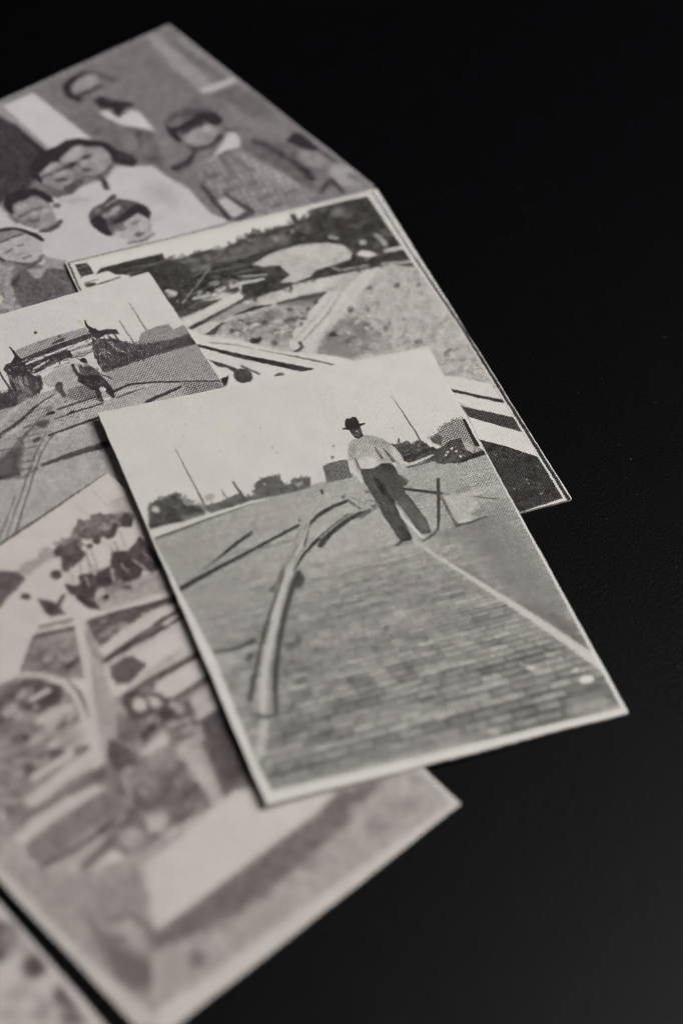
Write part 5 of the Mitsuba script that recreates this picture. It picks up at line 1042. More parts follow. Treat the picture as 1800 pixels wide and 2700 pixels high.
[0,72,0.32,1,0.14,0,[734,-131,678,-171,617,-183,567,-164,541,-118,546,-57,582,1,637,42,698,54,749,34,775,-12,769,-72]],
[1,88,0.32,1,0.14,0,[286,141,524,74],[42,42]],
[0,190,0.32,1,0,0,[543,222,496,192,441,189,391,213,360,258,357,313,382,362,428,392,484,395,534,371,565,326,568,271]],
[1,84,0.32,1,0.14,0,[740,311,874,-158,873,-485],[29,39,42]],
[0,104,0.41,0.8,0.14,0,[957,-197,917,-279,860,-336,800,-352,753,-323,732,-257,743,-171,782,-89,840,-32,900,-16,947,-45,968,-112]],
[0,176,0.32,1,0.14,0,[893,-81,865,-99,831,-100,800,-85,781,-57,779,-25,794,5,822,23,856,24,887,9,906,-19,908,-52]],
[0,170,0.27,1,0.14,0,[730,164,713,142,680,129,641,127,605,138,582,158,579,182,596,203,628,217,668,218,704,208,726,188]],
[1,80,0.36,1,0.14,0,[492,-549,787,-643],[48,48]],
[0,112,0.36,1,0.2,0,[134,435,219,36,-75,-193,-181,83]],
[0,70,0.31,1,0.14,0,[372,-117,357,-150,310,-181,246,-203,182,-211,133,-201,114,-177,130,-144,176,-113,240,-91,305,-83,353,-93]],
[0,160,0.32,1,0.14,0,[817,-507,798,-527,759,-539,710,-539,665,-527,635,-507,630,-483,649,-462,688,-450,737,-450,782,-462,811,-483]],
[0,84,0.32,1,0.14,0,[646,464,613,440,538,429,442,433,350,450,287,477,269,506,302,529,376,541,472,537,564,520,628,493]],
[0,74,0.5,1,0.14,0,[723,-142,672,-177,613,-184,562,-162,533,-115,533,-57,563,-4,615,31,674,39,725,16,754,-31,754,-89]],
[0,190,0.43,1,0,0,[579,272,551,244,508,230,459,236,418,259,397,292,400,328,427,357,470,370,519,364,560,342,582,308]],
[0,180,0.39,1,0.14,0,[727,134,690,106,651,96,620,107,605,136,611,175,635,214,672,242,712,252,743,241,757,212,752,173]],
[0,170,0.43,1,0.14,0,[917,-190,879,-217,838,-226,805,-213,789,-183,793,-143,817,-104,855,-76,896,-68,929,-80,945,-111,941,-151]],
[0,84,0.5,1,0.14,0,[293,-142,274,-182,230,-212,175,-225,121,-218,85,-192,75,-155,94,-116,137,-86,192,-72,246,-79,283,-105]],
[1,170,0.46,1,0.14,0,[549,-269,858,-379],[36,27]],
[0,92,0.41,1,0.14,0,[-309,122,-219,-112,-208,-470,-658,-270]],
[0,192,0.42,1,0,0,[-91,-340,362,-324,317,-520,-58,-562]],
[0,150,0.68,1,0.1,0,[-117,-627,305,-607,574,-684,444,-1116]],
[0,90,0.65,1,0.1,0,[913,-505,1308,-529,1125,-1125,929,-1618,474,-1374,744,-833]],
[0,172,0.76,0.8,0.14,0,[442,-569,891,-566,718,-1006,567,-1456,261,-1419]],
[0,150,0.9,0.6,0.12,0,[-2008,2075,-1235,1013,-1959,120,-2372,-257,-2442,-850,-2635,-750,-3598,104]],
[2,[80,190],0.29,0.8,60,30,[-1453,1594,-1235,1013,-1959,120,-2619,-403,-3074,-361],[125,52,-7]],
[0,94,0.45,1,0.14,0,[-272,145,-194,-47,-158,-359,-419,-298,-568,-206]],
[0,198,0.59,1,0,0,[-494,-631,-583,-695,-669,-720,-728,-699,-745,-638,-716,-552,-648,-466,-559,-401,-473,-376,-413,-397,-395,-458,-425,-544]],
[0,192,0.49,1,0,0,[-87,-336,406,-276,397,-452,-81,-477]],
[0,112,0.74,1,0.14,0,[-652,-190,-504,-319,-719,-779,14,-849,320,-884,86,-1713,-660,-1582,-1083,-1615,-1409,-1474,-1478,-1120,-1439,-858,-962,-831,-829,-646]],
[2,[70,170],0.3,0.7,60,40,[-652,-190,320,-884,87,-1676,-1390,-1454],[155,62,-8]],
[0,140,0.75,0.8,0.14,0,[-184,-406,331,-505,245,-819,-230,-751,-416,-589]],
[0,190,0.63,1,0,0,[-1914,174,-1346,206,-899,237,-552,147,-707,-104,-1209,-9,-1878,-44]],
[0,190,0.55,1,0,0,[-2345,-243,-2023,-140,-1378,-202,-944,-298,-859,-460,-1553,-404,-2230,-382]],
[1,118,0.55,1,0.14,0,[-2023,-66,-1331,-149,-702,-319],[45,45,39]],
[0,104,0.56,1,0.14,0,[-683,-251,-717,-284,-773,-298,-838,-289,-893,-259,-923,-217,-922,-173,-889,-140,-832,-125,-768,-134,-713,-164,-682,-207]],
[0,126,0.61,1,0.14,0,[-2372,-403,-2024,-398,-994,-501,-773,-657,-925,-863,-1421,-837,-2380,-850,-2442,-632]],
[1,86,0.61,1,0.14,0,[-2442,-832,-1855,-933,-1303,-959],[38,56,51]],
[0,170,0.71,1,0.05,0,[-2406,-917,-1440,-1005,-1222,-1049,-1676,-1127,-2476,-1107]],
[1,108,0.71,1,0.14,0,[-1946,-1217,-1478,-1192],[77,77]],
[0,178,0.73,1,0.14,0,[-660,-1518,-763,-1534,-848,-1503,-895,-1433,-890,-1344,-835,-1258,-744,-1198,-641,-1182,-555,-1213,-508,-1283,-513,-1373,-569,-1460]],
[0,164,0.8,1,0.14,0,[-1030,-1441,-1109,-1493,-1204,-1498,-1289,-1455,-1341,-1377,-1346,-1283,-1304,-1199,-1225,-1147,-1130,-1141,-1044,-1184,-992,-1263,-986,-1357]],
[0,110,1.11,0.6,0.14,0,[-28,-1272,-88,-1332,-215,-1364,-373,-1360,-521,-1321,-619,-1258,-641,-1187,-582,-1128,-457,-1095,-298,-1098,-149,-1137,-50,-1201]],
[1,176,0.64,1,0.14,0,[441,-717,329,-1202,200,-1700],[121,121,94]],
[0,88,0.76,1,0.1,0,[710,-795,1291,-1024,1035,-1508,562,-1713,374,-1624,540,-1231]],
[0,158,0.7,1,0.06,0,[-3339,53,-2442,-850,-1875,-1352,-1138,-1603,28,-1738,-1030,-3950,-3039,-3832,-3071,-721]],
[0,196,0.65,1,0,0,[-1393,-1743,-829,-1766,-12,-1816,732,-1823,896,-2082,316,-2852,-1062,-2721,-1854,-2671,-1827,-2502]],
[2,[115,185],0.6,0.4,90,40,[-3006,-278,-1893,-1372,-1157,-1696,-1933,-2618,-2713,-2441,-2721,-1032],[244,45,-8]],
[1,150,1.41,0.6,0.1,0,[-2546,-1188,-2018,-1514],[75,75]],
[0,140,1.05,0.6,0.14,0,[-2300,-1620,-1911,-1608,-1448,-1803,-1738,-2334,-1949,-2287,-2473,-2030]],
[0,120,0.89,0.5,0.14,0,[-1484,-1879,-1546,-1933,-1605,-1959,-1646,-1951,-1658,-1912,-1638,-1851,-1591,-1784,-1530,-1730,-1470,-1703,-1429,-1711,-1417,-1751,-1437,-1812]],
[0,174,0.69,0.8,0.14,0,[-2055,-2404,-2108,-2444,-2166,-2457,-2212,-2439,-2235,-2394,-2229,-2336,-2195,-2279,-2142,-2239,-2084,-2226,-2037,-2244,-2014,-2288,-2020,-2347]],
[1,112,0.8,0.8,0.14,0,[-2370,-1771,-2508,-2069,-2334,-2434],[30,49,74]],
[1,112,0.76,0.8,0.14,0,[-2317,-2065,-1967,-2236,-1932,-2478,-2003,-2695],[37,42,50,50]],
[0,106,1.36,1,0.06,0,[-2542,-2108,-2420,-2461,-2229,-2944,-1848,-3217,-1497,-3288,-2247,-3306,-2606,-3220,-2760,-3048,-2763,-2671]],
[0,198,0.63,1,0,0,[-497,-1753,529,-1727,698,-1919,642,-2261,1507,-2760,1150,-2794,1,-2721,-1334,-2653]],
[0,163,0.33,1,0.12,0,[-2061,-2729,-1283,-2678,-3,-2726,1154,-2790,1550,-2797,2354,-3016,2871,-3245,2775,-3969,311,-3789,-2145,-3605,-2745,-3480]],
[0,112,0.91,1,0.1,0,[-2001,-2663,-1314,-2712,-32,-2755,1138,-2806,1621,-2728,2308,-3021,1420,-3205,307,-3243,-869,-3230,-2160,-2838]],
[2,[115,178],0.7,0.25,120,30,[-2061,-3124,1189,-2915,2685,-3261,2714,-3907,-2102,-3558],[180,38,-4]],
[0,140,1.29,0.6,0.14,0,[2437,-3558,2372,-3618,2271,-3643,2161,-3627,2072,-3573,2026,-3496,2037,-3417,2101,-3357,2202,-3331,2312,-3347,2403,-3401,2448,-3479]],
[0,120,1.06,0.5,0.14,0,[1792,-3545,1729,-3621,1645,-3663,1564,-3660,1505,-3613,1486,-3535,1511,-3445,1573,-3369,1657,-3326,1739,-3328,1798,-3376,1817,-3455]],
[0,170,0.86,0.7,0.14,0,[1687,-3223,1628,-3258,1563,-3264,1507,-3239,1477,-3189,1480,-3128,1515,-3072,1573,-3036,1639,-3030,1695,-3055,1725,-3106,1722,-3167]],
[0,172,1.03,0.7,0.14,0,[318,-3546,239,-3600,153,-3615,83,-3586,49,-3523,59,-3441,111,-3362,191,-3308,277,-3293,347,-3321,381,-3385,371,-3468]],
[0,166,0.99,0.8,0.14,0,[-1250,-3474,-1299,-3552,-1387,-3601,-1489,-3606,-1579,-3567,-1632,-3494,-1635,-3408,-1587,-3329,-1500,-3280,-1397,-3275,-1307,-3313,-1253,-3386]],
[0,172,1.08,0.6,0.14,0,[2640,-3441,2575,-3485,2457,-3493,2320,-3462,2200,-3402,2128,-3328,2123,-3260,2188,-3216,2305,-3207,2442,-3237,2564,-3298,2636,-3372]],
[0,112,0.86,0.7,0.14,0,[-1644,-3419,-1708,-3461,-1781,-3468,-1844,-3437,-1880,-3379,-1880,-3307,-1843,-3241,-1779,-3199,-1706,-3192,-1643,-3222,-1606,-3281,-1607,-3354]],
[0,110,0.91,0.5,0.14,0,[517,-3387,469,-3408,407,-3399,346,-3362,303,-3307,289,-3248,308,-3202,355,-3181,418,-3190,479,-3228,522,-3283,536,-3341]],
[0,110,0.9,0.5,0.14,0,[-268,-3315,-314,-3336,-375,-3327,-435,-3290,-478,-3236,-492,-3178,-473,-3133,-427,-3112,-366,-3121,-306,-3157,-263,-3212,-249,-3270]],
[0,196,0.29,1,0,0,[2846,-3268,2764,-3959,333,-3767,-2131,-3590,-2687,-3533,-3067,-3948,-2626,-4121,2927,-4181,3075,-3333]],
[0,150,0.25,0.35,0.14,0,[2744,-3950,2755,-3987,-2184,-3647,-2180,-3604]],
[1,74,0.26,0.75,0.14,0,[2951,-3270,2907,-3767,2882,-4098],[25,25,12]],
[0,190,0.41,1,0,0,[-2902,-153,-2812,-413,-2858,-1371,-2848,-2594,-2775,-3406,-2772,-3742,-3211,-3345,-3160,-464]],
[0,203,0.13,1,0,0,[-100,4034,896,4017,3156,4018,3151,3930,799,3901,-203,3907]],
[1,64,0.17,1,0.14,0,[-151,3970,838,3948,1881,3953,2974,3976,3106,3977],[20,20,17,14,9]]],
'man':[
[0,159,0.33,1,0.2,2,[-3143,1166,-1918,1359,-945,1497,-532,1532,163,1583,805,1645,1657,1532,3182,1456,3146,-4158,2333,-5061,-3493,-4917]],
[0,140,8.29,1,0.24,2,[-2376,-508,-367,-315,2330,-765,3146,-4158,2333,-5061,-3493,-4917]],
[0,126,7.61,1,0.26,2,[-2816,-2287,-1111,-2074,3102,-2410,3146,-4158,2333,-5061,-3493,-4917]],
[0,148,3.18,0.6,0.06,2,[-3074,1005,-2015,1104,-1767,241,-2471,-1081,-2807,-983]],
[0,171,3.9,0.5,0.05,0,[-840,1099,94,1418,801,1476,655,356,-602,-248,-1298,-360]],
[0,118,3.31,0.75,0.1,0,[1876,179,2853,323,2930,-3276,2676,-2974,2140,-1585]],
[0,157,2.47,0.8,0.1,0,[-2980,-3625,153,-3542,854,-3969,-272,-4187,-2994,-3958]],
[0,76,0.37,1,0.2,0,[-2833,1858,-2694,1923,-2583,1934,-2517,1958,-2417,1961,-2336,2002,-2264,1972,-2247,1883,-2156,1816,-2116,1701,-2077,1628,-1976,1590,-1992,1459,-2229,1443,-2421,1414,-2664,1420,-2964,1402]],
[2,[45,125],0.15,0.8,40,60,[-2803,1850,-2510,1977,-2257,1991,-2077,1628,-1992,1459,-2664,1420,-2964,1402],[47,32,-41]],
[1,93,0.11,0.8671746240667169,0.1,0,[-2478,1905,-2498,1931],[12,12]],
[1,89,0.11,0.7700645305958983,0.1,0,[-2248,1824,-2221,1852],[12,12]],
[1,99,0.11,0.5973839783144212,0.1,0,[-2588,1909,-2561,1898],[11,11]],
[1,104,0.11,0.6795390908203022,0.1,0,[-2091,1741,-2105,1763],[9,9]],
[1,75,0.11,0.5889487896722408,0.1,0,[-2209,1875,-2162,1905],[17,17]],
[1,101,0.11,0.7466481847042424,0.1,0,[-2563,1990,-2609,1975],[16,16]],
[1,102,0.11,0.8967562721527734,0.1,0,[-2088,1666,-2047,1677],[14,14]],
[1,95,0.11,0.7678713257564519,0.1,0,[-2509,1959,-2492,1926],[13,13]],
[1,84,0.11,0.5639803256673086,0.1,0,[-2057,1663,-2094,1668],[14,14]],
[1,98,0.11,0.6760097168284548,0.1,0,[-2651,1927,-2661,1946],[7,7]],
[1,83,0.11,0.5677094536939483,0.1,0,[-2038,1707,-2006,1699],[12,12]],
[1,96,0.11,0.8927590599089895,0.1,0,[-1984,1665,-1998,1635],[9,9]],
[1,90,0.11,0.7717999386195817,0.1,0,[-2303,1970,-2333,1969],[11,11]],
[1,94,0.11,0.7976236981566908,0.1,0,[-1983,1608,-2008,1558],[16,16]],
[1,106,0.11,0.6533555013479221,0.1,0,[-2358,1938,-2340,1968],[10,10]],
[1,96,0.11,0.6669277138947771,0.1,0,[-2156,1824,-2194,1824],[13,13]],
[1,81,0.11,0.7042723666690965,0.1,0,[-2306,1965,-2266,1966],[14,14]],
[1,81,0.11,0.8234286896569857,0.1,0,[-2054,1607,-2017,1642],[15,15]],
[1,80,0.11,0.8293707613421688,0.1,0,[-2636,1933,-2667,1892],[15,15]],
[1,105,0.11,0.7829738630359918,0.1,0,[-2563,1970,-2573,1988],[7,7]],
[1,103,0.11,0.7023967863426801,0.1,0,[-2527,1945,-2533,1976],[10,10]],
[1,92,0.11,0.8509419365249066,0.1,0,[-2429,1929,-2406,1953],[10,10]],
[1,82,0.11,0.8257902928142994,0.1,0,[-2298,2017,-2288,1988],[10,10]],
[1,86,0.11,0.611845580947982,0.1,0,[-2358,1994,-2329,1975],[13,13]],
[1,104,0.11,0.6199526650580356,0.1,0,[-2091,1764,-2058,1768],[11,11]],
[1,80,0.11,0.5645043446784704,0.1,0,[-2138,1799,-2161,1776],[9,9]],
[1,90,0.11,0.6114486405459357,0.1,0,[-1983,1562,-1970,1581],[6,6]],
[1,95,0.11,0.728987088749697,0.1,0,[-2138,1827,-2154,1804],[8,8]],
[1,91,0.11,0.8321585086110014,0.1,0,[-2243,1958,-2222,1957],[8,8]],
[1,100,0.11,0.8718359440585075,0.1,0,[-2743,1894,-2740,1843],[16,16]],
[1,81,0.11,0.63669100003326,0.1,0,[-2444,1970,-2409,1943],[16,16]],
[1,99,0.11,0.5566265473132241,0.1,0,[-2055,1623,-2014,1656],[16,16]],
[1,83,0.11,0.6532487281101872,0.1,0,[-2737,1867,-2755,1872],[7,7]],
[1,87,0.11,0.5859396356343428,0.1,0,[-2379,1965,-2355,1960],[9,9]],
[1,93,0.11,0.8217438605046014,0.1,0,[-2681,1923,-2702,1908],[8,8]],
[1,98,0.11,0.6533814983918145,0.1,0,[-2131,1781,-2138,1800],[7,7]],
[1,87,0.11,0.6933078203121701,0.1,0,[-2213,1846,-2187,1816],[14,14]],
[1,88,0.11,0.5843325777207486,0.1,0,[-2679,1938,-2700,1888],[15,15]],
[1,92,0.11,0.5417644602840926,0.1,0,[-2023,1658,-2006,1626],[13,13]],
[1,85,0.11,0.8350007281337339,0.1,0,[-2607,1916,-2613,1956],[13,13]],
[1,105,0.11,0.7484675108475801,0.1,0,[-2275,1917,-2241,1952],[14,14]],
[1,98,0.11,0.8764424440204729,0.1,0,[-2789,1913,-2770,1875],[14,14]],
[1,94,0.11,0.7034907932710137,0.1,0,[-2707,1917,-2689,1912],[7,7]],
[1,85,0.11,0.624695073293897,0.1,0,[-2263,1944,-2227,1943],[13,13]],
[1,104,0.11,0.7868013770441675,0.1,0,[-2111,1747,-2133,1775],[13,13]],
[1,104,0.11,0.7262113978136266,0.1,0,[-2487,1952,-2479,1976],[7,7]],
[0,183,0.36,1,0.1,0,[-2685,1713,-2710,1693,-2743,1691,-2774,1707,-2795,1738,-2801,1773,-2790,1806,-2764,1825,-2732,1828,-2700,1811,-2679,1781,-2673,1745]],
[0,150,0.28,0.8,0.2,0,[-2251,1874,-2156,1816,-2120,1692,-2224,1679,-2274,1766]],
[0,120,0.42,0.7,0.2,0,[-2358,1540,-2015,1486,-1999,1441,-2236,1424,-2406,1410]],
[1,64,0.33,1,0.1,0,[-2940,1467,-2662,1471,-2437,1459],[31,31,31]],
[1,106,0.1,1,0.1,0,[-1987,2885,-1983,2508,-1960,2119,-1951,1655,-1944,1519],[7,10,13,20,21]],
[0,95,0.2,1,0.14,0,[-1973,1620,-1797,1623,-1643,1633,-1508,1679,-1395,1711,-1285,1691,-1231,1613,-1102,1599,-1052,1638,-1129,1701,-1030,1737,-1008,1837,-901,1893,-736,1922,-574,1900,-547,1796,-524,1683,-439,1681,-354,1765,-179,1738,-59,1727,-146,1516,-563,1503,-899,1511,-1234,1520,-1588,1472,-1925,1461]],
[2,[60,130],0.12,0.8,70,60,[-1965,1618,-1380,1707,-1052,1638,-916,1897,-574,1900,-524,1683,-137,1705,-216,1514,-899,1511,-1925,1461],[43,26,-3]],
[1,103,0.1,0.8765241083773215,0.1,0,[-628,1933,-620,1890],[14,14]],
[1,106,0.1,0.6361824673428185,0.1,0,[-555,1661,-528,1683],[10,10]],
[1,94,0.1,0.7137344315552238,0.1,0,[-1206,1584,-1220,1600],[8,8]],
[1,117,0.1,0.7748627764028583,0.1,0,[-1314,1691,-1327,1708],[8,8]],
[1,119,0.1,0.708262274920355,0.1,0,[-1807,1646,-1797,1679],[10,10]],
[1,94,0.1,0.8604620428999092,0.1,0,[-1119,1646,-1123,1625],[6,6]],
[1,91,0.1,0.5562079891028257,0.1,0,[-1108,1643,-1091,1647],[6,6]],
[1,96,0.1,0.6683979904863872,0.1,0,[-1327,1673,-1311,1690],[7,7]],
[1,88,0.1,0.7719492591219987,0.1,0,[-378,1745,-404,1729],[9,9]],
[1,89,0.1,0.8593880444012147,0.1,0,[-672,1902,-674,1930],[9,9]],
[1,96,0.1,0.7833193901269734,0.1,0,[-1086,1598,-1066,1644],[14,14]],
[1,105,0.1,0.7292449766456081,0.1,0,[-111,1761,-152,1722],[16,16]],
[1,92,0.1,0.7724404095327244,0.1,0,[-244,1719,-268,1745],[13,13]],
[1,105,0.1,0.8714917749118117,0.1,0,[-347,1752,-334,1724],[11,11]],
[1,96,0.1,0.6034972421375525,0.1,0,[-178,1758,-215,1756],[13,13]],
[1,89,0.1,0.6375035397560648,0.1,0,[-1595,1634,-1629,1616],[12,12]],
[1,98,0.1,0.6598305495099396,0.1,0,[-1673,1613,-1660,1639],[8,8]],
[1,91,0.1,0.7524427720596905,0.1,0,[-838,1914,-808,1907],[11,11]],
[1,100,0.1,0.8075942821862289,0.1,0,[-299,1793,-301,1768],[8,8]],
[1,105,0.1,0.6127476235679141,0.1,0,[-1285,1640,-1303,1650],[8,8]],
[1,114,0.1,0.6537410998265318,0.1,0,[-1078,1633,-1108,1620],[11,11]],
[1,109,0.1,0.5508625913894998,0.1,0,[-505,1702,-466,1722],[14,14]],
[1,104,0.1,0.7057920416564236,0.1,0,[-1094,1601,-1129,1608],[13,13]],
[1,89,0.1,0.641971103737115,0.1,0,[-1157,1580,-1111,1586],[16,16]],
[1,98,0.1,0.6240289642076448,0.1,0,[-152,1722,-125,1701],[13,13]],
[1,110,0.1,0.5689853181614343,0.1,0,[-1485,1680,-1508,1658],[9,9]],
[1,93,0.1,0.5628015255192339,0.1,0,[-397,1746,-352,1734],[17,17]],
[1,88,0.1,0.6121089945294027,0.1,0,[-1180,1639,-1165,1629],[7,7]],
[1,103,0.1,0.5484129563509368,0.1,0,[-1327,1703,-1335,1653],[15,15]],
[1,98,0.1,0.6735503476946678,0.1,0,[-618,1872,-605,1925],[16,16]],
[1,98,0.1,0.8479456091344029,0.1,0,[-578,1828,-599,1780],[15,15]],
[1,86,0.1,0.5796249674195446,0.1,0,[-554,1860,-552,1828],[10,10]],
[1,87,0.1,0.7970398585379257,0.1,0,[-1306,1657,-1328,1630],[10,10]],
[1,89,0.1,0.7108509587394598,0.1,0,[-1182,1643,-1195,1589],[16,16]],
[1,96,0.1,0.8932635027440052,0.1,0,[-1329,1637,-1304,1671],[12,12]],
[1,97,0.1,0.8974077585645474,0.1,0,[-591,1908,-563,1893],[12,12]],
[1,87,0.1,0.572592396191261,0.1,0,[-1039,1789,-1008,1780],[12,12]],
[1,117,0.1,0.8126677800094786,0.1,0,[-1307,1683,-1334,1655],[11,11]],
[1,107,0.1,0.8807542045561075,0.1,0,[-882,1878,-895,1861],[6,6]],
[1,104,0.1,0.8202009234895332,0.1,0,[-1379,1683,-1403,1702],[11,11]],
[1,118,0.1,0.6706171626493982,0.1,0,[-848,1910,-879,1937],[15,15]],
[1,103,0.1,0.8109874568734592,0.1,0,[-865,1891,-843,1916],[10,10]],
[1,89,0.1,0.7890693113493856,0.1,0,[-752,1897,-720,1934],[14,14]],
[1,116,0.1,0.7019655600780355,0.1,0,[-346,1716,-309,1739],[13,13]],
[1,89,0.1,0.7448020228153192,0.1,0,[-288,1747,-259,1750],[10,10]],
[1,118,0.1,0.5915132043570326,0.1,0,[-1533,1681,-1496,1677],[13,13]],
[1,103,0.1,0.866592103969806,0.1,0,[-1913,1611,-1950,1627],[15,15]],
[1,114,0.1,0.5805115662167534,0.1,0,[-944,1871,-931,1854],[8,8]],
[1,99,0.1,0.8371657208994766,0.1,0,[-1671,1617,-1661,1595],[8,8]],
[1,107,0.1,0.7004147586227337,0.1,0,[-195,1787,-236,1751],[16,16]],
[1,86,0.1,0.647741014823937,0.1,0,[-1552,1673,-1542,1647],[10,10]],
[1,111,0.1,0.6922265914252335,0.1,0,[-331,1741,-345,1752],[6,6]],
[1,94,0.1,0.6980427237622991,0.1,0,[-350,1778,-321,1749],[15,15]],
[1,120,0.1,0.7603715545451852,0.1,0,[-1097,1587,-1059,1611],[14,14]],
[1,117,0.1,0.8939028920718526,0.1,0,[-520,1716,-557,1702],[13,13]],
[1,89,0.1,0.8000491658914598,0.1,0,[-544,1925,-546,1872],[16,16]],
[1,103,0.1,0.5535449311444451,0.1,0,[-1050,1671,-1054,1645],[8,8]],
[1,100,0.1,0.5679207476527895,0.1,0,[-592,1925,-606,1905],[7,7]],
[1,108,0.1,0.8794138558066223,0.1,0,[-1313,1666,-1293,1693],[10,10]],
[1,115,0.1,0.6426672712757348,0.1,0,[-854,1915,-885,1891],[12,12]],
[0,150,0.23,0.8,0.1,0,[-223,1665,-232,1641,-256,1617,-290,1600,-325,1594,-351,1600,-362,1617,-353,1641,-329,1665,-295,1682,-260,1689,-234,1682]],
[0,183,0.12,1,0.1,0,[-822,1786,-829,1778,-841,1773,-854,1774,-866,1780,-872,1789,-871,1800,-864,1808,-852,1813,-839,1812,-828,1806,-822,1797]],
[1,93,0.11,1,0.1,0,[-1329,1968,-1313,1836,-1288,1682],[18,20,31]],
[1,128,0.14,1,0.1,0,[-1578,1846,-1557,1724],[14,21]],
[0,157,0.34,1,0.2,0,[-1725,1782,-1742,1746,-1780,1715,-1831,1698,-1880,1699,-1915,1719,-1925,1752,-1909,1788,-1871,1819,-1820,1836,-1771,1835,-1736,1815]],
[1,193,0.14,1,0,0,[-2973,1331,-2458,1359,-1939,1424,-1424,1464,-991,1495],[39,35,26,18,9]],
[1,91,0.13,1,0.1,0,[-2938,1202,-2490,1270,-2141,1326,-1789,1382,-1440,1420,-1173,1461],[26,25,21,16,11,7]],
[0,204,0.33,1,0.8,3,[-981,3100,-1005,3074,-1040,3064,-1075,3073,-1102,3098,-1112,3132,-1104,3167,-1080,3193,-1045,3203,-1010,3194,-983,3170,-973,3135]],
[0,111,0.12,1,0.1,0,[-1755,3115,-1759,3109,-1765,3105,-1771,3104,-1775,3108,-1777,3114,-1776,3121,-1772,3128,-1766,3132,-1760,3132,-1756,3129,-1754,3123]],
[0,111,0.12,1,0.1,0,[-1627,3344,-1631,3338,-1637,3334,-1643,3333,-1648,3337,-1650,3343,-1649,3350,-1645,3357,-1639,3361,-1633,3361,-1628,3358,-1626,3352]],
[0,111,0.12,1,0.1,0,[-1276,2650,-1280,2643,-1286,2639,-1292,2639,-1296,2642,-1298,2648,-1297,2656,-1293,2662,-1287,2666,-1281,2666,-1276,2663,-1274,2657]],
[0,111,0.12,1,0.1,0,[-422,2485,-426,2478,-432,2474,-438,2474,-443,2477,-445,2483,-444,2491,-440,2497,-434,2501,-427,2502,-423,2498,-421,2492]],
[0,111,0.12,1,0.1,0,[-391,2368,-395,2361,-401,2357,-408,2357,-412,2360,-414,2366,-413,2373,-409,2380,-403,2384,-397,2384,-392,2381,-390,2375]],
[0,111,0.12,1,0.1,0,[-460,2934,-464,2927,-470,2923,-476,2923,-481,2926,-483,2933,-482,2940,-478,2947,-472,2951,-465,2951,-461,2948,-459,2941]],
[0,111,0.12,1,0.1,0,[-1889,2912,-1893,2906,-1899,2902,-1905,2902,-1909,2905,-1912,2911,-1910,2918,-1906,2925,-1901,2929,-1895,2929,-1890,2926,-1888,2920]],
[0,111,0.12,1,0.1,0,[-793,2836,-797,2829,-803,2825,-809,2825,-814,2828,-816,2834,-814,2842,-810,2848,-804,2852,-798,2853,-793,2849,-791,2843]],
[1,179,0.13,0.7,0.1,0,[-2739,219,-2112,431,-1410,648],[14,14,14]],
[1,60,0.18,1,0.1,0,[-2929,152,-2329,343,-1604,551,-1074,707,-643,837],[49,39,34,29,28]],
[1,64,0.16,1,0.1,0,[-2456,409,-2088,574,-1739,760,-1438,894],[6,26,36,32]],
[1,120,0.15,1,0.1,0,[-2554,389,-2271,495,-2040,618],[8,8,8]],
[1,113,0.16,1,0.1,0,[-1785,640,-1353,556,-876,575],[5,13,11]],
[1,125,0.16,0.7,0.1,0,[-1472,888,-1125,894,-735,844],[7,12,8]],
[0,82,0.21,1,0.1,0,[-555,929,-563,916,-576,908,-589,907,-599,914,-603,927,-600,942,-592,955,-579,963,-566,963,-556,956,-552,944]],
[0,96,0.22,1,0.1,0,[329,1184,319,1171,307,1162,293,1162,283,1169,279,1182,282,1197,291,1210,304,1218,317,1219,327,1212,332,1199]],
[0,91,0.22,1,0.1,0,[486,2020,476,2006,463,1997,450,1997,440,2004,435,2017,438,2032,448,2046,461,2055,474,2055,485,2048,489,2035]],
[1,125,0.16,1,0.1,0,[-1223,103,-890,464,-650,742],[11,11,11]],
[1,113,0.16,1,0.1,0,[-1333,-16,-1015,233,-777,508],[13,13,13]],
[1,113,0.16,1,0.1,0,[-959,217,-523,514,-194,615,225,849],[12,12,12,12]],
[1,64,0.16,1,0.1,0,[-707,450,-502,778,-207,969,90,1064,362,1095],[37,30,30,27,22]],
[1,106,0.16,1,0.1,0,[359,1088,437,928],[24,20]],
[1,179,0.18,1,0.1,0,[-1734,-748,-1358,-232,-1125,0,-819,329,-593,649,-451,842],[58,49,39,28,21,15]],
[1,62,0.21,1,0.1,0,[-1083,26,-770,296,-516,454,-159,624,232,788,435,810],[36,50,46,41,35,33]],
[1,175,0.16,1,0.1,0,[-1207,-89,-847,261,-530,496,-165,684],[13,16,16,13]],
[0,86,0.36,1,0.1,0,[-966,-231,-1008,-267,-1054,-279,-1093,-264,-1114,-226,-1112,-175,-1087,-125,-1045,-89,-998,-77,-959,-92,-938,-130,-941,-181]],
[0,140,0.42,1,0.1,0,[-545,-33,-571,-67,-613,-86,-660,-84,-698,-62,-717,-26,-713,14,-686,48,-644,67,-598,65,-560,43,-540,7]],
[1,130,0.31,0.7,0.1,0,[-2533,123,-2262,120],[22,22]],
[1,130,0.26,0.5,0.1,0,[-1715,187,-1536,173],[19,19]],
[1,96,0.26,1,0.1,0,[-1523,-259,-1209,61],[23,23]],
[1,74,0.28,1,0.1,0,[-2620,-2087,-2508,-1895,-2364,-1646,-2150,-1282,-1908,-919,-1561,-441,-1258,-44],[43,38,29,26,25,22,20]],
[1,66,0.35,1,0.1,0,[-2336,-2460,-2223,-2109,-2051,-1706,-1782,-1190,-1469,-674,-1165,-244,-998,-48],[29,38,41,41,38,49,38]],
[1,175,0.28,1,0.1,0,[-2501,-2362,-2336,-1947,-2084,-1433,-1843,-1038,-1584,-640,-1295,-207,-1051,108],[73,73,61,49,44,38,32]],
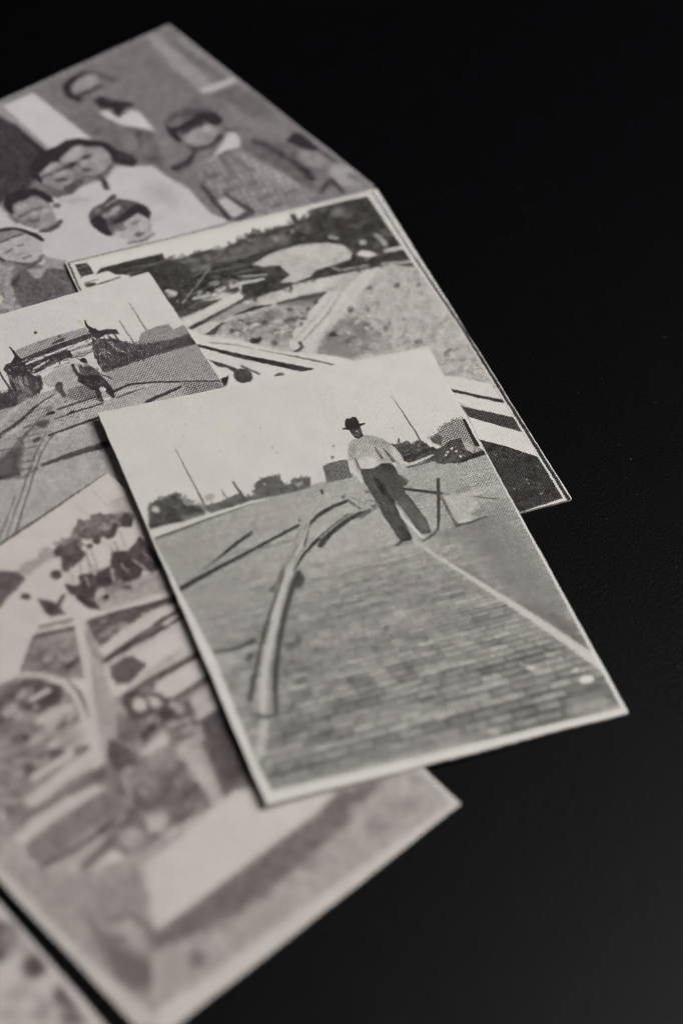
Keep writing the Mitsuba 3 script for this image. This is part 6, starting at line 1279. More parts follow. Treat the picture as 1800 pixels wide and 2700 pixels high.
[1,188,0.28,0.7,0,0,[-2510,-2344,-2345,-1944,-2113,-1491,-1879,-1095,-1614,-666,-1325,-233],[32,32,29,26,20,14]],
[1,105,0.18,0.6,0.1,0,[-2451,-2361,-2286,-1962,-2065,-1505],[13,11,7]],
[1,72,0.31,1,0.1,0,[-2619,-2400,-2535,-2463,-2384,-2461],[33,33,33]],
[1,171,0.35,1,0.1,0,[-2558,-2535,-2698,-2792,-2829,-3000,-2913,-3129],[63,69,63,41]],
[1,68,0.23,1,0.1,0,[-2921,-1121,-2514,-1142,-2164,-1105],[23,29,37]],
[1,111,0.14,0.6,0.1,0,[-2721,-1031,-2342,-1059],[12,12]],
[0,96,0.56,1,0.1,0,[-1751,-1266,-1575,-1251,-1450,-1153,-1411,-1232,-1522,-1400,-1754,-1415]],
[0,82,0.37,1,0.1,0,[-2324,-1409,-2359,-1434,-2393,-1443,-2415,-1432,-2421,-1405,-2409,-1368,-2381,-1333,-2346,-1307,-2312,-1298,-2290,-1309,-2284,-1337,-2296,-1373]],
[0,96,0.29,1,0.1,0,[-1500,-280,-1527,-298,-1554,-303,-1573,-291,-1579,-268,-1572,-238,-1552,-210,-1524,-191,-1498,-187,-1478,-199,-1472,-222,-1480,-252]],
[0,77,0.58,1,0.1,0,[-1006,-273,-1040,-322,-1088,-351,-1137,-353,-1176,-326,-1192,-278,-1182,-222,-1149,-172,-1101,-143,-1051,-141,-1013,-168,-996,-216]],
[0,72,0.24,1,0.1,0,[-48,-1462,-61,-1478,-81,-1487,-102,-1486,-120,-1476,-128,-1459,-125,-1439,-112,-1422,-92,-1413,-71,-1414,-53,-1425,-45,-1442]],
[0,101,0.55,1,0.1,0,[-1640,-1980,-1657,-2005,-1699,-2027,-1754,-2039,-1809,-2039,-1847,-2026,-1860,-2003,-1843,-1978,-1801,-1956,-1746,-1944,-1691,-1944,-1653,-1957]],
[0,116,0.59,1,0.1,0,[-1321,-2306,-1344,-2331,-1393,-2347,-1455,-2348,-1513,-2336,-1552,-2313,-1561,-2285,-1538,-2259,-1489,-2244,-1428,-2242,-1369,-2254,-1330,-2277]],
[1,164,0.42,0.75,0.1,0,[-1188,-2094,-620,-2098],[29,29]],
[1,169,0.42,0.75,0.1,0,[-456,-2573,1,-2513],[29,29]],
[1,162,0.41,0.75,0.1,0,[-1192,-3028,-193,-2945],[28,28]],
[1,165,0.41,0.75,0.1,0,[-620,-3201,58,-3150],[28,28]],
[1,159,0.4,0.75,0.1,0,[-1844,-2862,-1452,-2854],[28,28]],
[1,165,0.4,0.75,0.1,0,[-2428,-3216,-1655,-3203],[28,28]],
[1,157,0.4,0.75,0.1,0,[-2540,-3089,-1960,-3141],[28,28]],
[1,169,0.4,0.75,0.1,0,[-1102,-3466,-775,-3487],[28,28]],
[1,159,0.41,0.75,0.1,0,[-1329,-2827,-820,-2821],[28,28]],
[1,171,0.4,0.75,0.1,0,[-1936,-2548,-1654,-2537],[28,28]],
[1,118,0.41,0.7,0.1,0,[-1531,-2510,-996,-2574],[26,26]],
[1,120,0.41,0.7,0.1,0,[-782,-2993,-281,-2886],[26,26]],
[1,113,0.4,0.7,0.1,0,[-1851,-3143,-968,-3160],[25,25]],
[1,113,0.39,0.7,0.1,0,[-2713,-3252,-1860,-3297],[25,25]],
[1,106,0.4,0.7,0.1,0,[-471,-3564,-247,-3569],[25,25]],
[1,122,0.41,0.7,0.1,0,[-1194,-2772,-620,-2752],[26,26]],
[1,122,0.4,0.7,0.1,0,[-2308,-2785,-1798,-2749],[25,25]],
[1,117,0.4,0.7,0.1,0,[-1430,-3584,-608,-3617],[25,25]],
[1,101,0.41,0.7,0.1,0,[-129,-2932,-67,-3047],[26,26]],
[1,120,0.42,0.7,0.1,0,[357,-2751,847,-2699],[26,26]],
[1,169,0.46,0.7,0.1,0,[-312,-3160,434,-3159],[37,37]],
[1,174,0.46,0.7,0.1,0,[537,-3125,923,-3110],[38,38]],
[1,171,0.46,0.7,0.1,0,[1049,-3214,1296,-3189],[38,38]],
[1,159,0.47,0.7,0.1,0,[216,-2372,732,-2392],[38,38]],
[1,174,0.47,0.7,0.1,0,[1705,-2713,1923,-2879],[38,38]],
[1,159,0.47,0.7,0.1,0,[656,-2932,1304,-2928],[38,38]],
[1,164,0.47,0.7,0.1,0,[1614,-3384,2085,-3393],[38,38]],
[1,175,0.46,0.7,0.1,0,[566,-3618,766,-3743],[37,37]],
[1,164,0.46,0.7,0.1,0,[1814,-3933,2114,-3926],[38,38]],
[1,171,0.46,0.7,0.1,0,[-173,-2977,23,-2987],[37,37]],
[1,113,0.46,0.6,0.1,0,[-224,-3090,476,-2944],[32,32]],
[1,113,0.46,0.6,0.1,0,[1032,-3372,1628,-3355],[32,32]],
[1,122,0.47,0.6,0.1,0,[605,-2287,1268,-2383],[32,32]],
[1,109,0.46,0.6,0.1,0,[1577,-3699,1773,-3660],[32,32]],
[1,118,0.47,0.6,0.1,0,[1520,-3092,2088,-3028],[32,32]],
[1,113,0.47,0.6,0.1,0,[2175,-3453,2532,-3460],[32,32]],
[1,113,0.46,0.6,0.1,0,[1001,-3068,1227,-3333],[32,32]],
[1,118,0.45,0.6,0.1,0,[25,-3422,417,-3445],[31,31]],
[1,118,0.45,0.6,0.1,0,[-365,-3653,185,-3694],[31,31]],
[0,99,1.18,0.9,0.1,0,[2189,-3424,2524,-3358,2804,-3342,2820,-3546,2696,-3609,2368,-3544]],
[0,159,1.17,0.7,0.1,0,[2132,-3539,2637,-3608,2809,-3742,2563,-3866,1988,-3823]],
[0,206,0.38,1,0,0,[2698,-3289,2665,-3321,2608,-3337,2541,-3333,2483,-3311,2449,-3275,2447,-3236,2480,-3204,2537,-3188,2604,-3192,2662,-3214,2697,-3250]],
[0,184,0.33,1,0.1,0,[2558,-3039,2544,-3064,2515,-3084,2478,-3094,2444,-3091,2420,-3075,2415,-3052,2428,-3027,2457,-3007,2494,-2998,2529,-3001,2552,-3016]],
[0,183,0.33,1,0.1,0,[1882,-2833,1864,-2851,1834,-2859,1800,-2856,1771,-2841,1755,-2819,1757,-2796,1775,-2778,1806,-2770,1840,-2774,1868,-2788,1884,-2810]],
[0,105,1.0,0.85,0.1,0,[2200,-1609,2498,-1759,2740,-2020,2861,-2371,2880,-2772,2751,-2589,2472,-2110,2289,-1804]],
[0,113,0.54,0.8,0.1,0,[1498,-592,1659,-724,1783,-932,2030,-1347,1900,-1309,1661,-876]],
[1,186,0.36,1,0,0,[1024,111,1299,-383,1602,-846,2023,-1515,2432,-2191,2940,-3087],[17,28,41,63,78,108]],
[1,120,0.24,0.6,0.1,0,[1064,-251,1383,-840,1840,-1590],[11,11,11]],
[0,99,0.13,1,0.08,0,[225,1893,358,1930,575,1933,686,1915,628,1686,634,1539,370,1539,161,1553,187,1710]],
[0,190,0.23,0.8,0,0,[83,1835,216,1872,187,1710,134,1628,11,1661]],
[0,76,0.13,1,0.1,0,[31,1388,21,1355,7,1331,-8,1321,-20,1330,-25,1353,-23,1386,-13,1419,2,1444,17,1453,28,1445,34,1421]],
[0,101,0.13,1,0.1,0,[313,1188,305,1178,294,1172,283,1172,274,1178,269,1188,271,1199,278,1209,289,1215,301,1215,310,1209,314,1199]],
[1,68,0.15,1,0.1,0,[-203,959,66,1049,353,1107],[36,34,26]],
[1,106,0.15,1,0.1,0,[353,1107,458,898],[26,30]],
[1,177,0.29,0.7,0.1,0,[-178,834,178,947,404,932],[24,40,30]],
[1,62,0.16,1,0.1,0,[-454,354,-232,523,-16,625,218,724,415,775,546,809],[46,40,36,30,34,28]],
[1,171,0.14,0.8,0.1,0,[-394,499,-50,681,206,786,425,843],[14,14,12,10]],
[1,101,0.23,1,0.2,0,[414,728,603,805,753,882],[35,41,30]],
[0,62,0.2,1,0.1,0,[721,820,699,791,669,773,637,772,613,788,603,817,609,851,630,881,661,898,692,899,717,883,727,854]],
[1,120,0.16,1,0.1,0,[493,1002,712,1013,799,941],[10,14,31]],
[1,111,0.1,1,0.1,0,[408,1168,580,978],[10,10]],
[1,183,0.42,0.7,0.1,0,[648,864,756,574,830,389],[41,36,30]],
[0,74,0.15,1,0.1,0,[1524,2054,1626,2012,1793,2024,1895,1935,2015,1977,2065,1909,2125,1860,2167,1774,2270,1734,2392,1776,2552,1858,2761,1865,2737,1683,2810,1488,3004,1506,3015,1421,2805,1390,2464,1359,2170,1426,2051,1520,1671,1569,1585,1647,1598,1766,1529,1884]],
[2,[35,120],0.1,0.9,80,30,[1560,2044,2015,1977,2270,1734,2761,1865,3001,1499,2464,1359,1585,1647],[52,31,0]],
[0,128,0.15,1,0.06,0,[2245,1991,2423,2068,2548,2162,2794,2248,2957,2243,2986,2172,2951,1701,2977,1581,2819,1506,2737,1683,2757,1858,2579,1871,2345,1763,2241,1891]],
[0,80,0.24,1,0.2,0,[2241,2004,2418,2057,2450,1948,2356,1810,2241,1891]],
[0,175,0.17,0.8,0.1,0,[2761,1777,2823,1735,2904,1600,2819,1506,2732,1584]],
[0,41,0.1,1,0.1,0,[2963,2242,3016,2228,2995,1903,2997,1600,2918,1629,2936,1931]],
[1,84,0.1,0.5451433480332245,0.1,0,[2023,1871,2077,1885],[18,18]],
[1,82,0.1,0.8925442742379622,0.1,0,[1839,1955,1857,1986],[10,10]],
[1,78,0.1,0.5584545598719659,0.1,0,[2052,1968,2029,1963],[7,7]],
[1,78,0.1,0.5505637526112996,0.1,0,[1629,1990,1643,2037],[14,14]],
[1,71,0.1,0.812991681865582,0.1,0,[1707,2105,1681,2044],[19,19]],
[1,67,0.1,0.7715135730933633,0.1,0,[2121,1906,2121,1870],[11,11]],
[1,81,0.1,0.7266274370817405,0.1,0,[2102,1897,2079,1944],[19,19]],
[1,93,0.1,0.699880134491332,0.1,0,[1818,2015,1842,1967],[19,19]],
[1,84,0.1,0.6882755304486,0.1,0,[1967,1976,1945,1951],[9,9]],
[1,85,0.1,0.7155313972017243,0.1,0,[1911,1946,1898,1962],[8,8]],
[1,67,0.1,0.7153210523907271,0.1,0,[1999,1992,2021,1964],[13,13]],
[1,77,0.1,0.63751952795028,0.1,0,[2056,1920,2088,1952],[13,13]],
[1,75,0.1,0.8928615793866871,0.1,0,[1760,2027,1768,1996],[11,11]],
[1,88,0.1,0.5845020227670824,0.1,0,[1685,2061,1702,2015],[17,17]],
[1,82,0.1,0.6441848450646275,0.1,0,[1789,2025,1826,2020],[13,13]],
[1,90,0.1,0.7082405108426145,0.1,0,[1564,2034,1570,2064],[9,9]],
[1,73,0.1,0.8361695224573671,0.1,0,[2123,1867,2120,1809],[18,18]],
[1,80,0.1,0.8955062351336032,0.1,0,[1815,2036,1829,2003],[13,13]],
[1,87,0.1,0.8764377733253834,0.1,0,[1897,1922,1935,1929],[13,13]],
[1,99,0.1,0.7146274176044037,0.1,0,[1843,2025,1814,2002],[11,11]],
[1,80,0.1,0.7336707514057104,0.1,0,[1997,1979,1940,1970],[19,19]],
[1,99,0.1,0.8454038225794382,0.1,0,[1933,1955,1919,1979],[10,10]],
[1,119,0.1,0.7572912373558726,0.1,0,[2495,2113,2526,2141],[12,12]],
[1,142,0.1,0.8969616917134676,0.1,0,[2317,2021,2339,2035],[7,7]],
[1,120,0.1,0.7561386927863369,0.1,0,[2705,2220,2659,2212],[15,15]],
[1,142,0.1,0.8003316475228548,0.1,0,[2634,2193,2644,2245],[16,16]],
[1,119,0.1,0.7202904623722258,0.1,0,[2795,2282,2756,2215],[22,22]],
[1,126,0.1,0.8239123791081034,0.1,0,[2714,2219,2722,2188],[11,11]],
[1,129,0.1,0.8450925250336192,0.1,0,[2513,2186,2541,2154],[16,16]],
[1,122,0.1,0.7375336418886969,0.1,0,[2613,2200,2551,2158],[22,22]],
[1,132,0.1,0.6836445221165669,0.1,0,[2367,2059,2340,2024],[12,12]],
[1,115,0.1,0.5631488387382412,0.1,0,[2790,2269,2753,2231],[15,15]],
[1,133,0.1,0.8716735830379763,0.1,0,[2268,1996,2294,1982],[11,11]],
[1,138,0.1,0.5834619771198519,0.1,0,[2979,2279,2917,2268],[21,21]],
[1,121,0.1,0.8577165951620159,0.1,0,[2829,2252,2843,2211],[15,15]],
[1,124,0.1,0.6799587988355232,0.1,0,[2799,2278,2793,2215],[19,19]],
[1,141,0.1,0.855974382386174,0.1,0,[2911,2229,2905,2263],[12,12]],
[1,131,0.1,0.6919570129162774,0.1,0,[2343,2089,2363,2082],[8,8]],
[1,122,0.1,0.6810737039513007,0.1,0,[2351,2027,2397,2053],[16,16]],
[1,144,0.1,0.604795362976228,0.1,0,[2223,2035,2204,1987],[15,15]],
[1,148,0.1,0.6215720384780571,0.1,0,[2969,2251,2933,2248],[12,12]],
[1,126,0.1,0.8496365231840644,0.1,0,[2631,2204,2601,2218],[13,13]],
[1,144,0.1,0.6061379469647735,0.1,0,[2512,2146,2468,2155],[16,16]],
[1,121,0.1,0.5535763585396983,0.1,0,[2436,2046,2426,2004],[13,13]],
[1,127,0.1,0.6204403581019315,0.1,0,[2878,2291,2855,2232],[18,18]],
[1,122,0.1,0.699183373617023,0.1,0,[2587,2169,2599,2138],[12,12]],
[1,121,0.1,0.8103798478174735,0.1,0,[2465,2084,2446,2127],[17,17]],
[1,117,0.1,0.7330768602301755,0.1,0,[2895,2253,2861,2232],[12,12]],
[1,66,0.1,0.834286341817897,0.1,0,[2238,1408,2244,1468],[18,18]],
[1,70,0.1,0.8036400348836819,0.1,0,[2200,1431,2208,1461],[9,9]],
[1,64,0.1,0.8718875190674924,0.1,0,[2570,1349,2562,1378],[11,11]],
[1,85,0.1,0.7389306465792533,0.1,0,[2226,1460,2239,1438],[9,9]],
[1,91,0.1,0.77442585993455,0.1,0,[2304,1435,2271,1423],[11,11]],
[1,65,0.1,0.6463266322846917,0.1,0,[1791,1592,1757,1569],[12,12]],
[1,84,0.1,0.6021129133911601,0.1,0,[1862,1564,1829,1528],[14,14]],
[1,79,0.1,0.7926657097977107,0.1,0,[2252,1420,2264,1458],[11,11]],
[1,89,0.1,0.7255893918395296,0.1,0,[1808,1544,1849,1555],[14,14]],
[1,66,0.1,0.5796274051936245,0.1,0,[2142,1478,2126,1448],[10,10]],
[1,76,0.1,0.6118237817294758,0.1,0,[2213,1393,2198,1412],[9,9]],
[1,89,0.1,0.5887487377985302,0.1,0,[1704,1587,1717,1559],[11,11]],
[1,64,0.1,0.780184809988132,0.1,0,[1657,1572,1675,1606],[11,11]],
[1,78,0.1,0.7467122816589374,0.1,0,[2491,1336,2454,1327],[12,12]],
[1,64,0.1,0.7705692797938785,0.1,0,[2122,1482,2146,1463],[12,12]],
[1,81,0.1,0.6325353635524563,0.1,0,[1957,1486,1962,1517],[9,9]],
[1,93,0.1,0.8062043847632945,0.1,0,[2667,1422,2669,1394],[9,9]],
[1,84,0.1,0.6332739154193026,0.1,0,[2204,1418,2230,1447],[11,11]],
[1,86,0.1,0.6806808964527392,0.1,0,[1883,1553,1893,1538],[7,7]],
[1,61,0.1,0.7856808740757925,0.1,0,[2262,1425,2284,1447],[9,9]],
[1,181,0.15,1,0.1,0,[1665,1556,1874,1573,2122,1630],[21,27,21]],
[1,85,0.13,1,0.1,0,[1609,1498,1842,1503,2049,1516],[19,15,13]],
[1,54,0.2,1,0.1,0,[1604,1691,1854,1709,2160,1758],[38,38,25]],
[1,51,0.17,1,0.1,0,[2510,1371,2779,1422,3021,1456],[25,42,47]],
[0,203,0.14,1,0,0,[2530,1676,2521,1665,2508,1658,2495,1658,2484,1665,2480,1676,2482,1689,2491,1700,2504,1707,2517,1707,2528,1701,2532,1689]],
[0,203,0.14,1,0,0,[2576,1596,2568,1585,2555,1578,2541,1578,2531,1585,2527,1596,2529,1609,2538,1620,2551,1627,2564,1627,2574,1621,2579,1609]],
[0,203,0.14,1,0,0,[2371,1562,2362,1551,2350,1544,2336,1544,2326,1551,2321,1562,2324,1575,2333,1586,2345,1593,2359,1593,2369,1587,2373,1575]],
[0,203,0.14,1,0,0,[2600,1471,2591,1459,2578,1453,2565,1453,2555,1459,2550,1470,2553,1483,2561,1495,2574,1501,2587,1501,2598,1495,2602,1484]],
[0,203,0.14,1,0,0,[2427,1617,2418,1606,2405,1599,2392,1599,2382,1605,2377,1617,2380,1630,2388,1641,2401,1647,2414,1648,2425,1641,2429,1630]],
[1,99,0.09,1,0.1,0,[2016,2710,2033,2425,2059,2166,2051,1967],[10,13,15,17]],
[1,106,0.07,1,0.1,0,[1985,3051,2016,2710],[5,10]],
[0,54,0.14,1,0.1,0,[2121,1861,2105,1843,2080,1833,2052,1835,2029,1847,2018,1867,2020,1888,2036,1907,2061,1916,2089,1915,2111,1903,2123,1883]],
[0,164,0.12,1,0.07,0,[932,2305,1049,2299,1172,2353,1329,2298,1457,2177,1526,2059,1585,1918,1614,1713,1572,1527,1581,1390,1485,1331,1426,1469,1432,1663,1306,1649,1208,1700,1041,1635,854,1661,777,1573,773,1404,727,1502,699,1667,685,1866,761,2091,854,2239]],
[0,140,0.34,0.7,0.1,0,[1198,2321,1421,2186,1516,2036,1441,1957,1281,2050,1194,2173]],
[0,138,0.34,0.7,0.1,0,[844,2217,962,2235,792,1886,741,1998]],
[0,192,0.3,1,0,0,[836,1850,1016,1899,1158,1812,1136,1670,983,1638,822,1677]],
[0,188,0.3,0.8,0,0,[1542,2004,1582,1820,1573,1576,1517,1493,1486,1649,1455,1805]],
[1,188,0.17,1,0,0,[715,1834,698,1619,729,1416],[41,43,21]],
[1,87,0.12,1,0.1,0,[1245,2035,1250,1910,1261,1796],[15,27,23]],
[1,89,0.15,1,0.1,0,[1369,1976,1409,1793,1424,1690],[13,27,36]],
[1,109,0.13,1,0.1,0,[816,1904,814,1807,797,1689],[15,21,17]],
[0,68,0.1,1,0.1,0,[967,2553,1187,2550,1160,2419,1163,2341,1044,2288,993,2331,976,2418]],
[0,122,0.14,0.85,0.1,0,[1116,2409,1103,2402,1087,2404,1072,2415,1063,2432,1061,2450,1068,2465,1081,2472,1097,2470,1112,2459,1121,2442,1123,2424]],
[1,120,0.12,0.8,0.1,0,[1019,2389,1091,2360],[13,13]],
[1,62,0.08,0.8,0.1,0,[1040,2418,1114,2404],[6,6]],
[0,49,0.12,1,0.1,0,[991,2740,1038,2766,1086,2743,1138,2779,1194,2755,1199,2672,1187,2550,1135,2501,937,2528,944,2639]],
[1,49,0.1,1,0.1,0,[876,2567,958,2555,1080,2558,1196,2572,1283,2582],[13,26,36,26,11]],
[0,76,0.11,1,0.08,0,[810,1673,1036,1624,1204,1689,1369,1656,1393,1576,1387,1382,1475,1309,1507,1216,1425,1153,1344,1127,1349,981,1388,802,1415,556,1445,358,1422,134,1375,96,1239,122,1204,261,1183,478,1154,676,1132,849,1103,941,1055,632,1067,393,1063,113,1014,57,879,60,755,-3,716,32,845,104,819,275,814,440,783,637,798,894,777,1162,765,1407]],
[0,101,0.36,0.8,0.1,0,[1151,892,1302,922,1406,535,1403,158,1241,168,1202,520]],
[0,101,0.23,1,0.1,0,[690,1234,778,1210,785,1136,698,1160]],
[1,53,0.39,1,0.1,0,[977,1397,1007,1147,1063,916,1057,679],[51,62,41,21]],
[0,58,0.33,0.8,0.1,0,[1199,1678,1378,1654,1362,1413,1172,1526]],
[0,53,0.19,1,0.1,0,[902,111,1055,103,1014,47,914,50]],
[1,97,0.23,0.7,0.1,0,[1101,1363,1097,1219,1091,980],[12,12,12]],
[1,93,0.23,0.7,0.1,0,[946,829,965,516,967,257],[14,14,14]],
[1,101,0.26,0.6,0.1,0,[909,1513,901,1176,893,844],[16,16,16]],
[1,54,0.32,1,0.1,0,[969,350,1017,149],[34,34]],
[1,194,0.16,1,0,0,[1087,814,1088,529,1156,286,1208,96,1257,30],[12,26,32,26,18]],
[1,85,0.15,1,0.1,0,[1216,-7,1404,52,1535,145],[18,24,18]],
[1,150,0.23,0.6,0.1,0,[1439,1319,1490,1208],[21,21]],
[1,70,0.13,1,0.1,0,[1994,1119,1843,773,1650,349,1530,122],[29,31,27,16]],
[1,64,0.13,1,0.1,0,[1344,1083,1603,971,1905,823],[27,33,29]],
[1,118,0.1,1,0.1,0,[1397,867,1683,884],[8,8]],
[1,93,0.1,1,0.1,0,[1898,830,2270,679,2524,578,2773,463],[9,10,12,15]],
[0,148,0.4,0.8,0.2,0,[2141,836,2413,858,2460,314,2418,182,1925,153,1918,656]],
[0,179,0.23,0.7,0.12,0,[1930,749,2397,823,2434,237,1930,164]],
[1,95,0.16,1,0.1,0,[1886,761,1875,476,1880,178],[21,26,25]],
[1,70,0.13,1,0.1,0,[1869,127,2111,125,2440,164],[31,24,16]],
[0,116,0.43,0.8,0.1,0,[2443,811,2420,777,2364,748,2292,730,2223,729,2175,744,2160,772,2184,805,2239,835,2311,853,2381,854,2429,839]],
[0,118,0.49,0.8,0.1,0,[2487,304,2464,271,2409,243,2337,225,2268,224,2220,240,2206,268,2229,300,2284,329,2356,346,2425,347,2473,332]],
[0,190,0.26,1,0,0,[2174,180,2154,163,2108,151,2048,148,1992,154,1953,168,1942,185,1962,202,2008,214,2067,217,2124,211,2163,198]],
[0,150,0.33,0.6,0.1,0,[2003,381,1996,316,1974,264,1944,238,1914,245,1891,284,1882,343,1889,408,1910,461,1940,487,1970,480,1993,441]],
[0,116,1.46,0.6,0.1,0,[1515,80,1869,75,2406,114,2446,-87,1838,-245,1525,-157]],
[0,91,0.14,1,0.1,0,[1725,2368,1721,2362,1714,2358,1708,2358,1704,2361,1702,2367,1703,2374,1708,2381,1714,2384,1720,2385,1725,2382,1727,2376]],
[0,96,0.13,1,0.1,0,[586,2249,581,2241,573,2236,565,2235,558,2240,556,2248,558,2257,563,2265,571,2270,580,2271,586,2267,588,2259]],
[0,96,0.13,1,0.1,0,[460,2025,455,2018,449,2013,442,2013,436,2017,434,2023,436,2032,441,2039,447,2043,454,2044,460,2040,462,2033]],
[2,[52,100],0.13,0.7,46,20,[819,1671,1393,1576,1407,1158,1197,951,1394,160,1220,209,1102,738,1006,82,859,100,799,941],[128,16,-93]],
[2,[140,196],0.13,0.7,30,40,[900,2277,1234,2311,1506,2014,1585,1647,1315,1671,886,1689,777,1988],[108,17,-88]],
[0,201,0.16,1,0,0,[-2952,4109,-2939,3916,-2975,1103,-2859,-1137,-2934,-3161,-2906,-3696,2855,-3901,3018,1474,3010,3937,3363,4195,3229,-4257,2623,-4509,-3293,-4264]]],
}

CARDS={
'group':(((-99.509, 55.347, 0.45),(-51.494, 113.938, 0.45),(-5.62, 79.079, 0.45),(-54.835, 18.758, 0.45)),),
'corner':(((-63.794, -64.669, 0.45),(-42.286, -76.798, 0.45),(-16.995, -97.812, 0.45),(-24.811, -115.127, 0.45)),),
'lumber':(((-55.829, 43.225, 1.073),(-5.149, 77.624, 1.097),(37.195, 11.976, 0.45),(-17.412, -21.432, 0.45)),),
'yard':(((-88.985, 8.424, 1.01),(-41.201, 44.21, 1.621),(6.636, -18.01, 1.063),(-41.139, -54.008, 0.45)),),
'crowd':(((-73.596, -51.031, 0.867),(-38.392, -2.584, 1.603),(25.583, -51.805, 1.166),(-11.111, -98.423, 0.45)),),
'man':(((-42.352, 8.252, 3.164),(9.238, 39.731, 1.247),(49.376, -29.178, 0.586),(-2.482, -59.29, 2.5)),),
}

# corners of each card's upper face, from its top left clockwise, in mm
PAPER = 206.0                     # grey of bare paper in the drawings
THICK = 0.42
#            bare paper tint          ink tint              screen pitch mm, screen angle
LOOK = {"group": ((0.690, 0.675, 0.688), (0.046, 0.037, 0.043), 0.33, 40),
        "corner": ((0.710, 0.655, 0.640), (0.032, 0.026, 0.026), 0.36, 45),
        "lumber": ((0.765, 0.745, 0.725), (0.024, 0.021, 0.019), 0.38, 42),
        "yard": ((0.745, 0.725, 0.710), (0.044, 0.035, 0.038), 0.38, 46),
        "crowd": ((0.700, 0.655, 0.635), (0.052, 0.039, 0.041), 0.40, 30),
        "man": ((0.745, 0.735, 0.705), (0.030, 0.026, 0.024), 0.38, 45)}
GROUND = {"group": 110, "corner": 190, "lumber": 206, "yard": 202, "crowd": 199, "man": 197}

# half-tone screen: threshold on the dot profile that inks a given share of the paper
_g = (np.arange(400) + 0.5) / 400 * 2 * np.pi
_profile = np.sort(((np.cos(_g)[:, None] + np.cos(_g)[None]) / 4 + 0.5).ravel())[::-1]
_cover = (np.arange(len(_profile)) + 0.5) / len(_profile)
_odd = np.stack([(_cover - 0.5) ** k for k in (1, 3, 5, 7)], 1)
SCREEN = [float(v) for v in np.linalg.lstsq(_odd[::50], (_profile - 0.5)[::50], rcond=None)[0]]
CELLS = 30
GRIT = 0.17                      # grain of the old photographs
SPREAD = {"group": 0.12, "corner": 0.12, "crowd": 0.22, "lumber": 0.55, "yard": 0.6, "man": 0.55}  # how much of the dot's contrast is left once light has spread sideways in the paper under it


def strewn(shapes, seed):
    """Expands each patch of small marks (rubble, leaves, folds: greys, softness, opacity, how many, spread of angle, outline, [length, half width, angle]) into strokes."""
    rng, out = np.random.default_rng(seed), []
    for s in shapes:
        if s[0] != 2:
            out.append(s)
            continue
        (dark, light), soft, op, count, spread, flat, (length, half, angle) = s[1:]
        q = np.reshape(flat, (-1, 2))
        shape = Polygon(q)
        while count > 0:
            p = rng.uniform(q.min(0), q.max(0))
            if not contains_xy(shape, *p):
                continue
            count -= 1
            a, n = math.radians(angle + spread * rng.normal()), length * rng.uniform(0.3, 1.1) / 2
            d = np.array([math.cos(a), math.sin(a)]) * n
            w = half * rng.uniform(0.5, 1.3)
            bend = np.array([-d[1], d[0]]) * rng.normal() * 0.2
            out.append([1, rng.uniform(dark, light), soft, op * rng.uniform(0.5, 1.0), 0.1, 0, np.concatenate([p - d, p + bend, p + d]).tolist(), [w * 0.6, w, w * 0.5]])
    return out


def drawing(shapes):
    """The drawing's edges, sorted into the cells of a grid over the card so that a point looks only at the shapes near it: (origin, cell size, first and end of each cell's run, records)."""
    every = np.concatenate([np.reshape(s[6], (-1, 2)) for s in shapes]) / 100.0
    lo, size = np.array([-46.0, -52.0]), 104.0 / CELLS
    cx, cy = [(v.ravel() + 0.5) * size for v in np.meshgrid(np.arange(CELLS), np.arange(CELLS), indexing="xy")]
    mid = np.stack([cx, cy], 1) + lo
    reach = size * 0.7072 + 0.35
    runs = [[] for _ in mid]
    for kind, tone, soft, op, grain, gk, flat, *width in shapes:
        a = np.reshape(flat, (-1, 2)) / 100.0
        if kind == 0:
            b, ra, rb = np.roll(a, -1, 0), np.zeros(len(a)), np.zeros(len(a))
        else:
            w = np.array(width[0]) / 100.0
            a, b, ra, rb = a[:-1], a[1:], w[:-1], w[1:]
        ab = b - a
        t = np.clip(((mid[:, None] - a) * ab).sum(-1) / np.maximum((ab ** 2).sum(-1), 1e-9), 0, 1)
        d = (np.linalg.norm(mid[:, None] - a - t[..., None] * ab, axis=-1) - np.maximum(ra, rb)).min(1)
        inside = np.zeros(len(mid), bool)
        if kind == 0:
            up = (a[:, 1] > mid[:, None, 1]) != (b[:, 1] > mid[:, None, 1])
            cut = ab[:, 0] * (mid[:, None, 1] - a[:, 1]) / np.where(ab[:, 1] == 0, 1e-9, ab[:, 1]) + a[:, 0]
            inside = (up & (mid[:, None, 0] < cut)).sum(1) % 2 == 1
        look = [tone / 255.0, op, soft, grain, float(gk)]
        body = [[*a[i], *b[i], ra[i], rb[i], float((i == len(a) - 1) + 2 * (kind == 0)), *look] for i in range(len(a))]
        fill = [0, 0, 0, 0, 1e3, 1e3, 1.0, *look]
        for c in range(len(mid)):
            if d[c] < reach + soft:
                runs[c] += body
            elif inside[c]:
                if op >= 1 and gk != 3:
                    runs[c].clear()
                runs[c].append(fill)
    ends = np.cumsum([len(r) for r in runs])
    first = ends - [len(r) for r in runs]
    return lo, size, first, ends, np.array([x for r in runs for x in r] or [fill], dtype=np.float32)


